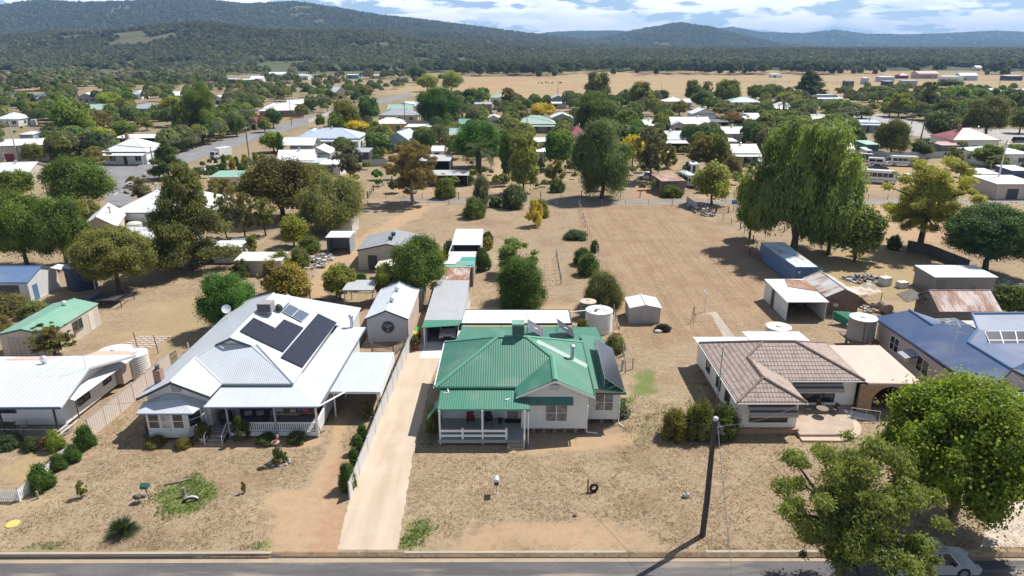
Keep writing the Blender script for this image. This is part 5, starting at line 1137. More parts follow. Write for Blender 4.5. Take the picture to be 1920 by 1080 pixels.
heap('scrap_heap', 'heap of branches and white sheets at paddock corner', 'scrap heap', 37.2, 132, 2.2, 5.5, 1.4, 170, [paint((.16, .14, .13), .9), paint((.6, .6, .6), .6, .2), OLDW], 9, 3)
heap('stone_heap', 'white and grey bric-a-brac behind the container', 'rubble heap', 43.3, 94.5, 1.2, 3, .9, 70, [paint((.5, .5, .48), .7, .3), paint((.36, .35, .34), .7)], 10)
t = thing('tarpaulin', 'beige sagging tarpaulin stretched between the two old timber sheds', 'tarpaulin', (43.8, 80.8, 0)); m = MB(); nx_, ny_ = 8, 6
TP = [[Vector((41.6+3.9*i/nx_+.3*j/ny_, 79.0+3.8*j/ny_, 1.9-.75*math.sin(math.pi*i/nx_)*(.6+.4*j/ny_)+.12*math.sin(i*2.1+j))) for i in range(nx_+1)] for j in range(ny_+1)]
for j in range(ny_):
    for i in range(nx_): m.poly([TP[j][i], TP[j][i+1], TP[j+1][i+1], TP[j+1][i]])
part(t, 'sheet', m, paint((.55, .46, .38), .8, .15), smooth=True); m = MB()
for q in (TP[0][0], TP[0][-1], TP[-1][0], TP[-1][-1]): m.tube((q.x, q.y, 0), q, .05)
part(t, 'pole', m, OLDW)
t = thing('liquid_tote', 'white plastic tote and box beside scrap heap in straw yard', 'tote', (50.5, 86.8, 0)); part(t, 'tub', MB().obox((50.2, 87.0, 0), 1.3, 1.1, 1.1, .3).obox((52.0, 86.0, 0), 1.3, .9, .8, .2), paint((.6, .62, .58), .6, .25))
t = thing('concrete_pipe', 'old round concrete pipe lying beside plank shed', 'pipe', (45.2, 76.5, 0)); m = MB(); m.lathe((0, 0, 0), [(.62, 0), (.62, 1.7), (.48, 1.7), (.48, .1)], 18); m.v = [(45.0+x, 76.2+z*.9, .62+y) for x, y, z in m.v]; part(t, 'pipe', m, mineral((.36, .27, .22), (.28, .2, .16), 1, 8))
t = thing('shade_cloth', 'green shade cloth sagging over frame beside white shed', 'shade cloth', (38.5, 72.6, 0)); m = MB(); m.slab([(37.1, 73.4, 1.5), (38.4, 71.9, .9), (39.5, 72.6, 1.5), (39.2, 73.9, 1.2)], .04).slab([(37.1, 73.4, 1.5), (38.4, 71.9, .9), (38.1, 72.2, .3), (37.1, 73.2, .5)], .04); part(t, 'cloth', m, paint((.03, .20, .13), .8)); part(t, 'frame', MB().tube((38.4, 71.9, 0), (38.4, 71.9, 1.0), .03).tube((37.1, 73.4, 0), (37.1, 73.4, 1.5), .03).tube((36.6, 71.0, .1), (38.8, 70.6, .1), .05), paint(GALV))
# ---------------------------------------------------------------- fences
def panels(name, label, P, h0, h1, mat, pm, step=2.4, cat='fence', gap=0., rails=None):
    T = thing(name, label, cat, (P[0][0], P[0][1], 0)); L = sum((Vector(b[:2])-Vector(a[:2])).length for a, b in zip(P[:-1], P[1:])); acc = 0
    for a, b in zip(P[:-1], P[1:]):
        a, b = Vector((a[0], a[1], 0)), Vector((b[0], b[1], 0)); d = b-a; n = max(1, round(d.length/step)); u = d.normalized(); s = Vector((-u.y, u.x, 0))*.02
        for k in range(n):
            p, q = a.lerp(b, k/n), a.lerp(b, (k+1)/n); h = h0+(h1-h0)*(acc+d.length*(k+.5)/n)/L; z = Vector((0, 0, h))
            part(T, 'panel', MB().slab([p-s+u*.04, q-s-u*.04, q-s-u*.04+z, p-s+u*.04+z], .04, s.normalized()), mat)
            part(T, 'post', MB().obox((p.x, p.y, 0), .07, .09, h+.03, math.atan2(u.y, u.x)), pm)
            part(T, 'rail', MB().slab([p-s*2+z*1.0, q-s*2+z, q+s*2+z, p+s*2+z], .05), pm)
        acc += d.length
    return T
fx = lambda a, b: tuple(G(a, b))[:2]
panels('sheet_fence', 'pale grey ribbed sheet fence running beside the gravel driveway', [fx(656, 936), fx(690, 850), fx(717, 780), fx(776, 641)], 1.35, 1.8, ribbed((.60, .60, .60), .2, .08), paint((.50, .51, .52), .5))
panels('sheet_fence', 'cream ribbed sheet fence between low white house and chimney house', [fx(170, 821), fx(253, 753), fx(322, 692)], 1.75, 1.85, ribbed((.64, .55, .49), .26, .06), paint((.56, .48, .42), .5))
def pickets(name, label, P, h, mat, step=.16, cat='fence', w=.07):
    T = thing(name, label, cat, (P[0][0], P[0][1], 0)); m = MB(); r = MB(); ps = MB()
    for a, b in zip(P[:-1], P[1:]):
        a, b = Vector((a[0], a[1], 0)), Vector((b[0], b[1], 0)); d = b-a; u = d.normalized(); n = int(d.length/step); an = math.atan2(u.y, u.x)
        for k in range(n): c = a+d*((k+.5)/n); m.obox((c.x, c.y, .05), w, .02, h-.05, an)
        for z in (.2, h-.25): c = a.lerp(b, .5); r.obox((c.x, c.y, z), d.length, .03, .07, an)
        for c in (a, b): ps.obox((c.x, c.y, 0), .11, .11, h+.1, an)
    part(T, 'picket', m, mat); part(T, 'rail', r, mat); part(T, 'post', ps, mat); return T
pickets('picket_fence', 'white picket fence at the corner of the low white house lot', [fx(-120, 940), fx(38, 940), fx(78, 905), fx(112, 873), fx(168, 824)], .95, WHT, .15, w=.1)
def wirefence(name, label, P, step=3.5, h=1.25, pm=None, r=.05, wires=3, cat='fence', wr=.012, var=.25, rail=False):
    T = thing(name, label, cat, (P[0][0], P[0][1], 0)); ps = MB(); w = MB(); g = random.Random(len(label)); tops = []
    for a, b in zip(P[:-1], P[1:]):
        a, b = Vector((a[0], a[1], 0)), Vector((b[0], b[1], 0)); n = max(1, round((b-a).length/step))
        for k in range(n+(b == Vector((P[-1][0], P[-1][1], 0)))): c = a.lerp(b, k/n); hh = h*(1+g.uniform(-var, var)*.4); ps.tube(c, c+Vector((g.uniform(-.04, .04), g.uniform(-.04, .04), hh)), r*(1.7 if k % 4 == 0 else 1), n=6); tops.append(c)
    for z in [h*.92*(i+1)/wires for i in range(wires)]:
        for a, b in zip(tops[:-1], tops[1:]): w.tube(a+Vector((0, 0, z)), b+Vector((0, 0, z)), .05 if rail else wr, n=4, cap=False)
    part(T, 'post', ps, pm or paint((.2, .17, .14), .8)); part(T, 'rail' if rail else 'wire', w, (pm if rail else None) or paint((.28, .26, .25), .6)); return T
DKP = paint((.10, .08, .07), .9); PGREY = paint((.42, .42, .43), .7, .2)
wirefence('wire_fence', 'wire fence of pale posts between lawn with tank and mown paddock', [fx(1085, 384), fx(1098, 425), fx(1118, 475), fx(1132, 530)], 3.2, 1.3, PGREY)
wirefence('wire_fence', 'short run of wire fence from white tank to small gate', [fx(1150, 590), fx(1160, 630), fx(1168, 668), fx(1172, 700)], 2.2, 1.3, paint((.22, .21, .2), .8))
wirefence('wire_fence', 'wire fence along the near side of the back lane', [fx(690, 386), fx(880, 384), fx(1085, 384), fx(1260, 386), fx(1425, 376)], 4.5, 1.25, PGREY)
wirefence('wire_fence', 'dark post wire fence along the far side of the back lane', [fx(690, 372), fx(860, 373), fx(1090, 370), fx(1200, 370), fx(1420, 362)], 4.2, 1.4, DKP)
wirefence('wire_fence', 'wire fence by the lane past the yellow gum tree', [fx(1590, 377), fx(1700, 374), fx(1860, 368), fx(1925, 362)], 5, 1.4, DKP)
wirefence('post_row', 'row of thin posts standing in the dry lawn', [fx(1043, 482), fx(1052, 532)], 1.6, 1.3, PGREY, wires=1)
wirefence('rail_fence', 'dark post and rail fence beside main road verge', [fx(362, 280), fx(380, 272), fx(408, 264), fx(428, 262)], 3.2, 1.2, DKP, .09, 2, rail=True)
wirefence('wire_fence', 'leaning dark posts of a yard fence near the parked white sedan', [fx(690, 372), fx(700, 358), fx(735, 340)], 3, 1.2, DKP, .1)
wirefence('wire_fence', 'wire and mesh fence along the edge of the straw yard', [fx(1425, 478), fx(1412, 455), fx(1388, 430), fx(1340, 405), fx(1310, 388)], 3, 1.2, DKP, .05)
panels('plank_fence', 'short row of pale upright boards at the paddock corner', [fx(1287, 380), fx(1306, 396)], 1.3, 1.5, paint((.5, .5, .48), .8, .3), PGREY, 1.2)
panels('board_fence', 'dark weathered board fence behind the straw yard', [fx(1700, 470), fx(1740, 478), fx(1815, 508)], 1.7, 1.6, wood((.13, .12, .12), .5), DKP, 2.6)
pickets('rusty_fence', 'rusty red mesh fence at the container end', [fx(1405, 480), fx(1427, 490)], 1.1, paint((.2, .08, .06), .9, .3), .3)
pickets('yard_fence', 'thin dark picket fence below yellow green shrub', [fx(478, 562), fx(560, 563), fx(582, 560)], 1.1, DKDOOR, .22, w=.03)
pickets('yard_fence', 'dark iron fence beside the grey open shelter', [fx(632, 560), fx(640, 548), fx(700, 548)], 1.1, paint((.16, .13, .11), .7), .22, w=.04)
pickets('garden_fence', 'small iron garden fence in front of the studio', [fx(698, 660), fx(738, 668), fx(760, 650)], 1.0, paint((.25, .2, .18), .7), .13, w=.03)
panels('sheet_fence', 'grey concrete coloured fence behind the brown gum tree', [fx(680, 313), fx(726, 311)], 1.9, 1.9, paint((.42, .43, .43), .8, .1), PGREY, 3)
panels('sheet_fence', 'long white sheet fence beside the bus yard', [fx(1612, 293), fx(1660, 298), fx(1780, 296)], 1.9, 1.9, paint((.55, .56, .57), .8, .1), PGREY, 4)
panels('sheet_fence', 'low cream fence along the road near the brick house', [fx(578, 230), fx(632, 210)], 1.5, 1.5, paint((.55, .48, .4), .8, .1), PGREY, 5)
panels('sheet_fence', 'pale fence in front of the grey long house', [fx(727, 236), fx(812, 234)], 1.9, 1.9, paint((.45, .45, .45), .8, .1), PGREY, 5)
t = wirefence('field_gate', 'dark timber field gate at the paddock corner', [fx(1343, 397), fx(1366, 399)], 2.6, 1.3, DKP, .09, 4, 'gate', rail=True)
t = wirefence('gate', 'small mesh gate beside the green roofed cottage', [fx(1166, 695), fx(1186, 692)], 1.6, 1.3, PGREY, .07, 3, 'gate')
for a, b in ((332, 682),): 
    t = thing('side_gate', 'narrow dark iron gate at the end of the cream fence', 'gate', G(330, 690)); p = G(322, 692); q = G(334, 684); u = (q-p).normalized(); m = MB()
    for k in range(7): c = p.lerp(q, k/6); m.tube(c, c+Vector((0, 0, 1.6)), .025, n=5)
    for z in (.2, 1.0, 1.55): m.tube(p+Vector((0, 0, z)), q+Vector((0, 0, z)), .03, n=5)
    part(t, 'frame', m, DKDOOR)
# ---------------------------------------------------------------- vehicles (local: +x is forward)
TYRE = paint((.02, .02, .02), .9, .1); LAMP = paint((.6, .6, .55), .2, .02); BLK = paint((.025, .025, .028), .5, .1)
def vehicle(name, label, cat, loc, rz, kind, col, group=None, parts=True):
    T = thing(name, label, cat, loc, rz, group); b = MB(); g = MB(); P = lambda n, m, mt, **k: part(T, n, m, mt, W=False, **k)
    def ext(poly, w, m=b): m.slab([(x, -w/2, z) for x, z in poly], w, (0, 1, 0))
    def frus(x0, x1, z0, X0, X1, z1, w0, w1, m):
        A = [(x0, -w0/2, z0), (x1, -w0/2, z0), (x1, w0/2, z0), (x0, w0/2, z0)]; B = [(X0, -w1/2, z1), (X1, -w1/2, z1), (X1, w1/2, z1), (X0, w1/2, z1)]
        for i in range(4): j = (i+1) % 4; m.poly([A[i], A[j], B[j], B[i]])
        m.poly(B)
        return A, B
    W = 1.8; wx = 1.4; wr = .33
    if kind in ('sedan', 'suv', 'ute'):
        bz = .98 if kind != 'sedan' else .9; L = 2.35 if kind == 'sedan' else 2.5; wr = .32 if kind == 'sedan' else .4; z0 = wr*.75
        ext([(-L, z0+.12), (-L+.03, bz-.05), (-1.5, bz+.03), (1.05, bz+.02), (L-.25, bz-.16), (L, bz-.35), (L, z0+.1), (L-.1, z0), (-L+.1, z0)], W)
        c = {'sedan': (-1.75, 1.0, -1.0, .25, 1.43), 'suv': (-2.42, 1.1, -2.2, .45, 1.78), 'ute': (-.75, 1.15, -.55, .5, 1.75)}[kind]
        A, B_ = frus(c[0], c[1], bz, c[2], c[3], c[4], W-.06, W-.42, g)
        b.slab([(c[2]-.05, -W/2+.19, c[4]+.04), (c[3]+.05, -W/2+.19, c[4]+.04), (c[3]+.05, W/2-.19, c[4]+.04), (c[2]-.05, W/2-.19, c[4]+.04)], .06)
        for a, q in zip(A, B_): b.tube(a, q, .045, n=5)
        for s in (0, 3): m_ = Vector(A[s]).lerp(Vector(A[1 if s == 0 else 2]), .52); n_ = Vector(B_[s]).lerp(Vector(B_[1 if s == 0 else 2]), .52); b.tube(m_, n_, .04, n=5)
        if kind == 'ute': b.slab([(-2.45, -.85, 1.3), (-.8, -.85, 1.3), (-.8, .85, 1.3), (-2.45, .85, 1.3)], .32); P('tray_cover', MB().box(-2.42, -.82, -.8, .8, 1.3, 1.34), BLK)
        wxs = (-1.38, 1.42) if kind == 'sedan' else (-1.5, 1.5)
        if parts:
            P('grille', MB().box(L-.02, L+.02, -.42, .42, z0+.2, bz-.32), BLK); P('bumper', MB().box(L-.08, L+.07, -W/2+.05, W/2-.05, z0, z0+.2).box(-L-.06, -L+.06, -W/2+.05, W/2-.05, z0+.02, z0+.22), BLK if kind != 'sedan' else carpaint(col))
            for s in (-1, 1): P('headlight', MB().box(L-.12, L+.02, s*.68-.2, s*.68+.2, bz-.42, bz-.22), LAMP); P('tail_light', MB().box(-L-.01, -L+.06, s*.72-.14, s*.72+.14, bz-.35, bz-.08), paint((.3, .02, .02), .3))
            for s in (-1, 1): P('mirror', MB().obox((.75, s*(W/2+.08), bz+.05), .1, .18, .14), BLK)
    elif kind in ('van', 'bus', 'coach'):
        L, H_, W = {'van': (2.4, 2.05, 1.8), 'bus': (3.5, 2.65, 2.1), 'coach': (5.0, 3.0, 2.45)}[kind]; wr = .34 if kind == 'van' else .42
        sl_ = .75 if kind == 'van' else .3; ext([(-L, .4), (-L, H_), (L-sl_-.15, H_), (L-.12 if kind != 'van' else L-.45, 1.25), (L, 1.1), (L, .4)], W)
        z1, z2 = H_*.53, H_*.84; n = {'van': 2, 'bus': 5, 'coach': 8}[kind]
        for s in (-1, 1):
            for k in range(n): a0 = -L+.25+k*(2*L-sl_-.6)/n; a1 = -L+.25+(k+.9)*(2*L-sl_-.6)/n; g.slab([(a0, s*(W/2+.012), z1), (a1, s*(W/2+.012), z1), (a1, s*(W/2+.012), z2), (a0, s*(W/2+.012), z2)], .03, (0, -s, 0))
        xa, xb = (L-.43, L-sl_-.12); g.slab([(L-.1 if kind != 'van' else L-.42, -W/2+.12, 1.3), (L-.1 if kind != 'van' else L-.42, W/2-.12, 1.3), (L-sl_-.08, W/2-.2, z2+.1), (L-sl_-.08, -W/2+.2, z2+.1)], .03, (-1, 0, .2))
        g.box(-L-.015, -L, -W/2+.25, W/2-.25, z1, z2); wxs = (-L*.55, L*.6)
        P('roof_panel', MB().box(-L+.3, L-sl_-.4, -W/2+.25, W/2-.25, H_+.001, H_+.07), paint((.6, .68, .7), .4)); P('bumper', MB().box(L-.02, L+.12, -W/2+.05, W/2-.05, .38, .68), BLK if kind == 'coach' else carpaint(col))
        if kind != 'van': P('stripe', MB().box(-L-.005, L+.003, -W/2-.008, W/2+.008, .85, 1.02), paint((.2, .3, .42), .4))
        for s in (-1, 1): P('headlight', MB().box(L-.02, L+.03, s*W*.36-.16, s*W*.36+.16, .72, .92), LAMP); P('mirror', MB().box(L-.25, L-.1, s*(W/2+.18)-.08, s*(W/2+.18)+.08, 1.5, 1.9), BLK)
    else:  # truck
        L, W, wr = 3.1, 2.1, .42; ext([(1.4, .45), (1.4, 2.25), (2.7, 2.25), (3.05, 1.3), (3.1, .45)], 2.0); P('box_body', MB().box(-3.2, 1.3, -1.1, 1.1, .85, 3.1), paint((.74, .74, .75), .5, .06)); P('chassis', MB().box(-3.1, 1.5, -.5, .5, .5, .84), BLK)
        g.slab([(3.08, -.85, 1.32), (3.08, .85, 1.32), (2.78, .85, 2.12), (2.78, -.85, 2.12)], .03, (-1, 0, 0))
        for s in (-1, 1): g.slab([(1.6, s*1.012, 1.35), (2.85, s*1.012, 1.35), (2.6, s*1.012, 2.05), (1.6, s*1.012, 2.05)], .03, (0, -s, 0))
        wxs = (-1.9, 2.2); P('bumper', MB().box(3.05, 3.2, -.95, .95, .4, .7), BLK); P('grille', MB().box(3.09, 3.14, -.6, .6, .8, 1.15), BLK)
        for s in (-1, 1): P('headlight', MB().box(3.06, 3.13, s*.78-.15, s*.78+.15, .75, .95), LAMP)
    P('body', b, carpaint(col)); P('windows', g, glass_dark())
    for x in wxs:
        for s in (-1, 1):
            o = P('wheel', MB().tube((x, s*(W/2-.2), wr), (x, s*(W/2+.02), wr), wr, n=16), TYRE); part(o, 'rim', MB().tube((x, s*(W/2+.0), wr), (x, s*(W/2+.035), wr), wr*.58, n=12), paint((.4, .41, .42), .3, .1, .6), W=False)
    return T
CW = (.72, .73, .74); CS = (.45, .47, .49)
VEH = [('ute', 'silver dual cab ute parked at kerb under the grey green tree', 'ute', G(1742, 1066, -.15), .0, 'ute', (.38, .40, .42)),
 ('station_wagon', 'white car parked in the long grey carport', 'car', (-7.0, 70.4, .02), -1.57, 'suv', CW), ('sedan', 'dark red car inside the brick arch carport', 'car', (32.8, 56, 0), -1.57, 'sedan', (.12, .015, .015)),
 ('hatchback', 'white car just beyond the solar panelled house roof', 'car', (-21.6, 74.2, 0), .3, 'suv', CW), ('sedan', 'white sedan parked beneath the brown gum tree', 'car', G(771, 360), -1.25, 'sedan', CW),
 ('delivery_truck', 'white box truck driving down the main road', 'truck', G(415, 297), -2.05, 'truck', CW), ('van', 'white van behind the trimmed conifers by main road', 'van', G(396, 322), -2.1, 'suv', CW),
 ('minibus', 'white minibus parked on green grass beside ivy shed', 'bus', G(1288, 346), -1.45, 'bus', CW), ('ute', 'white ute parked left of the ivy covered shed', 'ute', G(1215, 336), 2.9, 'ute', CW),
 ('coach', 'long white bus at front of the bus yard', 'bus', G(1634, 342), -.42, 'coach', CW), ('bus', 'white bus with grey covered rear at back of yard', 'bus', G(1691, 311), 2.9, 'bus', CW),
 ('van', 'white van with blue windscreen cover in bus yard', 'van', G(1645, 310), -.5, 'van', CW), ('van', 'dark grey van behind the white van in yard', 'van', G(1625, 302), -.8, 'van', (.06, .065, .07)),
 ('pickup', 'white ute left of the long white bus', 'ute', G(1609, 332), -.55, 'ute', CW), ('sedan', 'black car between buses in the yard', 'car', G(1646, 318), -.3, 'sedan', (.03, .03, .035)),
 ('sedan', 'white sedan right of the long white bus', 'car', G(1704, 338), -1.2, 'sedan', CW), ('sedan', 'white car nearest the yellow gum in bus yard', 'car', G(1677, 336), -.9, 'sedan', (.6, .62, .62)), ('van', 'white van behind the yellow gum crown', 'van', G(1735, 333), -.5, 'van', CW),
 ('car', 'dark wagon parked on the east road', 'car', G(1912, 267), .1, 'suv', (.05, .05, .06)), ('car', 'white wagon beside cream house patio by pepper tree', 'car', G(1413, 305), -1.4, 'suv', CW), ('car', 'grey car on driveway left of pale green roofed house', 'car', G(956, 243), -1.3, 'suv', (.25, .26, .28)),
 ('truck', 'small white truck beside distant sheds', 'truck', G(1071, 196), -1.4, 'truck', CW), ('car', 'black pickup beside brick house', 'ute', G(584, 207), .2, 'ute', (.04, .04, .045)), ('car', 'white car behind grey conifer', 'car', G(1246, 288), -1.4, 'sedan', CW),
 ('caravan', 'white caravan below red roof by main road', 'caravan', G(484, 241), .2, 'van', CW)]
for a in VEH: vehicle(*a)
# ---------------------------------------------------------------- small things near the street
def bin_(label, x, y, lid, body=(.02, .06, .03), rz=0.):
    T = thing('wheelie_bin', label, 'bin', (x, y, 0), rz); m = MB(); A = [(-.24, -.27), (.24, -.27), (.24, .27), (-.24, .27)]; B = [(-.29, -.34), (.29, -.34), (.29, .34), (-.29, .34)]
    for i in range(4): j = (i+1) % 4; m.poly([(*A[i], .06), (*A[j], .06), (*B[j], .98), (*B[i], .98)])
    m.poly([(*q, .98) for q in B]); part(T, 'body', m, paint(body, .6), W=False); part(T, 'lid', MB().slab([(-.31, -.38, 1.02), (.31, -.38, 1.02), (.31, .36, 1.1), (-.31, .36, 1.1)], .06), paint(lid, .5), W=False)
    for s in (-1, 1): part(T, 'wheel', MB().tube((s*.25, .3, .1), (s*.31, .3, .1), .1, n=10), TYRE, W=False)
    part(T, 'handle', MB().tube((-.25, .4, 1.0), (.25, .4, 1.0), .02, n=6), BLK, W=False)
bin_('wheelie bin with dull red lid beside bay windowed corner', -29.75, 49.2, (.25, .03, .04)); bin_('wheelie bin with yellow lid behind the red lidded bin', -29.8, 50.6, (.55, .36, .02)); bin_('wheelie bin with bright green lid at the driveway end', -10.35, 69.2, (.03, .42, .1)); bin_('wheelie bin with yellow lid at the driveway end', -10.4, 68.2, (.6, .4, .02))
def pot(label, x, y, z, r, h, c, leaf=True, cat='pot'):
    T = thing('pot_plant' if leaf else 'pot', label, cat, (x, y, z)); part(T, 'pot', MB().lathe((x, y, z), [(r*.7, 0), (r, h), (r*1.08, h), (r*1.08, h*1.08), (r*.9, h*1.08)], 14), paint(c, .6))
    if leaf: cr, tk = proto('shrub', 'far', 0); o = link('foliage', cr, T, (0, 0, h)); o.scale = (r*3.2, r*3.2, r*3.4); o.color = (.16, .15, .05, 1)
pot('red potted plant at the top of the gravel driveway', -10.2, 66.0, 0, .35, .5, (.35, .03, .03), cat='pot plant'); pot('black pot on verandah floor right of camp chairs', -1.0, 50.2, .48, .24, .35, (.03, .03, .035), False); pot('white tub planter left of the front steps', -25.0, 48.2, 0, .4, .45, (.5, .5, .5)); pot('terracotta pot on top beside white water tank', 11.4, 68.6, 0, .45, .9, (.4, .2, .12), False)
def camp_chair(label, x, y, c):
    T = thing('camp_chair', label, 'chair', (x, y, .48), .15); part(T, 'seat', MB().slab([(-.28, -.25, .42), (.28, -.25, .42), (.26, .22, .36), (-.26, .22, .36)], .03), paint(c, .8), W=False); part(T, 'backrest', MB().slab([(-.28, .22, .38), (.28, .22, .38), (.3, .42, .95), (-.3, .42, .95)], .03, (0, 1, 0)), paint(c, .8), W=False)
    for s in (-1, 1): part(T, 'armrest', MB().slab([(s*.3-.05, -.28, .62), (s*.3+.05, -.28, .62), (s*.3+.05, .28, .66), (s*.3-.05, .28, .66)], .03), paint(c, .8), W=False)
    for a in (-1, 1):
        for b in (-1, 1): part(T, 'leg', MB().tube((a*.3, b*.27, 0), (-a*.22*b, b*.2, .45), .015, n=5).tube((a*.3, b*.27, 0), (a*.3, b*.26, .62), .015, n=5), BLK, W=False)
camp_chair('dark red folding camp chair on the front verandah', -3.45, 50.0, (.22, .015, .025)); camp_chair('black folding camp chair on the front verandah', -1.95, 50.0, (.02, .02, .022))
solo('doormat', MB().box(-.6, .75, 50.15, 50.8, .482, .5), paint((.02, .02, .025), .9), 'black doormat before the cottage front door', 'doormat', (0, 50.4, .48))
def mailbox(kind, x, y):
    if kind == 'barrel':
        T = thing('letterbox', 'silver drum letterbox on thin post in the front lawn', 'letterbox', (x, y, 0)); part(T, 'post', MB().tube((x, y, 0), (x, y, .95), .03), paint((.4, .36, .34), .6)); part(T, 'drum', MB().tube((x, y-.28, 1.15), (x, y+.28, 1.15), .2, n=16), paint((.66, .68, .7), .35, .05, .4)); part(T, 'door', MB().box(x-.15, x+.15, y-.31, y-.285, .86, 1.12), BLK); part(T, 'footing', MB().lathe((x, y, 0), [(.2, 0), (.18, .03)], 10), CONC)
    else:
        T = thing('letterbox', 'green box letterbox on leaning post beside green lawn patch', 'letterbox', (x, y, 0)); part(T, 'post', MB().tube((x+.1, y, 0), (x-.05, y, 1.0), .04), OLDW); m = MB().wallpent(x-.3, x+.2, y-.22, y+.22, 1.0, 1.25, 1.42, 'x'); part(T, 'box', m, paint((.04, .13, .10), .5))
mailbox('barrel', *fx(931, 925)); mailbox('box', *fx(278, 937))
def torus_half(m, c, r, t, a0, a1, ax_, n=18):
    pts = [Vector(c)+ax_*math.cos(R(a0+(a1-a0)*i/n))*r+Vector((0, 0, 1))*math.sin(R(a0+(a1-a0)*i/n))*r for i in range(n+1)]; m.path(pts, t, 8)
q = G(1106, 922); t = thing('tyre_post', 'old tyre leaning against a short dark post', 'tyre', q); m = MB(); torus_half(m, q+Vector((.28, 0, .33)), .26, .1, 0, 360, Vector((1, .2, 0)).normalized()); part(t, 'tyre', m, TYRE); part(t, 'post', MB().tube(q+Vector((-.15, 0, 0)), q+Vector((-.15, .02, 1.05)), .05), DKP)
q = G(357, 940); t = thing('tyre_planter', 'half buried white topped tyre arch on green lawn patch', 'tyre', q); m = MB(); torus_half(m, q-Vector((0, 0, .25)), .55, .1, 25, 155, Vector((1, .35, 0)).normalized()); part(t, 'tyre', m, TYRE); m = MB(); torus_half(m, q+Vector((.02, .03, -.2)), .55, .09, 35, 130, Vector((1, .35, 0)).normalized()); part(t, 'painted_top', m, paint((.6, .6, .6), .6))
q = G(346, 930); t = thing('stump', 'small grey stump in bare patch within green lawn', 'stump', q); part(t, 'trunk', MB().lathe(q, [(.22, 0), (.14, .15), (.12, .7), (.07, .74)], 9), bark((.3, .26, .22)))
q = G(263, 932); t = thing('rock_ring', 'dark rock beside green box letterbox', 'rock', q); m = MB()
for k in range(5): m.ball(q+Vector((rnd.uniform(-.35, .35), rnd.uniform(-.2, .2), .08)), rnd.uniform(.12, .25), rnd.uniform(.12, .2), .14, 7, 4)
part(t, 'stone', m, mineral((.14, .12, .12), (.09, .08, .08), 3, 9))
def rock(label, a, b, r, c=(.42, .41, .4)):
    q = G(a, b); m = MB().ball((0, 0, r*.5), r, r*.8, r*.8, 9, 6); g = random.Random(a)
    m.v = [(x*g.uniform(.85, 1.15), y*g.uniform(.85, 1.15), max(-.02, z*g.uniform(.85, 1.15))) for x, y, z in m.v]; tag(link('rock', raw('rock', m.v, m.f, mineral(c, (c[0]*.7,)*3, 3, 10)), None, q), label, 'rock')
rock('pale rock alone in front lawn left of power pole', 1286, 932, .28)
rock('small rust brown stone in the lower front lawn', 1078, 968, .14, (.2, .1, .07))
q = G(330, 905); solo('log', MB().path([(q.x-.7, q.y-.3, .07), (q.x+.2, q.y, .08), (q.x+1.0, q.y+.5, .06)], [.07, .09, .05], 7), bark((.32, .27, .22)), 'thin pale branch lying across top of green lawn patch', 'log', q)
q = G(24, 983); solo('pit_lid', MB().lathe(q, [(.42, 0), (.42, .05), (.38, .07)], 20), paint((.62, .48, .14), .7), 'round yellow pit lid in dry lawn at left', 'lid', q); q = G(72, 935)
solo('marker_peg', MB().box(q.x-.06, q.x+.06, q.y-.05, q.y+.05, 0, .62), mineral((.34, .28, .22), (.25, .2, .16), 3, 9), 'short wooden marker peg by the picket fence corner', 'peg', q)
q = G(525, 868); t = thing('tree_guard', 'wire tree guard with stone ring and ornament on dry lawn', 'tree guard', q); m = MB()
for k in range(6): a = k*1.05; m.tube(q+Vector((.42*math.cos(a), .42*math.sin(a), 0)), q+Vector((.22*math.cos(a), .22*math.sin(a), 1.5)), .022, n=5)
for z, r_ in ((.5, .37), (1.0, .3), (1.5, .23)): 
    for k in range(6): m.tube(q+Vector((r_*math.cos(k*1.05), r_*math.sin(k*1.05), z)), q+Vector((r_*math.cos(k*1.05+1.05), r_*math.sin(k*1.05+1.05), z)), .015, n=4)
m.tube(q+Vector((0, 0, 0)), q+Vector((0, 0, 2.3)), .025, n=5); part(t, 'frame', m, paint((.2, .17, .15), .7)); m = MB()
for k in range(9): m.ball(q+Vector((.75*math.cos(k*.7), .5*math.sin(k*.7), .06)), .15, .12, .1, 6, 4)
part(t, 'stone', m, mineral((.5, .48, .45), (.36, .34, .32), 3, 9)); part(t, 'ornament', MB().lathe(q+Vector((-.15, 0, 1.7)), [(.02, 0), (.3, .1), (.32, .16), (.05, .3)], 10).ball(q+Vector((.05, 0, 2.3)), .12, .12, .2, 8, 5), paint((.4, .22, .16), .6))
cr, tk = proto('loose', 'far', 1); o = link('foliage', cr, t); o.scale = (1.3, 1.3, 1.5); o.color = (.14, .19, .04, 1)
def table_set(name, label, x, y, z, c, n, r=.5):
    T = thing(name, label, 'table', (x, y, z)); part(T, 'tabletop', MB().lathe((x, y, z+.7), [(r, 0), (r, .04)], 16), paint(c, .6))
    for k in range(3): part(T, 'leg', MB().tube((x+.35*math.cos(k*2.1), y+.35*math.sin(k*2.1), z), (x+.1*math.cos(k*2.1), y+.1*math.sin(k*2.1), z+.7), .025, n=5), paint(c, .6))
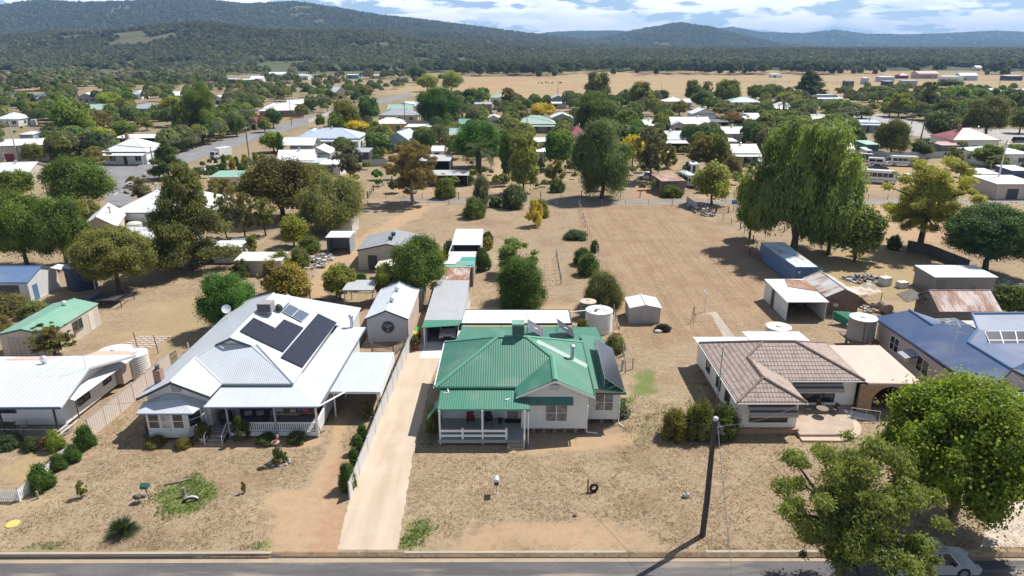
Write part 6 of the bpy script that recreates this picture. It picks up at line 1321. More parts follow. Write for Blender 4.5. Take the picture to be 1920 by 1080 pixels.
def chair(label, x, y, z, rz, c, group=None):
    T = thing('patio_chair', label, 'chair', (x, y, z), rz, group); part(T, 'seat', MB().box(-.22, .22, -.22, .22, .42, .46), paint(c, .6), W=False); part(T, 'backrest', MB().slab([(-.22, .2, .46), (.22, .2, .46), (.2, .3, .9), (-.2, .3, .9)], .03, (0, 1, 0)), paint(c, .6), W=False)
    for a in (-1, 1):
        for b in (-1, 1): part(T, 'leg', MB().tube((a*.24, b*.24, 0), (a*.19, b*.19, .43), .02, n=5), paint(c, .6), W=False)
        part(T, 'armrest', MB().path([(a*.22, -.2, .44), (a*.24, -.15, .65), (a*.24, .22, .66)], .018, 5), paint(c, .6), W=False)
table_set('patio_table', 'small brown table between chairs on curved concrete patio', 26.5, 51.6, .34, (.2, .14, .11), 3)
chair('dark metal chair at left of curved patio table', 25.5, 52.1, .34, 1.2, (.05, .045, .045)); chair('dark metal chair at right of curved patio table', 27.8, 52.0, .34, -1.0, (.05, .045, .045)); chair('dark metal chair behind the curved patio table', 26.8, 52.7, .34, .1, (.05, .045, .045))
t = thing('porch_table', 'dark square table on the low white house verandah', 'table', (-41.7, 49.2, .3)); part(t, 'tabletop', MB().box(-42.5, -41.0, 48.8, 49.6, .85, .92), paint((.1, .09, .08), .6))
for x, y in ((-42.4, 48.9), (-41.1, 48.9), (-42.4, 49.5), (-41.1, 49.5)): part(t, 'leg', MB().tube((x, y, .3), (x, y, .86), .03, n=5), BLK)
chair('grey chair right of the dark verandah table', -40.2, 49.3, .3, -1.2, (.42, .40, .38))
t = thing('barbecue', 'black covered kettle barbecue on shaded white house verandah', 'barbecue', (-23.9, 50.2, .46)); part(t, 'hood', MB().ball((-23.9, 50.2, 1.25), .6, .5, .42, 14, 8), BLK); part(t, 'stand', MB().box(-24.3, -23.5, 49.9, 50.5, .46, 1.1), BLK)
t = thing('workbench', 'cluttered wooden bench on the shaded white house verandah', 'bench', (-18.2, 50.8, .46)); part(t, 'top', MB().box(-20.2, -16.4, 50.4, 51.2, 1.2, 1.3), wood((.28, .2, .12))); part(t, 'carton', MB().box(-19.8, -19.2, 50.6, 51, 1.3, 1.7).box(-18.6, -18.1, 50.5, 51, 1.3, 1.55), paint((.4, .35, .32), .7)); part(t, 'tub', MB().box(-18.0, -17.6, 50.6, 51, 1.3, 1.7), paint((.10, .12, .3), .6)); part(t, 'folded_cloth', MB().slab([(-17.5, 50.5, 1.3), (-17.0, 50.5, 1.3), (-17.3, 50.7, 2.1), (-17.6, 50.7, 2.1)], .15, (0, 1, 0)), paint((.4, .06, .1), .7))
t = thing('couch', 'dark covered couch on the shaded white house verandah', 'couch', (-21.8, 50.9, .46)); part(t, 'seat', MB().box(-22.9, -20.6, 50.2, 51.1, .46, .9), paint((.06, .07, .1), .8)); part(t, 'backrest', MB().box(-22.9, -20.6, 51.1, 51.35, .46, 1.4), paint((.06, .07, .1), .8)); [part(t, 'cushion', MB().obox((x, 50.8, .9), .6, .25, .4, .2), paint((.3, .27, .25), .8)) for x in (-22.2, -21.2)]
# clothes lines and frames
q = G(1321, 584); t = thing('clothes_line', 'white clothes line post at the head of the garden path', 'clothes line', q); part(t, 'post', MB().tube(q, q+Vector((0, 0, 2.9)), .06), WHT); part(t, 'crossbar', MB().tube(q+Vector((-.08, -.8, 2.5)), q+Vector((-.08, .8, 2.5)), .03), WHT); part(t, 'wire', MB().tube(q+Vector((-.08, -.7, 2.5)), q+Vector((-7.5, 1.5, 2.4)), .012, n=4).tube(q+Vector((-.08, .7, 2.5)), q+Vector((-7.5, 2.6, 2.4)), .012, n=4), paint((.5, .5, .5)))
q = G(1299, 605); solo('garden_obelisk', MB().tube(q+Vector((-.3, 0, 0)), q+Vector((0, 0, 2.1)), .02, n=4).tube(q+Vector((.3, 0, 0)), q+Vector((0, 0, 2.1)), .02, n=4).tube(q+Vector((0, .3, 0)), q+Vector((0, 0, 2.1)), .02, n=4).tube(q+Vector((0, -.3, 0)), q+Vector((0, 0, 2.1)), .02, n=4), DKDOOR, 'thin wire garden obelisk left of garden path', 'obelisk', q)
q = G(1238, 620); t = thing('rock_bed', 'dark dried shrub with white stone right of garden shed', 'shrub', q); cr, tk = proto('shrub', 'mid', 1); o = link('foliage', cr, t, (.3, 0, 0)); o.scale = (2.0, 1.4, .9); o.color = (.07, .055, .05, 1); part(t, 'stone', MB().ball(q+Vector((-.3, -.5, .15)), .5, .25, .2, 9, 5), paint((.7, .7, .68), .7))
q = G(208, 570); t = thing('trampoline', 'dark rectangular trampoline frame with one blue side', 'trampoline', q); x, y = q.x, q.y; part(t, 'mat', MB().box(x-2.0, x+1.3, y-1.2, y+1.2, .86, .9), paint((.05, .05, .055), .8)); part(t, 'frame', MB().path([(x+2.1, y-1.4, .95), (x+2.1, y+1.6, .95), (x-2.2, y+1.6, .95)], .07).tube((x-2.2, y-1.4, .95), (x+2.1, y-1.4, .95), .07), BLK); part(t, 'side_pad', MB().tube((x-2.2, y-1.4, .95), (x-2.2, y+1.6, .95), .09), paint((.06, .18, .42), .5))
for a, b in ((-2.2, -1.4), (2.1, -1.4), (2.1, 1.6), (-2.2, 1.6), (0, -1.4)): part(t, 'leg', MB().tube((x+a, y+b, 0), (x+a, y+b, .95), .05, n=6), BLK)
for lab, a, b, h in (('left of two thin dark posts in the dry back yard', 259, 656, 2.0), ('right of two thin dark posts in the dry back yard', 297, 663, 2.1)): q = G(a, b); solo('yard_post', MB().tube(q, q+Vector((-.15, 0, h)), .045, n=6), DKP, lab, 'post', q)
q = G(355, 658); solo('yard_post', MB().tube(q, q+Vector((-.05, 0, .95)), .06, n=6), WHT, 'short white post beside the white house back corner', 'post', q)
q = G(272, 640); m = MB()
for i in range(5):
    for j in range(6): m.obox((q.x-1.8+i*.75+j*.15, q.y-1.5+j*.55, .0), .55, .38, .04)
solo('paver_grid', m, paint((.46, .38, .34), .8, .2), 'scattered grid of pale pavers laid in dry grass', 'paving', q)
q = G(550, 402); t = thing('washing_line', 'washing line hung with pale and dark clothes under trees', 'washing line', q); m = MB().tube(q, q+Vector((0, 0, 2.2)), .05); m.tube(q+Vector((-2.5, 0, 2.2)), q+Vector((2.5, 0, 2.2)), .03); part(t, 'hoist', m, paint(GALV))
for k, c in enumerate(((.6, .62, .68), (.65, .63, .6), (.12, .2, .36), (.04, .05, .1), (.6, .58, .6))): x0 = q.x-2.3+k*.95; part(t, 'garment', MB().slab([(x0, q.y-.05*k, 2.15), (x0+.75, q.y-.05*k, 2.15), (x0+.7, q.y-.05*k, 1.1), (x0+.05, q.y-.05*k, 1.0)], .03, (0, 1, 0)), paint(c, .8))
q = G(1375, 396); t = thing('sign', 'small blue square sign beside timber field gate', 'sign', q); part(t, 'board', MB().box(q.x-.5, q.x+.5, q.y-.03, q.y+.03, 1.4, 2.2), paint((.05, .22, .5), .5)); part(t, 'post', MB().tube(q, q+Vector((0, .06, 1.4)), .05), DKP)
q = G(1386, 397); solo('drum', MB().lathe(q, [(.5, 0), (.5, .9), (.46, .92)], 14), paint((.10, .26, .5), .6), 'blue plastic drum below blue sign', 'drum', q)
# ---------------------------------------------------------------- power poles and wires
WIRE = paint((.12, .12, .125), .6)
q = G(1317, 1004); PT = Vector((12.46+.05, 36.9, 8.5)); t = thing('power_pole', 'tall dark timber power pole with pale cap near kerb', 'power pole', q)
part(t, 'pole', MB().path([q, q.lerp(PT, .35)+Vector((.03, 0, 0)), q.lerp(PT, .72)+Vector((-.02, 0, 0)), PT], [.2, .185, .165, .15], 14), wood((.075, .068, .062), .2)); part(t, 'cap', MB().lathe(PT, [(.17, 0), (.17, .14), (.12, .2)], 14), paint((.55, .58, .62), .4, .1, .3))
fit = MB(); fit.tube(PT+Vector((.1, -.1, -.45)), PT+Vector((.45, -.25, -.35)), .04).tube(PT+Vector((.1, .05, -.5)), PT+Vector((.45, .2, -.6)), .04)
for k in range(7): fit.path([PT+Vector((.15, 0, -.3)), PT+Vector((.3+.05*k, .15-.06*k, -.2-.12*k)), PT+Vector((.14, -.1, -.9))], .012, 4)
part(t, 'insulator', fit, paint((.2, .2, .21), .5))
def wire(name, label, P, Q, sag, r=.012, n=14, group=None):
    P, Q = Vector(P), Vector(Q); m = MB(); pts = [P.lerp(Q, i/n)-Vector((0, 0, 4*sag*(i/n)*(1-i/n))) for i in range(n+1)]
    m.path([p-P for p in pts], r, 5); return tag(link(name, raw(name, m.v, m.f, WIRE), None, P), label, 'wire', group)
a = PT+Vector((.15, -.05, -.4)); wire('service_wire', 'black wire drooping from power pole to green gable cottage', a, (3.45, 48.85, 4.75), .6); wire('service_wire', 'black wire running from power pole to tiled house', a, (23.9, 49.2, 3.1), .5); wire('service_wire', 'single black wire from power pole down across the street', a, (8.75, 20, 8.25), .25, .022)
wire('service_wire', 'thin black wire crossing the low white house roof', (-24.6, 49.3, 3.5), (-50, 47.6, 3.3), .5)
def pole(label, a, b, top, r=.16, arms=1, c=None, lean=0., name='power_pole', dx=0):
    q = G(a, b); h = zat(q.y, top); T = thing(name, label, 'power pole', q); tp = q+Vector((lean+dx*0, 0, h)); m = MB().tube(q, tp, r, r*.7, 8); part(T, 'pole', m, c or paint((.16, .14, .125), .8))
    for k in range(arms): z = tp-Vector((0, 0, .5+1.3*k)); part(T, 'crossarm', MB().slab([z+Vector((-1.3, -.06, .08)), z+Vector((1.3, -.06, .08)), z+Vector((1.3, .06, .08)), z+Vector((-1.3, .06, .08))], .14), c or paint((.16, .14, .125), .8))
    if arms:
        im = MB()
        for s in (-1.2, -.5, .5, 1.2): p = tp+Vector((s, 0, -.42)); im.tube(p, p+Vector((0, 0, .25)), .05, n=6)
        part(T, 'insulator', im, paint((.4, .38, .36), .4))
    return tp
CPOLE = paint((.52, .5, .48), .7)
p1 = pole('pale concrete pole with stays beside long white shed at left', 35, 303, 222, .2, 2, CPOLE, -.2)
p2 = pole('timber pole standing above the left dark green trees', 91, 372, 340, .17, 0); p3 = pole('timber pole beside dark conifer at the road corner', 291, 330, 275, .17, 0, None, 0); p4 = pole('dark pole at the left frame edge', 8, 372, 300, .17, 1)
p5 = pole('tall green grey pole beside trimmed conifers', 468, 302, 205, .18, 1, paint((.12, .14, .10), .8), 0); p6 = pole('slim pole before the brick house', 547, 235, 184, .16, 1); p7 = pole('slim pole on the far verge of main road', 615, 213, 180, .15, 1); p8 = pole('pole beside yellow house', 760, 240, 192, .16, 1)
p9 = pole('pole near the phoenix palm', 800, 256, 215, .14, 0); p10 = pole('slim pole before pale green roofed house', 988, 250, 206, .15, 1); p11 = pole('pole between the green roofed house and red roof', 1067, 248, 207, .16, 1); p12 = pole('pole on the edge of the race course', 1046, 178, 151, .18, 1)
p13 = pole('tall grey pole by the white shed on the right', 1866, 360, 263, .2, 0, CPOLE, .0); p14 = pole('stout leaning pole beside east road', 1726, 262, 212, .24, 1, None, .4); p15 = pole('short stout pole beside the east road stop', 1709, 233, 211, .22, 1); p16 = pole('timber pole behind small verandah shop', 1610, 236, 207, .17, 1, None, .5); p17 = pole('timber pole with transformer behind small verandah shop', 1626, 246, 192, .18, 1, None, .4)
p18 = pole('pole rising behind pepper tree', 1240, 172, 156, .16, 0); p19 = pole('pole beside far race course trees at right', 1872, 168, 149, .22, 2); p20 = pole('thin pole left of white roofed house on right', 1854, 330, 305, .1, 0, CPOLE); p21 = pole('slim pole behind far paddock left of dark pine', 1583, 172, 157, .16, 1)
p22 = pole('slim pole on lane beside the tall white shed', 1660, 172, 158, .15, 0)
for i, (s, e, sg) in enumerate(((p1, p3, 1.5), (p1, p4, 1.), (p3, p5, 1.5), (p5, p6, 1.2), (p6, p7, 1), (p8, p11, 2.), (p17, p14, 1), (p14, p19, 3), (p1, G(-300, 330, 9), 1), (p16, p11, 3))):
    for o in (-.8, 0, .8): wire('power_line', 'sagging overhead power line between street poles', Vector(s)+Vector((o, 0, -.3)), Vector(e)+Vector((o, 0, -.3)), sg, .03, 10, 'overhead lines between the street poles')
wire('power_line', 'long low wire strung across paddock right of pepper tree', G(1606, 350, 6), G(1700, 348, 5.5), .3, .03)
# ---------------------------------------------------------------- houses and sheds of the town beyond
RW = corrugated((.74, .76, .78), .5, .06, .5, depth=.4); RG = corrugated((.36, .39, .43), .5, .08, .5, depth=.5); RGN = corrugated((.36, .50, .44), .5, .1, .5, depth=.5); RR = corrugated((.30, .075, .075), .5, .1, .5, depth=.5); RB = corrugated((.14, .25, .48), .5, .1, .5, depth=.5); RLB = corrugated((.46, .54, .64), .5, .08, .5, depth=.5); RDK = corrugated((.10, .12, .14), .5, .1); RPK = corrugated((.50, .27, .25), .5, .1); RRU = corrugated((.42, .30, .25), .4, .2, .7, .6)
WW = paint((.72, .72, .71), .6, .1); WC = paint((.60, .53, .43), .7, .1); WY = paint((.58, .38, .13), .7, .1); WBR = brick((.34, .14, .09), (.27, .11, .07)); WG = paint((.34, .37, .40), .7, .1); WD = paint((.06, .065, .075), .8, .1); WGN = paint((.10, .22, .18), .7, .1); WBL = paint((.40, .47, .57), .7, .1); WPK = paint((.5, .42, .38), .7, .1)
FW = paint((.6, .6, .6), .5, .05)
def fh(label, cx, cy, wpx, d, h, rf, rm, wm, rz=0., axis='x', rh=None, chim=0, name='house', cat='house', ver=0, nw=2, sol=0, group=None, open_=False, gar=0):
    C = G(cx, cy, h); C.z = 0; w = wpx*mpp(C.y, h); T = thing(name, label, cat, C, R(rz), group); r, m = MB(), MB(); x, y = w/2, d/2; o = .35 if name == 'house' else .15
    P = lambda n, b, mt, **k: part(T, n, b, mt, W=False, **k)
    if rh is None: rh = h+min(w if axis == 'y' else d, 9)*.24
    if rf == 'g': r.gable(-x-o, x+o, -y-o, y+o, h, rh, axis, .1); m.wallpent(-x, x, -y, y, 0, h-.05, rh-.12, axis) if not open_ else m.box(-x, x, y-.1, y, 0, h)
    elif rf == 'h': r.hip(-x-o, x+o, -y-o, y+o, h, rh, .1); m.box(-x, x, -y, y, 0, h-.05)
    else:
        r.slab([(-x-o, -y-o, h), (x+o, -y-o, h), (x+o, y+o, h+.35), (-x-o, y+o, h+.35)], .1)
        if open_: m.box(-x, x, y-.1, y, 0, h+.2); m.box(-x, -x+.1, -y, y-.1, 0, h-.1); m.box(x-.1, x, -y, y-.1, 0, h-.1)
        else: m.box(-x, x, -y, y, 0, h-.02)
    P('roof', r, rm); P('wall', m, wm)
    if open_:
        for a in (-x+.1, x-.1): P('post', MB().box(a-.08, a+.08, -y, -y+.15, 0, h-.1), FW)
    big = wpx > 24
    if big and not open_ and name == 'house':
        for k in range(nw): a = -x+w*(k+.5)/nw+(.0 if nw > 2 else (-.6 if k == 0 else .6)); window(T, (a-.8, -y, .95), 1.6, 1.25, W=False, lights=2, rail=False, fm=FW)
        window(T, (x, -y*.3, .95), 1.4, 1.2, (0, 1, 0), (1, 0, 0), W=False, lights=2, rail=False, fm=FW); window(T, (-x, y*.2, .95), 1.4, 1.2, (0, -1, 0), (-1, 0, 0), W=False, lights=2, rail=False, fm=FW)
        P('door', MB().box(-.45, .45, -y-.04, -y+.01, .02, 2.1), WD)
    elif not open_: P('door', MB().box(-x*.5, min(x*.3, -x*.5+2.4), -y-.04, -y+.01, .02, min(2.2, h-.3)), WD if not gar else gar)
    if ver: P('verandah_roof', MB().slab([(-x-.3, -y-ver, h-.65), (x+.3, -y-ver, h-.65), (x+.3, -y, h-.2), (-x-.3, -y, h-.2)], .08), rm); [P('post', MB().box(a-.06, a+.06, -y-ver+.1, -y-ver+.22, 0, h-.7), FW) for a in np.linspace(-x, x, 4)]
    if big and not open_:
        P('gutter', MB().tube((-x-o, -y-o-.05, h-.03), (x+o, -y-o-.05, h-.03), .09, n=6), FW if len(label) % 2 else WD)
        if rf != 's':
            vx = (len(label) % 7-3)*x*.16; P('roof_vent', MB().lathe((vx, -.5, rh-.6), [(.18, 0), (.16, .8), (.3, .85), (.28, 1.1), (.1, 1.2)], 8), paint(GALV, .4, .1, .5))
            if name == 'house': P('aerial', MB().path([(-vx-1, .3, rh-.5), (-vx-1, .3, rh+2.4)], .04, 5).path([(-vx-1.8, .3, rh+2.2), (-vx-.2, .3, rh+2.2)], .03, 4), paint(GALV)); P('tank', MB().lathe((x+1.6, y*.4, 0), [(1.2, 0), (1.2, 2.1), (.9, 2.3), (.1, 2.4)], 14), paint([(.6, .58, .54), (.1, .18, .14), (.36, .36, .36)][len(label) % 3], .5))
    if chim:
        P('chimney', MB().box(-x*.3-.4, -x*.3+.4, -.4, .4, h, rh+1.0), BRK)
    if sol:
        t_ = (rh-h)/(y+o); z_ = lambda yy_: h+(yy_+y+o)*t_
        panel_array(T, 'solar_panel', [(-x*.7, -y*.75, z_(-y*.75)), (x*.7, -y*.75, z_(-y*.75)), (x*.7, -y*.2, z_(-y*.2)), (-x*.7, -y*.2, z_(-y*.2))], sol, 1, W=False, lift=.15, cellc=(.03, .04, .07))
    return T
S_ = dict(name='shed', cat='shed')
HS = [
 ('blue roofed house with rows of solar panels and dark lower walls', 58, 184, 58, 11, 4.2, 'g', RB, WD, 4, dict(sol=5, rh=6.0)), ('grey walled house with white gable behind dark shrubs at left', 165, 181, 32, 11, 3.2, 'g', RW, WG, 20, dict(axis='y')),
 ('long pale green roofed house with white gable end', 178, 204, 48, 9, 3, 'g', RGN, WW, 6, dict(nw=3)), ('white gabled garage end beside long pale green roof', 216, 206, 16, 9, 3, 'g', RW, WW, 0, dict(axis='y', **S_)), ('low grey hip roofed house above green lawn', 277, 202, 48, 11, 2.9, 'h', RG, WG, 0, dict(nw=3)),
 ('small white house with solar panel between trees far left', 262, 176, 20, 10, 3, 'h', RLB, WW, 0, {}), ('cream roofed house half hidden by yellow tree', 336, 178, 22, 10, 3, 'g', RW, WC, 10, {}), ('white roofed house hidden in dark grey trees at left edge', 28, 221, 40, 10, 3, 'h', RW, WW, 0, {}),
 ('long white roofed shed with dark red roller door', 48, 268, 96, 12, 4.4, 'g', RW, WPK, 14, dict(gar=paint((.2, .03, .05), .6), rh=5.6, **S_)), ('pale cube shaped tank shed behind long white shed', 60, 250, 25, 6, 4.6, 's', RW, WBL, 0, S_),
 ('white hip roofed cottage with verandah and brick chimney at crossroads', 254, 279, 78, 12, 3.4, 'h', RW, WW, 0, dict(chim=1, ver=2.4, rh=6.6)), ('long low open shelter behind white hip roofed cottage', 272, 256, 94, 7, 3.4, 's', RW, WD, 0, dict(open_=True, **S_)),
 ('white gabled house at left frame edge below long shed', 28, 317, 78, 9, 3.4, 'g', RW, WPK, 10, dict(rh=5)), ('tiny white gabled pump shed on bare ground', 412, 183, 17, 6, 3.6, 'g', RW, WC, 0, dict(axis='y', **S_)), ('narrow pale green shed below poplar', 406, 203, 10, 5, 3, 's', RGN, WGN, 0, S_),
 ('far blue and white carport shed at the bush edge', 434, 148, 28, 12, 4, 's', RLB, WW, 0, dict(open_=True, **S_)), ('far white flat roofed house left of dark conifer', 461, 149, 30, 12, 4, 's', RW, WBL, 0, {}), ('far white bungalow right of the dark conifer', 484, 147, 22, 12, 4.4, 'g', RW, WW, 0, {}),
 ('long far white shed with curved pale roof', 526, 139, 40, 14, 5, 'g', RW, WW, 0, S_), ('far grey and white house beside long white shed', 567, 142, 28, 14, 4, 'h', RLB, WW, 0, {}), ('distant small white hut high among bush', 560, 121, 16, 12, 5, 'g', RW, WW, 0, S_), ('distant flat white shed at bush edge', 662, 140, 23, 10, 4, 's', RW, paint((.12, .3, .42)), 0, S_),
 ('distant pale shed among the scattered trees', 705, 141, 22, 10, 3.5, 's', RW, WC, 0, S_), ('distant white cube hut above gum trees', 848, 123, 10, 8, 5, 's', RW, WW, 0, S_), ('brick house with large white hip roof', 528, 205, 78, 13, 3, 'h', RW, WBR, 18, dict(nw=3, rh=6)), ('white flat roofed house behind brick house', 560, 194, 38, 9, 3.6, 'g', RW, WW, 14, {}),
 ('small red roofed hut behind caravan', 481, 227, 20, 7, 3, 'g', RR, WW, 0, S_), ('steep roofed white house among pale gum trees', 634, 172, 24, 9, 4.4, 'g', RW, WC, 40, dict(axis='y', rh=7.5)),
 ('broad pale blue hip roofed house with rooftop cooler', 625, 255, 108, 13, 3.6, 'h', RLB, WW, 0, dict(nw=3, ver=2, rh=6.2)), ('white gable wing beside broad pale blue hip roof', 588, 254, 40, 12, 3.4, 'h', RLB, WW, 0, {}), ('white flat carport left of broad pale blue roof', 565, 269, 60, 8, 3, 'g', RW, WW, 0, dict(open_=True, **S_)),
 ('large white gabled shed behind dark olive tree', 558, 296, 64, 10, 3, 'g', RW, WW, 10, S_), ('middle white shed with grey end wall', 602, 284, 46, 8, 3, 'g', RW, WG, 0, dict(axis='y', **S_)), ('low pale blue skillion shed behind the dark olive tree', 586, 302, 44, 6, 2.8, 's', RLB, WW, 0, S_), ('white cluttered shed behind grey conifer', 622, 305, 40, 6, 3, 's', RW, WW, 0, S_), ('grey roofed shed right of white sheds', 681, 282, 28, 6, 2.8, 's', RG, WD, 0, S_),
 ('pale green roofed shed beside columnar conifers', 430, 327, 54, 6, 3.4, 's', corrugated((.24, .45, .36), .4, .1), WC, 0, S_), ('long grey roofed house along the main road', 750, 214, 72, 11, 3, 'h', RG, WC, 0, dict(nw=3)), ('faded green roofed house behind long grey house', 752, 204, 44, 9, 3, 'g', RGN, WC, 0, {}), ('white roofed house behind big round tree', 776, 198, 30, 9, 3, 'g', RW, WW, 0, {}),
 ('yellow cottage with white hip roof', 732, 230, 58, 9, 3, 'h', RW, WY, 0, dict(nw=2, rh=5)), ('cream sheds right of yellow cottage', 786, 236, 46, 7, 2.8, 's', RW, WPK, 0, S_), ('pale blue bungalow with patterned front gable', 757, 262, 54, 10, 3, 'g', RLB, WBL, -14, dict(axis='y', rh=6, ver=2)), ('small white shed between palm and bungalow', 822, 281, 22, 5, 2.6, 'g', RW, WW, 0, S_),
 ('open shed with grey roof and black interior', 818, 297, 56, 8, 3.6, 's', corrugated((.5, .5, .52), .4, .15), WD, 0, dict(open_=True, **S_)), ('long low iron lean-to behind olive shrub', 842, 325, 74, 5, 2.6, 's', corrugated((.5, .5, .5), .4, .2), WD, 0, dict(open_=True, **S_)),
 ('dark grey garage block on bare sand lot', 906, 194, 32, 8, 4.6, 's', RG, paint((.17, .2, .24)), 0, S_), ('small green and white cottage at edge of race course', 931, 182, 22, 9, 3.6, 'h', RGN, WW, 0, {}), ('white gabled garage with dark open door', 926, 222, 30, 7, 3, 'g', RW, WW, 0, dict(axis='y', rh=4.6, **S_)), ('pale green hip roofed house with shaded verandah', 1004, 230, 72, 11, 3.2, 'h', RGN, WPK, 0, dict(nw=3, ver=2, rh=6)),
 ('grey house with white edged twin gables', 1053, 219, 38, 9, 3.2, 'g', RW, WG, 0, dict(axis='y', rh=5)), ('small gabled house at race course edge', 1046, 184, 26, 9, 3.2, 'g', RLB, WBL, 0, dict(axis='y')), ('flat white annexe before the small gabled house', 1044, 193, 34, 7, 2.8, 's', RW, WPK, 0, S_), ('red roofed house half hidden behind green tree', 1082, 254, 38, 10, 3.2, 'h', RR, WPK, 0, dict(rh=6.4)), ('red lean-to with white panel under red roof', 1086, 267, 34, 4, 2.4, 's', RR, WW, 0, S_),
 ('pale green roofed cottage behind phoenix palm', 862, 251, 34, 8, 3.2, 'g', RGN, WD, 0, {}), ('small green roofed shed behind bushy yellow trees', 872, 231, 22, 7, 3, 'g', corrugated((.15, .4, .32), .4), WD, 0, S_), ('long flat white roof behind tall pale tree', 1022, 263, 60, 8, 3.2, 's', RW, WW, 0, S_), ('small grey shed under tall pale tree', 1014, 282, 16, 5, 3, 's', RW, WG, 0, S_),
 ('white hip roofed house among dense trees', 1262, 189, 38, 11, 3.4, 'h', RW, WC, 0, {}), ('small white roof beside dense trees', 1287, 191, 14, 7, 3.2, 'g', RW, WW, 0, S_), ('white gable ended shed above cream house', 1315, 212, 42, 9, 3.6, 'g', RW, paint((.6, .64, .66)), 0, dict(axis='y', **S_)), ('cream house with twin front gables', 1290, 230, 70, 10, 3.4, 'g', RW, WPK, 0, dict(nw=3)), ('left projecting gable of cream house', 1268, 232, 24, 9, 3.3, 'g', RLB, WPK, 0, dict(axis='y')), ('right projecting gable of cream house', 1316, 232, 24, 9, 3.3, 'g', RW, WPK, 0, dict(axis='y')),
 ('blue grey pergola frame right of cream house', 1345, 227, 34, 8, 3, 's', RDK, WD, 0, dict(open_=True, **S_)), ('grey steep roofed house behind grey conifer', 1262, 258, 44, 10, 3.2, 'g', corrugated((.55, .58, .6), .5), WG, 0, {}), ('white skillion verandah beside grey steep roof', 1268, 267, 40, 4, 2.8, 's', RW, WD, 0, dict(open_=True, **S_)), ('long cream roofed shed beside dark round tree', 1370, 248, 40, 8, 3.4, 'g', corrugated((.62, .64, .58), .5), WC, 0, S_), ('lower cream shed in front of long cream roof', 1362, 263, 32, 6, 2.8, 's', RW, WPK, 0, S_), ('small white roof at left behind grey conifer', 1218, 234, 26, 8, 3, 'g', RW, WG, 0, {}),
 ('white cottage with shaded patio left of pepper tree', 1390, 283, 48, 8, 3.2, 'g', RW, WPK, 0, dict(ver=2)), ('pale blue roofed house behind dense trees', 1392, 190, 56, 12, 3.6, 'h', RLB, WW, 0, {}), ('bright white hip roofed house left of date palm', 1465, 203, 46, 10, 3.4, 'h', RW, WW, 0, dict(rh=6.5)), ('pale blue roofed shed behind brown creeper', 1400, 222, 40, 9, 3.4, 'g', RLB, WBL, 0, S_), ('white and blue long roof below dark pine', 1545, 184, 60, 10, 3.4, 'h', RLB, WW, 0, dict(nw=3, sol=3)),
 ('small shop with flat verandah beside east road', 1622, 228, 42, 8, 3.6, 's', RLB, WG, -8, dict(ver=2.5)), ('dark red hip roofed house with two tall chimneys', 1808, 258, 84, 12, 3.8, 'h', RR, WW, 0, dict(chim=1, rh=6.8, nw=3)), ('lower red roofed wing of chimney house', 1778, 270, 44, 6, 2.8, 's', RPK, WGN, 0, {}), ('wide white roofed cottage right of chimney house', 1864, 283, 84, 12, 3.2, 'h', RW, WW, 0, dict(rh=4.8)),
 ('plain white shed with roller front on lane', 1884, 338, 76, 9, 3.2, 's', RW, WPK, 0, S_), ('blue edged flat roof at right frame edge', 1900, 316, 34, 6, 3, 's', RW, paint((.05, .1, .3)), 0, S_), ('pale skillion shelter behind yellow gum', 1838, 322, 42, 6, 2.8, 's', RW, WD, 0, dict(open_=True, **S_)), ('white roofed shed right of the pepper tree', 1577, 277, 30, 7, 3.2, 'g', RW, WW, 0, S_), ('green walled shed behind bus yard trees', 1626, 268, 24, 7, 3.2, 's', RGN, WGN, 0, S_), ('pale box shed below green walled shed', 1624, 280, 10, 4, 2.6, 's', RW, WC, 0, S_),
 ('far white shed on the race course', 1660, 144, 26, 10, 4.6, 's', RW, WBL, 0, S_), ('far bright red marquee on the race course', 1691, 141, 18, 9, 3.4, 'h', paint((.55, .02, .03)), WD, 0, dict(name='marquee', cat='marquee')), ('far pink roofed grandstand on the race course', 1734, 137, 38, 14, 5.5, 'g', RPK, WPK, 0, dict(ver=4, nw=4)), ('far long white stables right of pink roof', 1783, 143, 36, 9, 4.2, 's', RW, WW, 0, S_), ('far white gabled shed right of the long stables', 1812, 141, 32, 10, 5, 'g', RW, WBL, 0, S_), ('far blue and white shed at right frame edge', 1897, 142, 30, 10, 4.6, 's', RLB, WD, 0, S_),
 ('far dark open hut beside pine on race course', 1591, 152, 14, 8, 4.2, 's', RDK, WD, 0, S_), ('far grey hut below red marquee', 1664, 152, 16, 7, 3.6, 's', RG, WD, 0, S_), ('far long grey shelter below pink roof', 1703, 151, 28, 7, 3.6, 's', RG, WG, 0, S_), ('far tall white hut beside dark trees on race course', 1622, 146, 9, 6, 5.5, 's', RW, WBL, 0, S_), ('far white low rail hut left of dark pine', 1454, 139, 20, 8, 3.6, 's', RW, WW, 0, S_), ('pale green roof peeking over trees at far right', 1862, 172, 18, 9, 4, 'g', RGN, WGN, 0, {}), ('white roof peeking over trees at right edge', 1912, 173, 22, 9, 4, 'g', RW, WW, 0, {}), ('distant white farmhouse beyond the race course', 1832, 126, 10, 10, 5, 'g', RW, WW, 0, {}),
 ('small white outhouse with dark door by round tree', 1300, 306, 13, 3, 2.6, 's', RW, WW, 0, S_), ('grey roof sliver behind the pepper tree crown', 1530, 222, 26, 7, 3.2, 'g', RG, WG, 0, {}),
 ('large white hip roofed house behind tall dark tree', 325, 383, 150, 13, 3.6, 'h', RW, WW, 0, dict(nw=3, rh=7)), ('white gable roof half hidden by dark green trees', 196, 413, 52, 10, 3.4, 'g', RW, WC, 20, dict(axis='y', rh=5.2)), ('long white verandahed house under the tall dark tree', 305, 445, 118, 7, 3.2, 'g', RW, WC, 0, dict(nw=4))]
for L_ in HS: fh(L_[0], *L_[1:9], rz=L_[9], **L_[10])
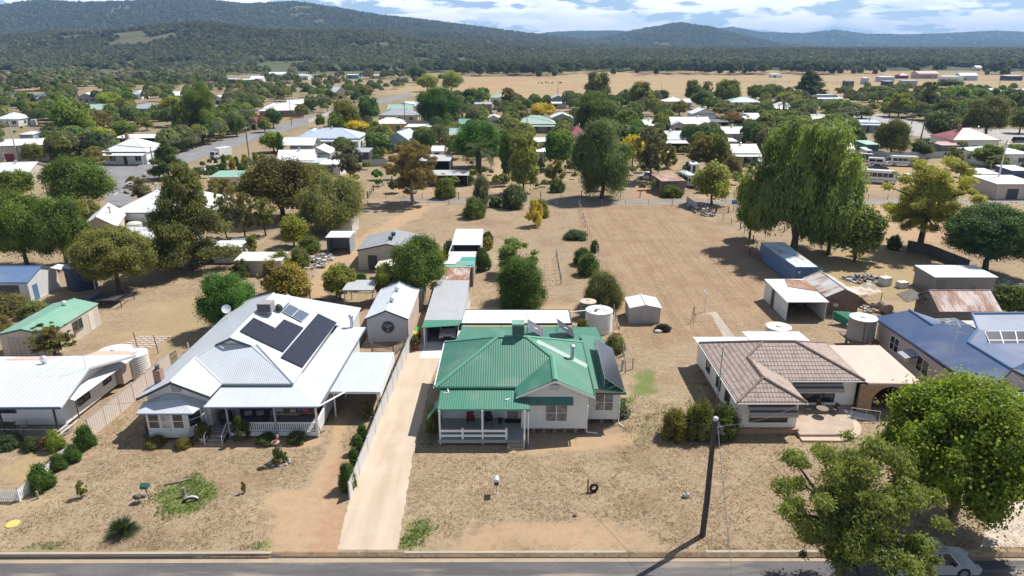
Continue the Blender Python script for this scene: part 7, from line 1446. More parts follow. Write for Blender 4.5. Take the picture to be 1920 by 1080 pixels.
t = fh('rusty roofed old shed wrapped in green ivy by lane', 1253, 334, 44, 7, 3.0, 's', RRU, OLDW, 8, **S_)
# race course rails
wirefence('race_rail', 'white running rail along far side of race course', [fx(1450, 141), fx(1560, 142), fx(1800, 152), fx(1925, 150)], 14, 1.6, WHT, .12, 1, rail=True)
wirefence('race_rail', 'dark inner rail across the race course field', [fx(1335, 156), fx(1480, 155), fx(1600, 157)], 14, 1.6, DKP, .12, 2, rail=True)
wirefence('race_rail', 'pale yard rail beside dark pine', [fx(1550, 160), fx(1600, 158), fx(1680, 152), fx(1900, 152)], 9, 1.8, PGREY, .12, 2, rail=True)
for k, (a, b) in enumerate(((1010, 156), (1016, 157), (1024, 156), (1028, 157), (1036, 157), (1050, 157), (1052, 157))):
    q = G(a, b); c = (.03, .028, .026) if k % 3 else (.06, .08, .14); m = MB().ball((0, 0, 1.1), 1.1, .42, .45, 8, 5).tube((.9, 0, 1.3), (1.5, 0, 1.0), .22, .14, 6)
    for x in (-.7, .7):
        for y in (-.25, .25): m.tube((x, y, 0), (x*.9, y, .9), .09, .13, 5)
    tag(link('grazing_animal', raw('grazing_animal', m.v, m.f, paint(c, .8)), None, q), 'tiny dark grazing animal in the distant herd on race course', 'livestock', 'dark animals grazing on the race course').rotation_euler = (0, 0, rnd.uniform(0, 6))
# ---------------------------------------------------------------- trees and shrubs that can be told apart
BR, TA, GU, WI, CO, PI, SH, LO, MA = 'round', 'tall', 'gum', 'willow', 'column', 'pine', 'shrub', 'loose', 'maple'
def sh(*a, **k): return tree(*a, name=k.pop('name', 'shrub'), cat=k.pop('cat', 'shrub'), **k)
# street trees
tree(MA, 1655, 1985, 700, 985, cMAPLE, 'large bright green broadleaf tree over the right driveway')
tree(GU, 1448, 1765, 845, 1110, (.105, .13, .042), 'feathery grey green street tree in front of silver ute', var=0)
# left lot shrubs along the fences
for a, lab in (((48, 98, 868, 928), 'largest rounded conifer shrub at the picket fence corner'), ((85, 122, 850, 888), 'second conifer shrub from the picket corner'), ((115, 150, 832, 872), 'third conifer shrub from the picket corner'), ((134, 176, 795, 848), 'tall pointed conifer shrub at the cream fence end')): sh(SH, *a, cCYP, lab, name='conifer_shrub')
sh(SH, 82, 118, 805, 850, (.12, .17, .04), 'light green rose bush beside picket fence'); sh(SH, 40, 85, 815, 848, (.05, .075, .04), 'dark rose bed shrub before low white house'); sh(SH, -15, 42, 812, 848, (.045, .07, .035), 'dark low shrub bed at the left frame edge'); sh(LO, 70, 92, 820, 848, (.16, .10, .09), 'pink flowering rose between dark garden shrubs')
for a, lab in (((630, 668, 862, 925), 'largest cypress shrub at the near end of grey fence'), ((652, 672, 838, 875), 'second cypress shrub along the grey fence'), ((656, 682, 815, 855), 'third cypress shrub along the grey fence'), ((668, 690, 795, 830), 'farthest cypress shrub along the grey fence')): sh(CO if a[0] > 640 else SH, *a, cCYP, lab, name='cypress_shrub')
sh(LO, 672, 702, 752, 790, (.13, .13, .06), 'thin twiggy shrub at carport mouth by grey fence'); sh(LO, 140, 164, 902, 937, (.12, .16, .05), 'small lone sapling on front lawn at left'); sh(LO, 450, 461, 902, 927, (.09, .13, .04), 'tiny upright seedling right of green lawn patch')
sh(SH, 795, 826, 755, 812, (.09, .12, .04), 'strappy bush left of the cottage verandah'); sh(SH, 1152, 1184, 745, 786, (.075, .115, .045), 'white flowering bush at right corner of cottage', name='flowering_shrub')
sh(SH, 1238, 1300, 762, 830, (.105, .11, .03), 'olive brown bush left of tall power pole'); sh(SH, 1282, 1345, 748, 832, (.085, .095, .028), 'middle olive bush behind the tall power pole'); sh(SH, 1330, 1392, 752, 830, (.05, .075, .025), 'dark green bush against the tiled house corner')
sh(LO, 430, 470, 775, 835, (.06, .09, .035), 'climbing rose bush before the white balustrade'); sh(SH, 535, 575, 808, 836, (.07, .09, .04), 'low grey green plant below balustrade'); sh(SH, 268, 310, 818, 843, (.10, .10, .035), 'strappy clump under the bay window left'); sh(SH, 325, 362, 820, 845, (.12, .11, .035), 'strappy clump under the bay window right'); sh(SH, 478, 520, 812, 838, (.06, .085, .035), 'dark garden plant left of tree guard'); sh(SH, 575, 610, 560, 572, (.09, .12, .04), 'low tuft behind white house rear')
# between the near houses
tree(BR, 363, 482, 512, 622, (.055, .115, .028), 'dense deep green tree left of white solar house', var=0); tree(GU, 48, 142, 608, 672, (.09, .085, .04), 'small bronze leaved tree beside cream garage', var=1)
sh(SH, -25, 52, 548, 598, (.10, .10, .04), 'brownish shrub at left edge by blue shed'); sh(SH, 28, 92, 562, 602, (.11, .14, .05), 'leafy shrub left of the cream garage roof'); sh(SH, -20, 22, 590, 630, (.13, .12, .05), 'dry pale shrub at left edge below garage')
sh(LO, 455, 492, 440, 492, (.13, .16, .06), 'thin sapling in yard behind white sheds'); sh(SH, 553, 602, 440, 478, (.085, .125, .04), 'rounded dark shrub left of open lean-to'); tree(BR, 518, 576, 402, 462, (.125, .15, .028), 'round bright olive tree on dry lawn near washing line')
sh(SH, 498, 548, 468, 515, (.115, .145, .045), 'green shrub mass behind beige shed'); sh(SH, 540, 582, 460, 505, (.10, .135, .04), 'green shrub joined to dark shrub by scrap heap'); sh(SH, 490, 588, 490, 565, (.16, .155, .035), 'large yellow green shrub behind the thin picket fence'); sh(LO, 478, 530, 488, 560, (.15, .15, .08), 'pale twiggy shrub left of large yellow green shrub'); sh(LO, 425, 470, 486, 528, (.06, .085, .03), 'dark spreading shrub before small white shed')
tree(BR, 600, 668, 495, 560, (.125, .15, .03), 'yellow green tree left of grey open shelter'); tree(BR, 697, 752, 492, 562, (.15, .165, .04), 'yellow leaved tree in front of brown hut'); sh(SH, 660, 692, 508, 545, (.06, .12, .045), 'low green shrub between two yellow green trees')
tree(BR, 728, 846, 440, 562, (.065, .115, .03), 'large green tree behind studio and workshop', var=1); sh(SH, 828, 858, 448, 486, (.05, .08, .03), 'dark round shrub left of tall pale shed')
for a, lab, c in (((902, 926, 432, 458), 'top clipped hedge block beside tall pale shed', cDARK), ((900, 926, 442, 470), 'yellow tinged clipped hedge block', (.13, .14, .03)), ((890, 922, 460, 510), 'largest clipped hedge block before tall pale shed', (.055, .09, .03))): sh(SH, *a, c, lab, name='hedge', cat='hedge')
tree(LO, 918, 1024, 450, 525, (.09, .145, .05), 'loose leaved fruit tree behind dark round tree', lod='mid'); tree(SH, 922, 1034, 474, 582, (.05, .095, .022), 'dark dense round tree in the cottage back lawn', lod='hero', var=0)
tree(SH, 866, 914, 365, 412, (.075, .12, .04), 'round bush on lawn by the back lane'); tree(WI, 884, 920, 330, 398, (.10, .12, .085), 'grey leaved tree behind round bush'); tree(SH, 936, 988, 342, 394, (.07, .10, .055), 'grey green oval bush by the back lane'); sh(SH, 915, 942, 366, 390, (.07, .10, .035), 'low hedge between two bushes by lane'); sh(SH, 960, 990, 345, 380, (.11, .13, .08), 'pale grey bush behind the grey green oval bush')
sh(LO, 984, 1024, 372, 428, (.30, .28, .06), 'yellow leaved young tree in round garden bed'); sh(SH, 990, 1032, 370, 410, (.11, .12, .03), 'olive bush behind yellow young tree')
sh(SH, 1054, 1106, 430, 452, (.05, .085, .045), 'low dark groundcover by the fence garden', name='groundcover'); sh(SH, 1072, 1112, 462, 500, (.05, .085, .03), 'upper dark shrub in fence garden'); sh(SH, 1080, 1126, 472, 520, (.06, .10, .035), 'lower dark shrub in fence garden'); sh(SH, 1105, 1125, 448, 475, (.06, .09, .04), 'small shrub against the wire fence'); sh(LO, 1110, 1128, 500, 530, (.12, .15, .10), 'grey shrub at end of fence garden'); sh(SH, 1092, 1174, 503, 585, (.085, .12, .05), 'large spiky grey green bush behind white tank', lod='hero'); sh(SH, 1130, 1176, 625, 665, (.09, .12, .05), 'grey green shrub at foot of tilted solar array'); sh(LO, 1070, 1110, 600, 640, (.08, .11, .04), 'small tree between patio roof and white tank')
# left middle
tree(BR, -30, 92, 355, 500, (.08, .12, .03), 'big green tree mass at left edge above blue shed'); tree(BR, 52, 165, 368, 500, (.07, .11, .028), 'dark green tree joining the left tree mass'); tree(BR, 70, 207, 290, 396, (.065, .115, .028), 'broad rounded green tree by the road corner'); tree(BR, 128, 188, 372, 432, (.12, .13, .035), 'small yellowing tree below the broad rounded tree')
tree(MA, 132, 288, 418, 548, (.115, .13, .045), 'rounded olive tree with forked trunk on dry yard'); tree(PI, 262, 425, 302, 505, (.085, .10, .045), 'tall dark layered tree before white hip roof', lod='hero', var=0); tree(GU, 232, 290, 328, 385, (.10, .105, .075), 'grey shrubby tree left of large white roof'); sh(SH, 245, 310, 395, 435, (.09, .105, .04), 'olive shrub against the white hip roofed wall')
tree(GU, 395, 440, 358, 445, (.10, .12, .065), 'left of three slim grey trees', var=1); tree(GU, 428, 478, 360, 445, (.095, .11, .055), 'middle of three slim grey trees', var=0); tree(GU, 468, 518, 368, 442, (.11, .13, .05), 'right of three slim grey trees', var=1)
tree(BR, 443, 602, 290, 412, (.075, .075, .028), 'big dark brown green tree above washing line', lod='hero', var=1); tree(WI, 552, 690, 326, 432, (.12, .14, .06), 'large weeping olive tree beside dirt track', var=0); tree(BR, 560, 620, 306, 350, (.11, .15, .03), 'bright green tree behind big dark tree')
tree(GU, 385, 450, 332, 395, (.11, .11, .05), 'brown tinged tree behind layered tree', var=0); tree(GU, 620, 685, 265, 345, (.085, .09, .075), 'dark grey conifer among white sheds', var=1); tree(GU, 716, 826, 268, 382, (.115, .095, .05), 'bronze leaved gum with white limbs by lane', lod='hero', var=0, barkm=BARKW); sh(SH, 810, 857, 330, 375, (.10, .125, .035), 'round olive shrub beside long iron lean-to', cat='shrub')
tree(BR, 92, 172, 184, 272, (.10, .15, .03), 'tall bright green tree left of crossroads cottage'); tree(BR, 150, 216, 238, 292, (.15, .18, .03), 'yellow green tree behind rounded shrubs'); tree(BR, 88, 138, 262, 300, (.075, .105, .035), 'round shrub tree right of the long white shed'); tree(BR, 38, 82, 268, 306, (.10, .12, .035), 'olive round tree before long white shed'); tree(GU, 136, 208, 275, 318, (.12, .12, .06), 'grey brown shrub tree beside cottage lawn'); tree(BR, -5, 62, 318, 372, (.085, .125, .035), 'round tree before gabled house at left edge')
tree(PI, 275, 345, 262, 335, (.065, .085, .035), 'dark bushy tree right of crossroads cottage', lod='mid', var=1); tree(TA, 338, 404, 152, 268, (.085, .125, .04), 'tall poplar like tree by post and rail fence', lod='hero'); tree(TA, 318, 358, 185, 255, (.09, .13, .04), 'green tree left of tall poplar like tree'); tree(BR, 325, 358, 238, 284, (.09, .15, .03), 'bright shrub tree under the poplar'); tree(BR, 180, 224, 172, 200, cLIME, 'bright lime round tree above grey hip roof'); tree(BR, 300, 346, 180, 222, (.2, .2, .03), 'yellow round tree left of poplar'); tree(GU, 165, 215, 205, 248, (.13, .12, .065), 'pale brown gum behind bright tree'); tree(BR, 205, 255, 225, 262, (.09, .13, .045), 'green bush left of long low shelter'); tree(GU, 255, 290, 218, 245, cOLIVE, 'olive shrubs below grey hip roof'); tree(BR, 280, 312, 206, 228, cGREY, 'grey round shrub right of grey hip roof')
tree(BR, 422, 458, 207, 256, (.085, .13, .035), 'round lollipop tree by post and rail fence'); tree(BR, 492, 528, 202, 240, cDARK, 'dark tree before brick house'); tree(BR, 480, 508, 218, 248, cOLIVE, 'small olive tree before caravan'); tree(GU, 445, 480, 205, 245, cGREY, 'grey gum behind the round lollipop tree'); tree(BR, 484, 538, 246, 286, (.13, .17, .035), 'yellow green street tree by white carport'); tree(CO, 517, 530, 245, 292, cCYP, 'narrow dark cypress beside yellow green street tree')
for i, (a, b, c, d, cc) in enumerate(((400, 408, 294, 318, cCYP), (414, 424, 288, 318, cCYP), (428, 442, 296, 318, (.2, .19, .03)), (437, 448, 292, 312, cCYP), (451, 465, 288, 312, (.19, .18, .03)), (472, 484, 284, 308, (.11, .13, .03)))): tree(CO, a, b, c, d, cc, ('narrow green conifer nearest the white van', 'green conifer right of truck front', 'golden conifer beside green roofed shed', 'green conifer behind golden conifer', 'broad golden conifer left of tall pole', 'olive conifer right of tall pole')[i], name='conifer')
for i, (a, b, c, d) in enumerate(((385, 410, 308, 328), (408, 424, 304, 322), (444, 466, 304, 322))): sh(SH, a, b, c, d, cCYP, ('clipped round shrub before white van', 'clipped round shrub left of golden conifer', 'clipped round shrub below broad golden conifer')[i], name='clipped_shrub')
tree(BR, 615, 676, 185, 248, (.10, .125, .045), 'green tree right of cream road fence'); tree(BR, 665, 712, 178, 232, (.05, .095, .028), 'dark round tree by main road'); tree(BR, 612, 650, 212, 252, (.085, .125, .035), 'green shrub tree behind pale blue roof'); tree(BR, 640, 696, 226, 252, (.28, .26, .03), 'golden bush behind pale blue hip roof'); tree(BR, 690, 716, 226, 252, cGREEN, 'small green tree left of yellow cottage'); tree(BR, 680, 718, 248, 285, (.08, .13, .035), 'green tree right of pale blue house')
tree(BR, 775, 865, 162, 240, (.04, .085, .02), 'huge very dark round tree behind yellow cottage', lod='hero'); tree(BR, 780, 822, 138, 172, (.16, .2, .06), 'pale lime round tree beside far main road'); tree(BR, 824, 868, 132, 172, (.13, .17, .04), 'lime tree at edge of race course'); tree(BR, 762, 800, 122, 155, (.05, .085, .03), 'dark round tree beyond pale lime tree')
tree(BR, 862, 908, 165, 202, cDARK, 'dark green trees behind grey garage block'); tree(BR, 890, 920, 163, 195, (.09, .13, .035), 'green tree left of green and white cottage'); tree(GU, 938, 968, 164, 202, (.11, .095, .06), 'brown tree right of green and white cottage'); tree(BR, 992, 1042, 192, 222, (.3, .28, .03), 'bright yellow tree above pale green hip roof'); tree(BR, 968, 1000, 208, 232, cOLIVE, 'olive shrub left of the bright yellow tree'); tree(BR, 838, 872, 228, 262, (.14, .16, .035), 'yellow green shrub behind palms'); tree(BR, 896, 918, 204, 228, (.22, .2, .03), 'small yellow bush behind tall palm')
tree(BR, 846, 942, 226, 315, (.045, .115, .022), 'vivid dark green tree behind phoenix palm', lod='hero', var=1); tree(TA, 932, 976, 242, 340, (.075, .115, .035), 'tall tree right of phoenix palm'); tree(TA, 950, 1014, 250, 362, (.135, .165, .06), 'tall pale green tree with twin trunks'); tree(BR, 1016, 1076, 244, 318, (.065, .12, .03), 'green tree left of red roof'); tree(LO, 1018, 1066, 298, 345, (.12, .13, .05), 'small brownish tree beside green lawn'); sh(SH, 1030, 1062, 332, 362, (.075, .11, .04), 'dark garden shrubs at lane fence')
tree(WI, 1070, 1192, 228, 372, (.065, .115, .05), 'huge dark weeping tree on the far side of lane', lod='hero', var=1); tree(BR, 1068, 1162, 170, 262, (.07, .10, .03), 'broad dark green tree behind huge weeping tree', lod='hero'); tree(TA, 1092, 1148, 134, 205, (.12, .13, .075), 'tall grey green gum above the town trees'); tree(BR, 1150, 1198, 205, 262, (.075, .12, .04), 'green tree right of broad dark tree'); tree(BR, 1163, 1212, 252, 312, (.30, .27, .03), 'yellow tree right of huge weeping tree'); tree(GU, 1188, 1258, 236, 340, (.085, .095, .07), 'dark grey spreading conifer by white ute', var=0); tree(LO, 1236, 1276, 272, 318, (.12, .14, .05), 'red fruited green shrub beside driveway')
tree(GU, 1284, 1340, 252, 320, (.105, .10, .045), 'brown green tree above outhouse', var=1); tree(BR, 1312, 1372, 250, 320, (.09, .095, .035), 'rounded brownish tree by cream sheds'); tree(BR, 1300, 1378, 303, 384, (.14, .165, .05), 'neat light green round tree beside lane', var=0); tree(BR, 1360, 1392, 290, 330, (.12, .11, .05), 'brown shrub right of neat round tree'); sh(SH, 1236, 1284, 345, 372, (.07, .095, .025), 'clipped ivy mass at shed end', name='ivy_bush')
tree('pepper', 1396, 1622, 213, 472, (.115, .175, .055), 'giant weeping pepper tree beside blue container', lod='hero', var=0); tree('pepper', 1505, 1625, 345, 478, (.11, .165, .055), 'lower weeping bough tree at right of giant pepper tree', lod='hero', var=0); tree(BR, 1382, 1440, 368, 448, (.075, .12, .035), 'leafy shrub tree left of giant pepper tree'); tree(BR, 1565, 1662, 385, 490, (.08, .115, .04), 'spreading green tree right of giant pepper tree'); sh(SH, 1664, 1692, 438, 470, (.05, .085, .025), 'small dark bush on the dark board fence')
tree(GU, 1652, 1838, 292, 470, (.20, .20, .06), 'pale yellow gum with dark spreading limbs in bare paddock', lod='hero', var=1); tree(MA, 1778, 1955, 375, 512, (.04, .08, .035), 'dark glossy tree at right frame edge', lod='hero', var=1); sh(SH, 1742, 1830, 512, 552, (.085, .125, .03), 'leafy bush between white flat roof and plank shed'); tree(BR, 1858, 1940, 532, 600, (.07, .10, .03), 'dark tree at right edge above blue roof')
tree(PI, 1486, 1552, 130, 186, (.035, .065, .03), 'very dark conifer alone on race course edge', lod='mid'); tree(TA, 1282, 1316, 150, 190, (.085, .115, .04), 'narrow dark tree at race course edge'); tree(BR, 1338, 1392, 148, 198, (.085, .12, .035), 'large green tree above white gabled shed'); tree(GU, 1310, 1338, 152, 190, cGREY, 'grey tree beside large green tree'); tree(BR, 1296, 1342, 168, 205, (.07, .115, .03), 'rounded green tree before pale blue roof'); tree(TA, 1178, 1226, 153, 205, (.11, .14, .04), 'bright green tree right of tall grey gum'); tree(BR, 1232, 1255, 168, 192, cDARK, 'dark round shrub left of white hip roofed house'); tree(BR, 1258, 1292, 188, 218, cOLIVE, 'olive tree below white hip roofed house')
tree(BR, 1400, 1436, 158, 190, (.08, .12, .035), 'green tree right of large green tree'); tree(BR, 1425, 1470, 156, 192, (.075, .115, .03), 'dark green tree left of very dark conifer'); tree(BR, 1450, 1502, 172, 205, cOLIVE, 'olive shrubs below very dark conifer'); tree(GU, 1330, 1405, 192, 222, (.11, .115, .06), 'wide grey green shrub beside white gabled shed'); tree(GU, 1352, 1410, 210, 240, (.13, .09, .05), 'rusty brown creeper mass on pergola'); tree(BR, 1378, 1440, 195, 225, (.09, .12, .04), 'green hedge trees behind brown creeper'); tree(BR, 1450, 1492, 218, 258, (.085, .13, .035), 'green bush left of pepper crown'); tree(BR, 1405, 1450, 232, 280, (.06, .095, .03), 'dark bushes behind cream shed'); tree(BR, 1478, 1534, 185, 222, (.085, .12, .04), 'green tree right of date palm'); tree(BR, 1348, 1392, 232, 262, (.1, .14, .04), 'light green shrubs by cream sheds')
tree(BR, 1644, 1712, 222, 296, (.075, .095, .03), 'big dark brown green tree behind bus yard', lod='hero'); tree(BR, 1706, 1752, 262, 295, (.05, .08, .025), 'dark round tree by chimney house'); tree(BR, 1735, 1800, 208, 262, (.05, .08, .035), 'dark tree left of red chimney house'); tree(BR, 1812, 1900, 180, 260, (.09, .105, .035), 'large olive tree beside east road', lod='hero'); tree(BR, 1770, 1812, 222, 258, cGREY, 'grey brown tree above red chimney house'); tree(GU, 1770, 1812, 275, 318, (.095, .105, .045), 'olive tree before wide white roof'); tree(BR, 1826, 1892, 270, 312, (.085, .12, .03), 'green fruit tree before wide white roofed cottage'); tree(GU, 1850, 1900, 290, 322, (.105, .12, .06), 'grey green bush below wide white roof')
tree(BR, 1560, 1618, 285, 332, (.05, .085, .03), 'dark vine covered tree left of bus yard'); tree(BR, 1595, 1625, 240, 280, (.065, .095, .03), 'dark trees behind pepper crown'); tree(BR, 1815, 1845, 325, 355, (.07, .11, .035), 'round shrub left of plain white shed'); tree(BR, 1880, 1935, 270, 300, (.08, .12, .035), 'bush at right edge by east road')
tree(BR, 1630, 1664, 170, 192, (.075, .1, .045), 'round shrub on race course edge'); tree(BR, 1632, 1676, 160, 186, (.085, .12, .035), 'round green tree right of dark conifer'); tree(BR, 1680, 1706, 165, 190, cDARK, 'small dark tree with white roof behind'); tree(TA, 1668, 1710, 174, 220, (.14, .18, .03), 'bright lime tree beside east road'); tree(BR, 1650, 1690, 190, 218, (.13, .17, .04), 'lime shrub left of bright lime tree'); tree(GU, 1718, 1772, 152, 215, (.07, .085, .045), 'dark tall gum trees behind east road'); tree(BR, 1752, 1808, 148, 165, (.05, .07, .045), 'flat topped dark tree at far right'); tree(BR, 1766, 1822, 160, 200, (.11, .16, .035), 'bright green tree right of dark tall gums'); tree(BR, 1750, 1800, 185, 235, (.06, .085, .03), 'dark dense tree behind east road poles'); tree(BR, 1812, 1860, 165, 200, (.085, .12, .035), 'green tree at far right behind olive tree'); tree(BR, 1872, 1925, 165, 205, (.065, .1, .035), 'dark green tree at right edge of race course'); tree(BR, 1895, 1940, 205, 250, (.085, .11, .045), 'grey green tree at right edge by road'); tree(BR, 1596, 1640, 198, 222, (.095, .12, .035), 'hedge of shrubs before small shop'); tree(BR, 1626, 1650, 192, 208, (.2, .19, .03), 'small yellow shrub by east road'); tree(BR, 1540, 1590, 186, 215, (.085, .13, .03), 'green garden tree below white and blue roof'); tree(BR, 1572, 1610, 190, 222, (.07, .11, .03), 'garden tree right of white and blue roof'); tree(BR, 1600, 1620, 195, 215, (.05, .06, .05), 'small dark purple bush by small shop')
# palms
def palm(label, x0, x1, yt, yb, h_, old=False):
    B = G((x0+x1)/2, yb); w = (x1-x0)*mpp(B.y, 4); hz = zat(B.y, yt); T = thing('palm_tree', label, 'palm tree', B); cz = hz-w*.34; m = MB(); m.path([(0, 0, 0), (.05, 0, cz*.5), (0, 0, cz)], [w*.05+.12, w*.04+.1, w*.05+.12], 9)
    part(T, 'trunk', m, bark((.16, .12, .09)), W=False); V, F, tt = [], [], []; g = np.random.default_rng(int(x0))
    for k in range(46):
        a = g.uniform(0, 6.28); e0 = g.uniform(-.25, 1.45); L = w*.56*g.uniform(.85, 1.05); P = Vector((0, 0, cz)); d0 = Vector((math.cos(a), math.sin(a), 0)); n = 8; e = e0; side = Vector((-d0.y, d0.x, 0)); tn = g.uniform()
        for i in range(n):
            dr = d0*math.cos(e)+Vector((0, 0, 1))*math.sin(e); Q = P+dr*(L/n); up = side.cross(dr); lw = w*.10*math.sin(math.pi*(i+.8)/(n+.9))
            for s in (-1, 1):
                for j in (0, .33, .66):
                    b = P.lerp(Q, j); k0 = len(V); tip = b+side*s*lw+dr*lw*.8-up*lw*.25; V += [b, b+dr*(L/n*.24), tip]; F.append((k0, k0+1, k0+2)); tt += [tn]*3
            P = Q; e -= .19+.05*i/n
    me = npmesh('fronds', np.array([tuple(v) for v in V]), np.array(F), LEAF, [('tint', 'FLOAT', np.array(tt))]); o = link('fronds', me, T); o.color = (.085, .115, .055, 1) if not old else (.10, .10, .06, 1)
palm('broad phoenix palm with arching fronds by iron lean-to', 862, 936, 262, 338, 1); palm('dark palm left of vivid green tree', 803, 846, 231, 292, 1); palm('tall palm before small yellow bush', 872, 906, 198, 250, 1, True); palm('shaggy date palm beside bright white hip roof', 1450, 1480, 185, 232, 1, True)
# grass tree: a ball of long spikes
q = G(232, 1003); g = np.random.default_rng(3); V, F, tt = [], [], []
for k in range(900):
    a, e = g.uniform(0, 6.28), math.asin(g.uniform(-.05, 1)); L = g.uniform(.9, 1.35); d = Vector((math.cos(a)*math.cos(e), math.sin(a)*math.cos(e), math.sin(e))); s = d.orthogonal().normalized()*.014; P = Vector((0, 0, .3)); M = P+d*L*.6; Q = P+d*L-Vector((0, 0, .22*L*math.cos(e))); k0 = len(V)
    V += [P-s, P+s, M+s, M-s, Q]; F += [(k0, k0+1, k0+2), (k0, k0+2, k0+3), (k0+3, k0+2, k0+4)]; tt += [g.uniform()]*5
V = np.array([tuple(v) for v in V]); V[:, 2] = np.maximum(V[:, 2], .01)
t = thing('grass_tree', 'large spiky blue green grass tree on front verge', 'grass tree', q); o = link('spikes', npmesh('spikes', V, np.array(F), LEAF, [('tint', 'FLOAT', np.array(tt))]), t); o.color = (.075, .115, .065, 1); part(t, 'trunk', MB().lathe((0, 0, 0), [(.2, 0), (.2, .3), (.1, .4)], 10), bark((.06, .05, .04)), W=False)
# white flowers on the corner bush
for o in list(bpy.data.objects):
    if o.get('label') == 'white flowering bush at right corner of cottage':
        m = MB(); g = random.Random(2)
        for k in range(170):
            d = Vector((g.gauss(0, 1), g.gauss(0, 1), abs(g.gauss(0, 1)))).normalized(); m.obox((d.x*.62, d.y*.62, .15+d.z*1.25), .07, .07, .06, g.uniform(0, 3))
        part(o, 'flowers', m, paint((.75, .75, .75), .6, .02), W=False)
# ---------------------------------------------------------------- belts of trees beyond the town: single trees first, then masses
def inside(a, b, P):
    r = False
    for (x0, y0), (x1, y1) in zip(P, P[1:]+P[:1]):
        if (y0 > b) != (y1 > b) and a < (x1-x0)*(b-y0)/(y1-y0)+x0: r = not r
    return r
OPEN = [[(690, 192), (700, 178), (770, 162), (860, 154), (1000, 146), (1250, 141), (1925, 140), (1925, 165), (1600, 172), (1250, 190), (1000, 196)], [(190, 400), (200, 320), (60, 322), (60, 300), (300, 300), (470, 245), (780, 172), (795, 184), (640, 228), (350, 312), (250, 400)], [(1585, 206), (1740, 230), (1960, 240), (1960, 276), (1620, 254)], [(1590, 355), (1590, 296), (1790, 296), (1800, 355)]]
ROOFS = [(L_[1], L_[2], L_[3]) for L_ in HS]
def free(a, b, pad=6): return not any(inside(a, b, P) for P in OPEN) and not any(abs(a-x) < w/2+pad and -8 < b-y < 14 for x, y, w in ROOFS)
def belt(n, box, kinds, cols, hr, label, group, seed, name='tree'):
    g = random.Random(seed); k = 0; tries = 0
    while k < n and tries < n*40:
        tries += 1; a, b = g.uniform(box[0], box[1]), g.uniform(box[2], box[3])
        if not free(a, b): continue
        q = G(a, b); h = g.uniform(*hr); kd = g.choice(kinds); put_tree(kd, q, h*g.uniform(.7, 1.05), h, g.choice(cols), label, 'far', name, 'tree', group, part_level=False); k += 1
GREYS = [cGREY, (.085, .10, .06), (.125, .135, .095), (.07, .09, .05), cOLIVE]
belt(30, (0, 330, 168, 232), [BR, GU, BR], [cGREEN, cOLIVE, cDARK, (.1, .14, .04)], (5, 9), 'mid green garden tree among the scattered houses at far left', 'garden trees among the far left houses', 11)
belt(30, (390, 720, 150, 215), [GU, GU, BR], GREYS, (5, 9), 'grey green paddock tree around the far bungalows', 'paddock trees around the far bungalows', 12)
belt(16, (600, 1000, 195, 300), [BR, GU, SH], [cGREEN, cDARK, cOLIVE, (.11, .15, .04)], (3, 6), 'small green garden tree between the middle houses', 'garden trees between the middle houses', 13)
belt(30, (1150, 1925, 182, 262), [BR, BR, GU], [cGREEN, cDARK, cOLIVE, (.10, .14, .035)], (4, 8), 'leafy green tree crowding the eastern gardens', 'trees crowding the eastern gardens', 14)
belt(10, (0, 420, 240, 345), [SH, GU, BR], [cOLIVE, cDARK, cGREY], (2.5, 5), 'low olive tree in the western front yards', 'low trees in the western front yards', 15)
def clear(a, b, hp):
    """no roof or road stands behind this tree"""
    if b < 150: return True
    return not any(abs(a-x) < w*.38+hp*.2 and b-hp < y < b for x, y, w in ROOFS) and not any(inside(a, b-hp*f, P) for f in (.3, .65, .95) for P in OPEN[1:])
def belt_mass(name, label, n, box, hr, cols, nq, th=.42, sc=60.):
    X_, Y_, a, b = scatter_px(n, *box); k = fbm(X_/sc, Y_/(sc*1.6), 51, 3) > th; k &= np.array([free(p, q_, 1) for p, q_ in zip(a, b)]); X_, Y_, a, b = X_[k], Y_[k], a[k], b[k]; H = rng.uniform(*hr, len(X_)); hp = H/(Y_*CP+20)*FP
    k = np.array([clear(*q_) for q_ in zip(a, b, hp)]); X_, Y_, H = X_[k], Y_[k], H[k]; C = np.array(cols)[rng.integers(0, len(cols), len(X_))]*rng.uniform(.8, 1.15, (len(X_), 1))
    mass(name, label, np.stack([X_, Y_, X_*0], 1), H*rng.uniform(.75, 1.15, len(X_)), H, C, nq)
FC = [(.205, .225, .14), (.165, .195, .105), (.24, .245, .17), (.14, .175, .09), (.27, .25, .165)]
belt_mass('near_woodland', 'grey green open woodland at the left foot of the hills', 5200, (-160, 800, 106, 172), (6, 11), FC, 40, .48)
belt_mass('far_woodland', 'pale woodland belt beyond the race course', 5200, (640, 2080, 101, 143), (9, 15), [(.09, .11, .055), (.075, .10, .05), (.11, .13, .06), (.085, .10, .065)], 40, .40, 90)
belt_mass('plain_woodland', 'dark tree belt on the distant plain', 4200, (500, 2080, 95.5, 106), (9, 15), FC, 14, .34, 160)
belt_mass('west_woodland', 'tree cover climbing into the western foothill', 4500, (-160, 900, 98, 128), (8, 13), FC, 26, .40, 90)
TC = [(.165, .245, .065), (.205, .24, .09), (.115, .18, .06), (.25, .27, .075), (.20, .21, .12)]
belt_mass('town_trees', 'smaller trees filling the gaps between the western houses', 2600, (-60, 860, 146, 300), (3.5, 8.5), TC, 300, .30, 40)
belt_mass('garden_trees', 'smaller trees filling the gaps between the eastern houses', 2600, (860, 1990, 172, 290), (3.5, 8.5), TC, 300, .28, 40)
belt_mass('yard_shrubs', 'low shrubs in the yards between the houses', 800, (-60, 1990, 190, 362), (1.2, 3), TC, 60, .2, 30)
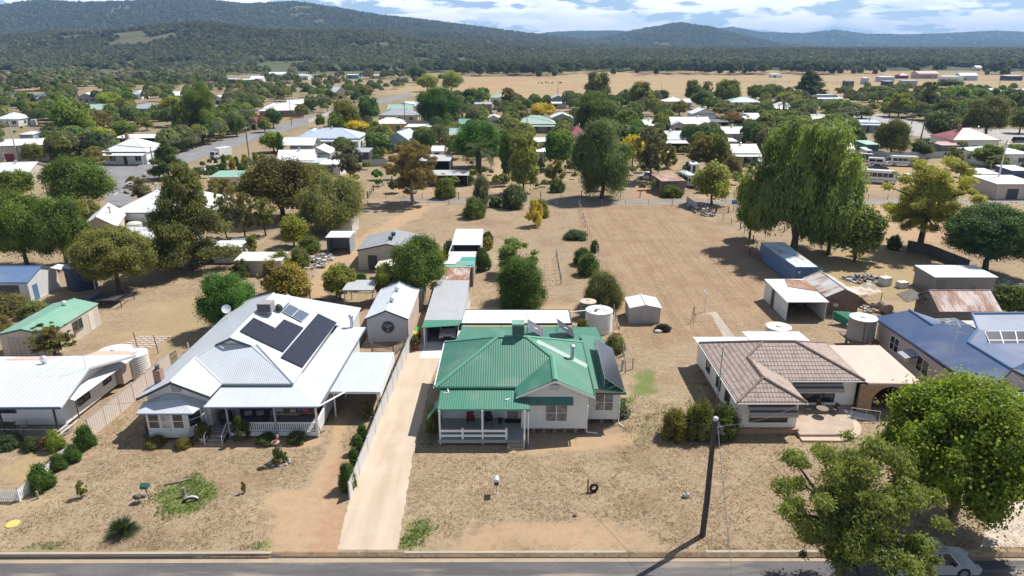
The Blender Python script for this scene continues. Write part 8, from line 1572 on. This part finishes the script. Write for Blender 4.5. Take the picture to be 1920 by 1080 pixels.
for i, a in enumerate(((1150, 141), (1195, 140), (1230, 141), (1330, 139), (1350, 140), (1372, 140), (1395, 139), (1718, 139), (1560, 140), (1575, 141), (1600, 140), (1612, 141), (1640, 141), (1655, 139), (1850, 142), (1880, 143), (1888, 142), (900, 143), (950, 140), (985, 139), (1010, 146), (1040, 146))):
    q = G(*a); h = rnd.uniform(7, 12); put_tree(BR if i % 2 else TA, q, h*.75, h, rnd.choice([cDARK, cGREY, (.06, .085, .04)]), 'dark tree standing alone along the race course edge', 'far', 'tree', 'tree', 'dark trees along the race course edge', part_level=False)
# ---------------------------------------------------------------- dry grass tufts of the front yards
n = 60000; x = rng.uniform(-34, 36, n); y = 35.45+rng.uniform(0, 1, n)**1.3*20; k = (ground_at(bare, x, y)+ground_at(red, x, y) < .35) & (fbm(x*.8, y*.8, 61, 3) > rng.uniform(.2, .62, n))
dvx = [(p.x, p.y) for p in dv]
k &= poly_sd(x, y, dvx) > .15
for (a0, a1, b0, b1) in ((-30.5, -15.2, 47.4, 80), (-15.6, -11, 51.5, 60), (-6.3, 9.2, 46.6, 70), (17.4, 36, 47.9, 66), (38.5, 60, 50, 70), (-60, -36.5, 47.8, 60)): k &= ~((x > a0) & (x < a1) & (y > b0) & (y < b1))
gx, gy = rng.uniform(-34, 14, 60000), rng.uniform(35.4, 56, 60000); kk = (ground_at(green, gx, gy) > rng.uniform(.3, 1.1, 60000)) & (poly_sd(gx, gy, dvx) > .1) & ~((gx > -6) & (gx < 9.2) & (gy > 47) & (gy < 60)); x, y = np.concatenate([x[k], gx[kk]]), np.concatenate([y[k], gy[kk]]); k = np.ones(len(x), bool)
x, y = x[k], y[k]; n = len(x); gr_ = ground_at(green, x, y)
B_ = 3; px_ = np.repeat(x, B_)+rng.normal(0, .05, n*B_); py_ = np.repeat(y, B_)+rng.normal(0, .05, n*B_); an = rng.uniform(0, 6.28, n*B_); ln = rng.uniform(.03, .085, n*B_)*np.where(np.repeat(gr_, B_) > .3, 1.9, 1.); wd = rng.uniform(.012, .03, n*B_); le = rng.uniform(.02, .12, n*B_)
ca, sa = np.cos(an), np.sin(an)
V = np.stack([np.stack([px_-sa*wd, py_+ca*wd, px_*0+.0], 1), np.stack([px_+sa*wd, py_-ca*wd, px_*0+.0], 1), np.stack([px_+ca*le, py_+sa*le, ln], 1)], 1).reshape(-1, 3)
gc = np.where((np.repeat(gr_, B_) > .3)[:, None], np.array([[.13, .21, .045]]), np.array([[.40, .305, .19]]))*rng.uniform(.6, 1.2, (n*B_, 1)); ol = rng.uniform(0, 1, n*B_) < .18; gc[ol] = (.24, .21, .08)
col = np.ones((n*B_, 3, 4)); col[..., :3] = gc[:, None, :]
tag(link('dry_grass', npmesh('dry_grass', V, np.arange(n*B_*3).reshape(-1, 3), massleaf(), [('col', 'FLOAT_COLOR', col)])), 'short dry grass tufts over the front yards', 'grass', None, 'stuff')
# ---------------------------------------------------------------- camera, sun, sky, air
cam = bpy.data.cameras.new('camera'); co = bpy.data.objects.new('camera', cam); COL.objects.link(co)
cam.sensor_width = 36; cam.lens = 24; cam.sensor_fit = 'HORIZONTAL'; cam.clip_start = .5; cam.clip_end = 60000
co.location = (0, 0, HC); co.rotation_euler = (math.pi/2-PITCH, 0, 0); S.camera = co
SUN_AZ, SUN_EL = math.atan2(4.8, 3.47), R(55)   # clockwise from the view direction
sd = Vector((math.sin(SUN_AZ)*math.cos(SUN_EL), math.cos(SUN_AZ)*math.cos(SUN_EL), math.sin(SUN_EL)))
sl = bpy.data.lights.new('sun', 'SUN'); sl.energy = 5.0; sl.angle = R(.53); sl.color = (1, .955, .88)
so = bpy.data.objects.new('sun', sl); COL.objects.link(so); so.location = (60, 40, 90); so.rotation_euler = sd.to_track_quat('Z', 'Y').to_euler()
W = bpy.data.worlds.new('World'); S.world = W; W.use_nodes = True; nt = W.node_tree; nt.nodes.clear()
class WT(NT):
    def __init__(s): s.t = nt; s.n = nt.nodes
w = WT(); sky = w.a('TexSky', sky_type='NISHITA', sun_disc=False, sun_elevation=SUN_EL, sun_rotation=SUN_AZ, air_density=1.0, dust_density=.4, ozone_density=1.6, altitude=400)
tc = w.a('TexCoord').outputs['Generated']; d = sep(w, tc)
el = w.math('MAXIMUM', d[2], .0); inv = w.math('DIVIDE', 1., w.math('ADD', el, .045))
cb = w.n.new('ShaderNodeCombineXYZ'); w.l(w.math('MULTIPLY', d[0], inv), cb.inputs[0]); w.l(w.math('MULTIPLY', d[1], inv), cb.inputs[1]); w.l(w.math('MULTIPLY', el, 9.), cb.inputs[2])
n1 = w.noise(cb.outputs[0], .42, 7, .58, .3)
cb2 = w.n.new('ShaderNodeCombineXYZ'); w.l(w.math('MULTIPLY', d[0], 9.), cb2.inputs[0]); w.l(w.math('MULTIPLY', d[1], 9.), cb2.inputs[1]); w.l(w.math('MULTIPLY', d[2], 38.), cb2.inputs[2])
n2 = w.noise(cb2.outputs[0], 1.0, 7, .6, .2)
f = w.math('ADD', w.math('MULTIPLY', n1, .38), w.math('MULTIPLY', n2, .62))
cov = w.ramp(f, .46, .50); 
shade = w.noise(cb2.outputs[0], 1.7, 5, .55); 
ccol = w.mix(w.ramp(shade, .32, .54), (14.6, 16., 18.), (20., 20., 20.))
ccol = w.mix(w.ramp(f, .54, .66, 0, .3), ccol, (11.6, 13.1, 15.8))
bs0 = w.mix(w.ramp(d[2], 0, .10), w.mix(.72, sky.outputs[0], (9.6, 13.8, 18.4)), w.mix(.25, sky.outputs[0], (4.4, 9.2, 16.6)))
bs = w.mix(w.ramp(d[2], .08, .25), bs0, sky.outputs[0]); up = w.ramp(d[2], .09, .3, 1, .12)
col = w.mix(w.math('MULTIPLY', cov, up), bs, ccol)
below = w.ramp(d[2], -.02, 0.); col = w.mix(below, (1.9, 1.6, 1.2), col)
bgn = w.n.new('ShaderNodeBackground'); w.l(col, bgn.inputs[0]); bgn.inputs[1].default_value = .062
wo = w.n.new('ShaderNodeOutputWorld'); w.l(bgn.outputs[0], wo.inputs[0])
S.view_settings.view_transform = 'Standard'; S.view_settings.look = 'None'; S.view_settings.exposure = .42; S.view_settings.gamma = 1
S.render.engine = 'CYCLES'; S.cycles.max_bounces = 5; S.cycles.diffuse_bounces = 2; S.cycles.glossy_bounces = 2; S.cycles.transmission_bounces = 2; S.cycles.transparent_max_bounces = 4; S.cycles.volume_bounces = 0
S.cycles.use_denoising = True
try: S.cycles.denoiser = 'OPENIMAGEDENOISE'
except Exception: pass
S.cycles.use_adaptive_sampling = True; S.cycles.adaptive_threshold = .013; S.cycles.sample_clamp_indirect = 8
if HAZE:
    m = bpy.data.materials.new('air'); m.use_nodes = True; t = m.node_tree; t.nodes.clear(); o = t.nodes.new('ShaderNodeOutputMaterial'); v = t.nodes.new('ShaderNodeVolumePrincipled')
    v.inputs['Color'].default_value = (.36, .60, 1., 1); v.inputs['Density'].default_value = HAZE; v.inputs['Anisotropy'].default_value = .1
    t.links.new(v.outputs[0], o.inputs['Volume']); mb = MB().box(-9500, 9500, -600, 13000, -12, 420)
    h = link('haze', raw('haze', mb.v, mb.f, m, False, False)); tag(h, 'thin pale blue air over the whole valley', 'haze', None, 'stuff')
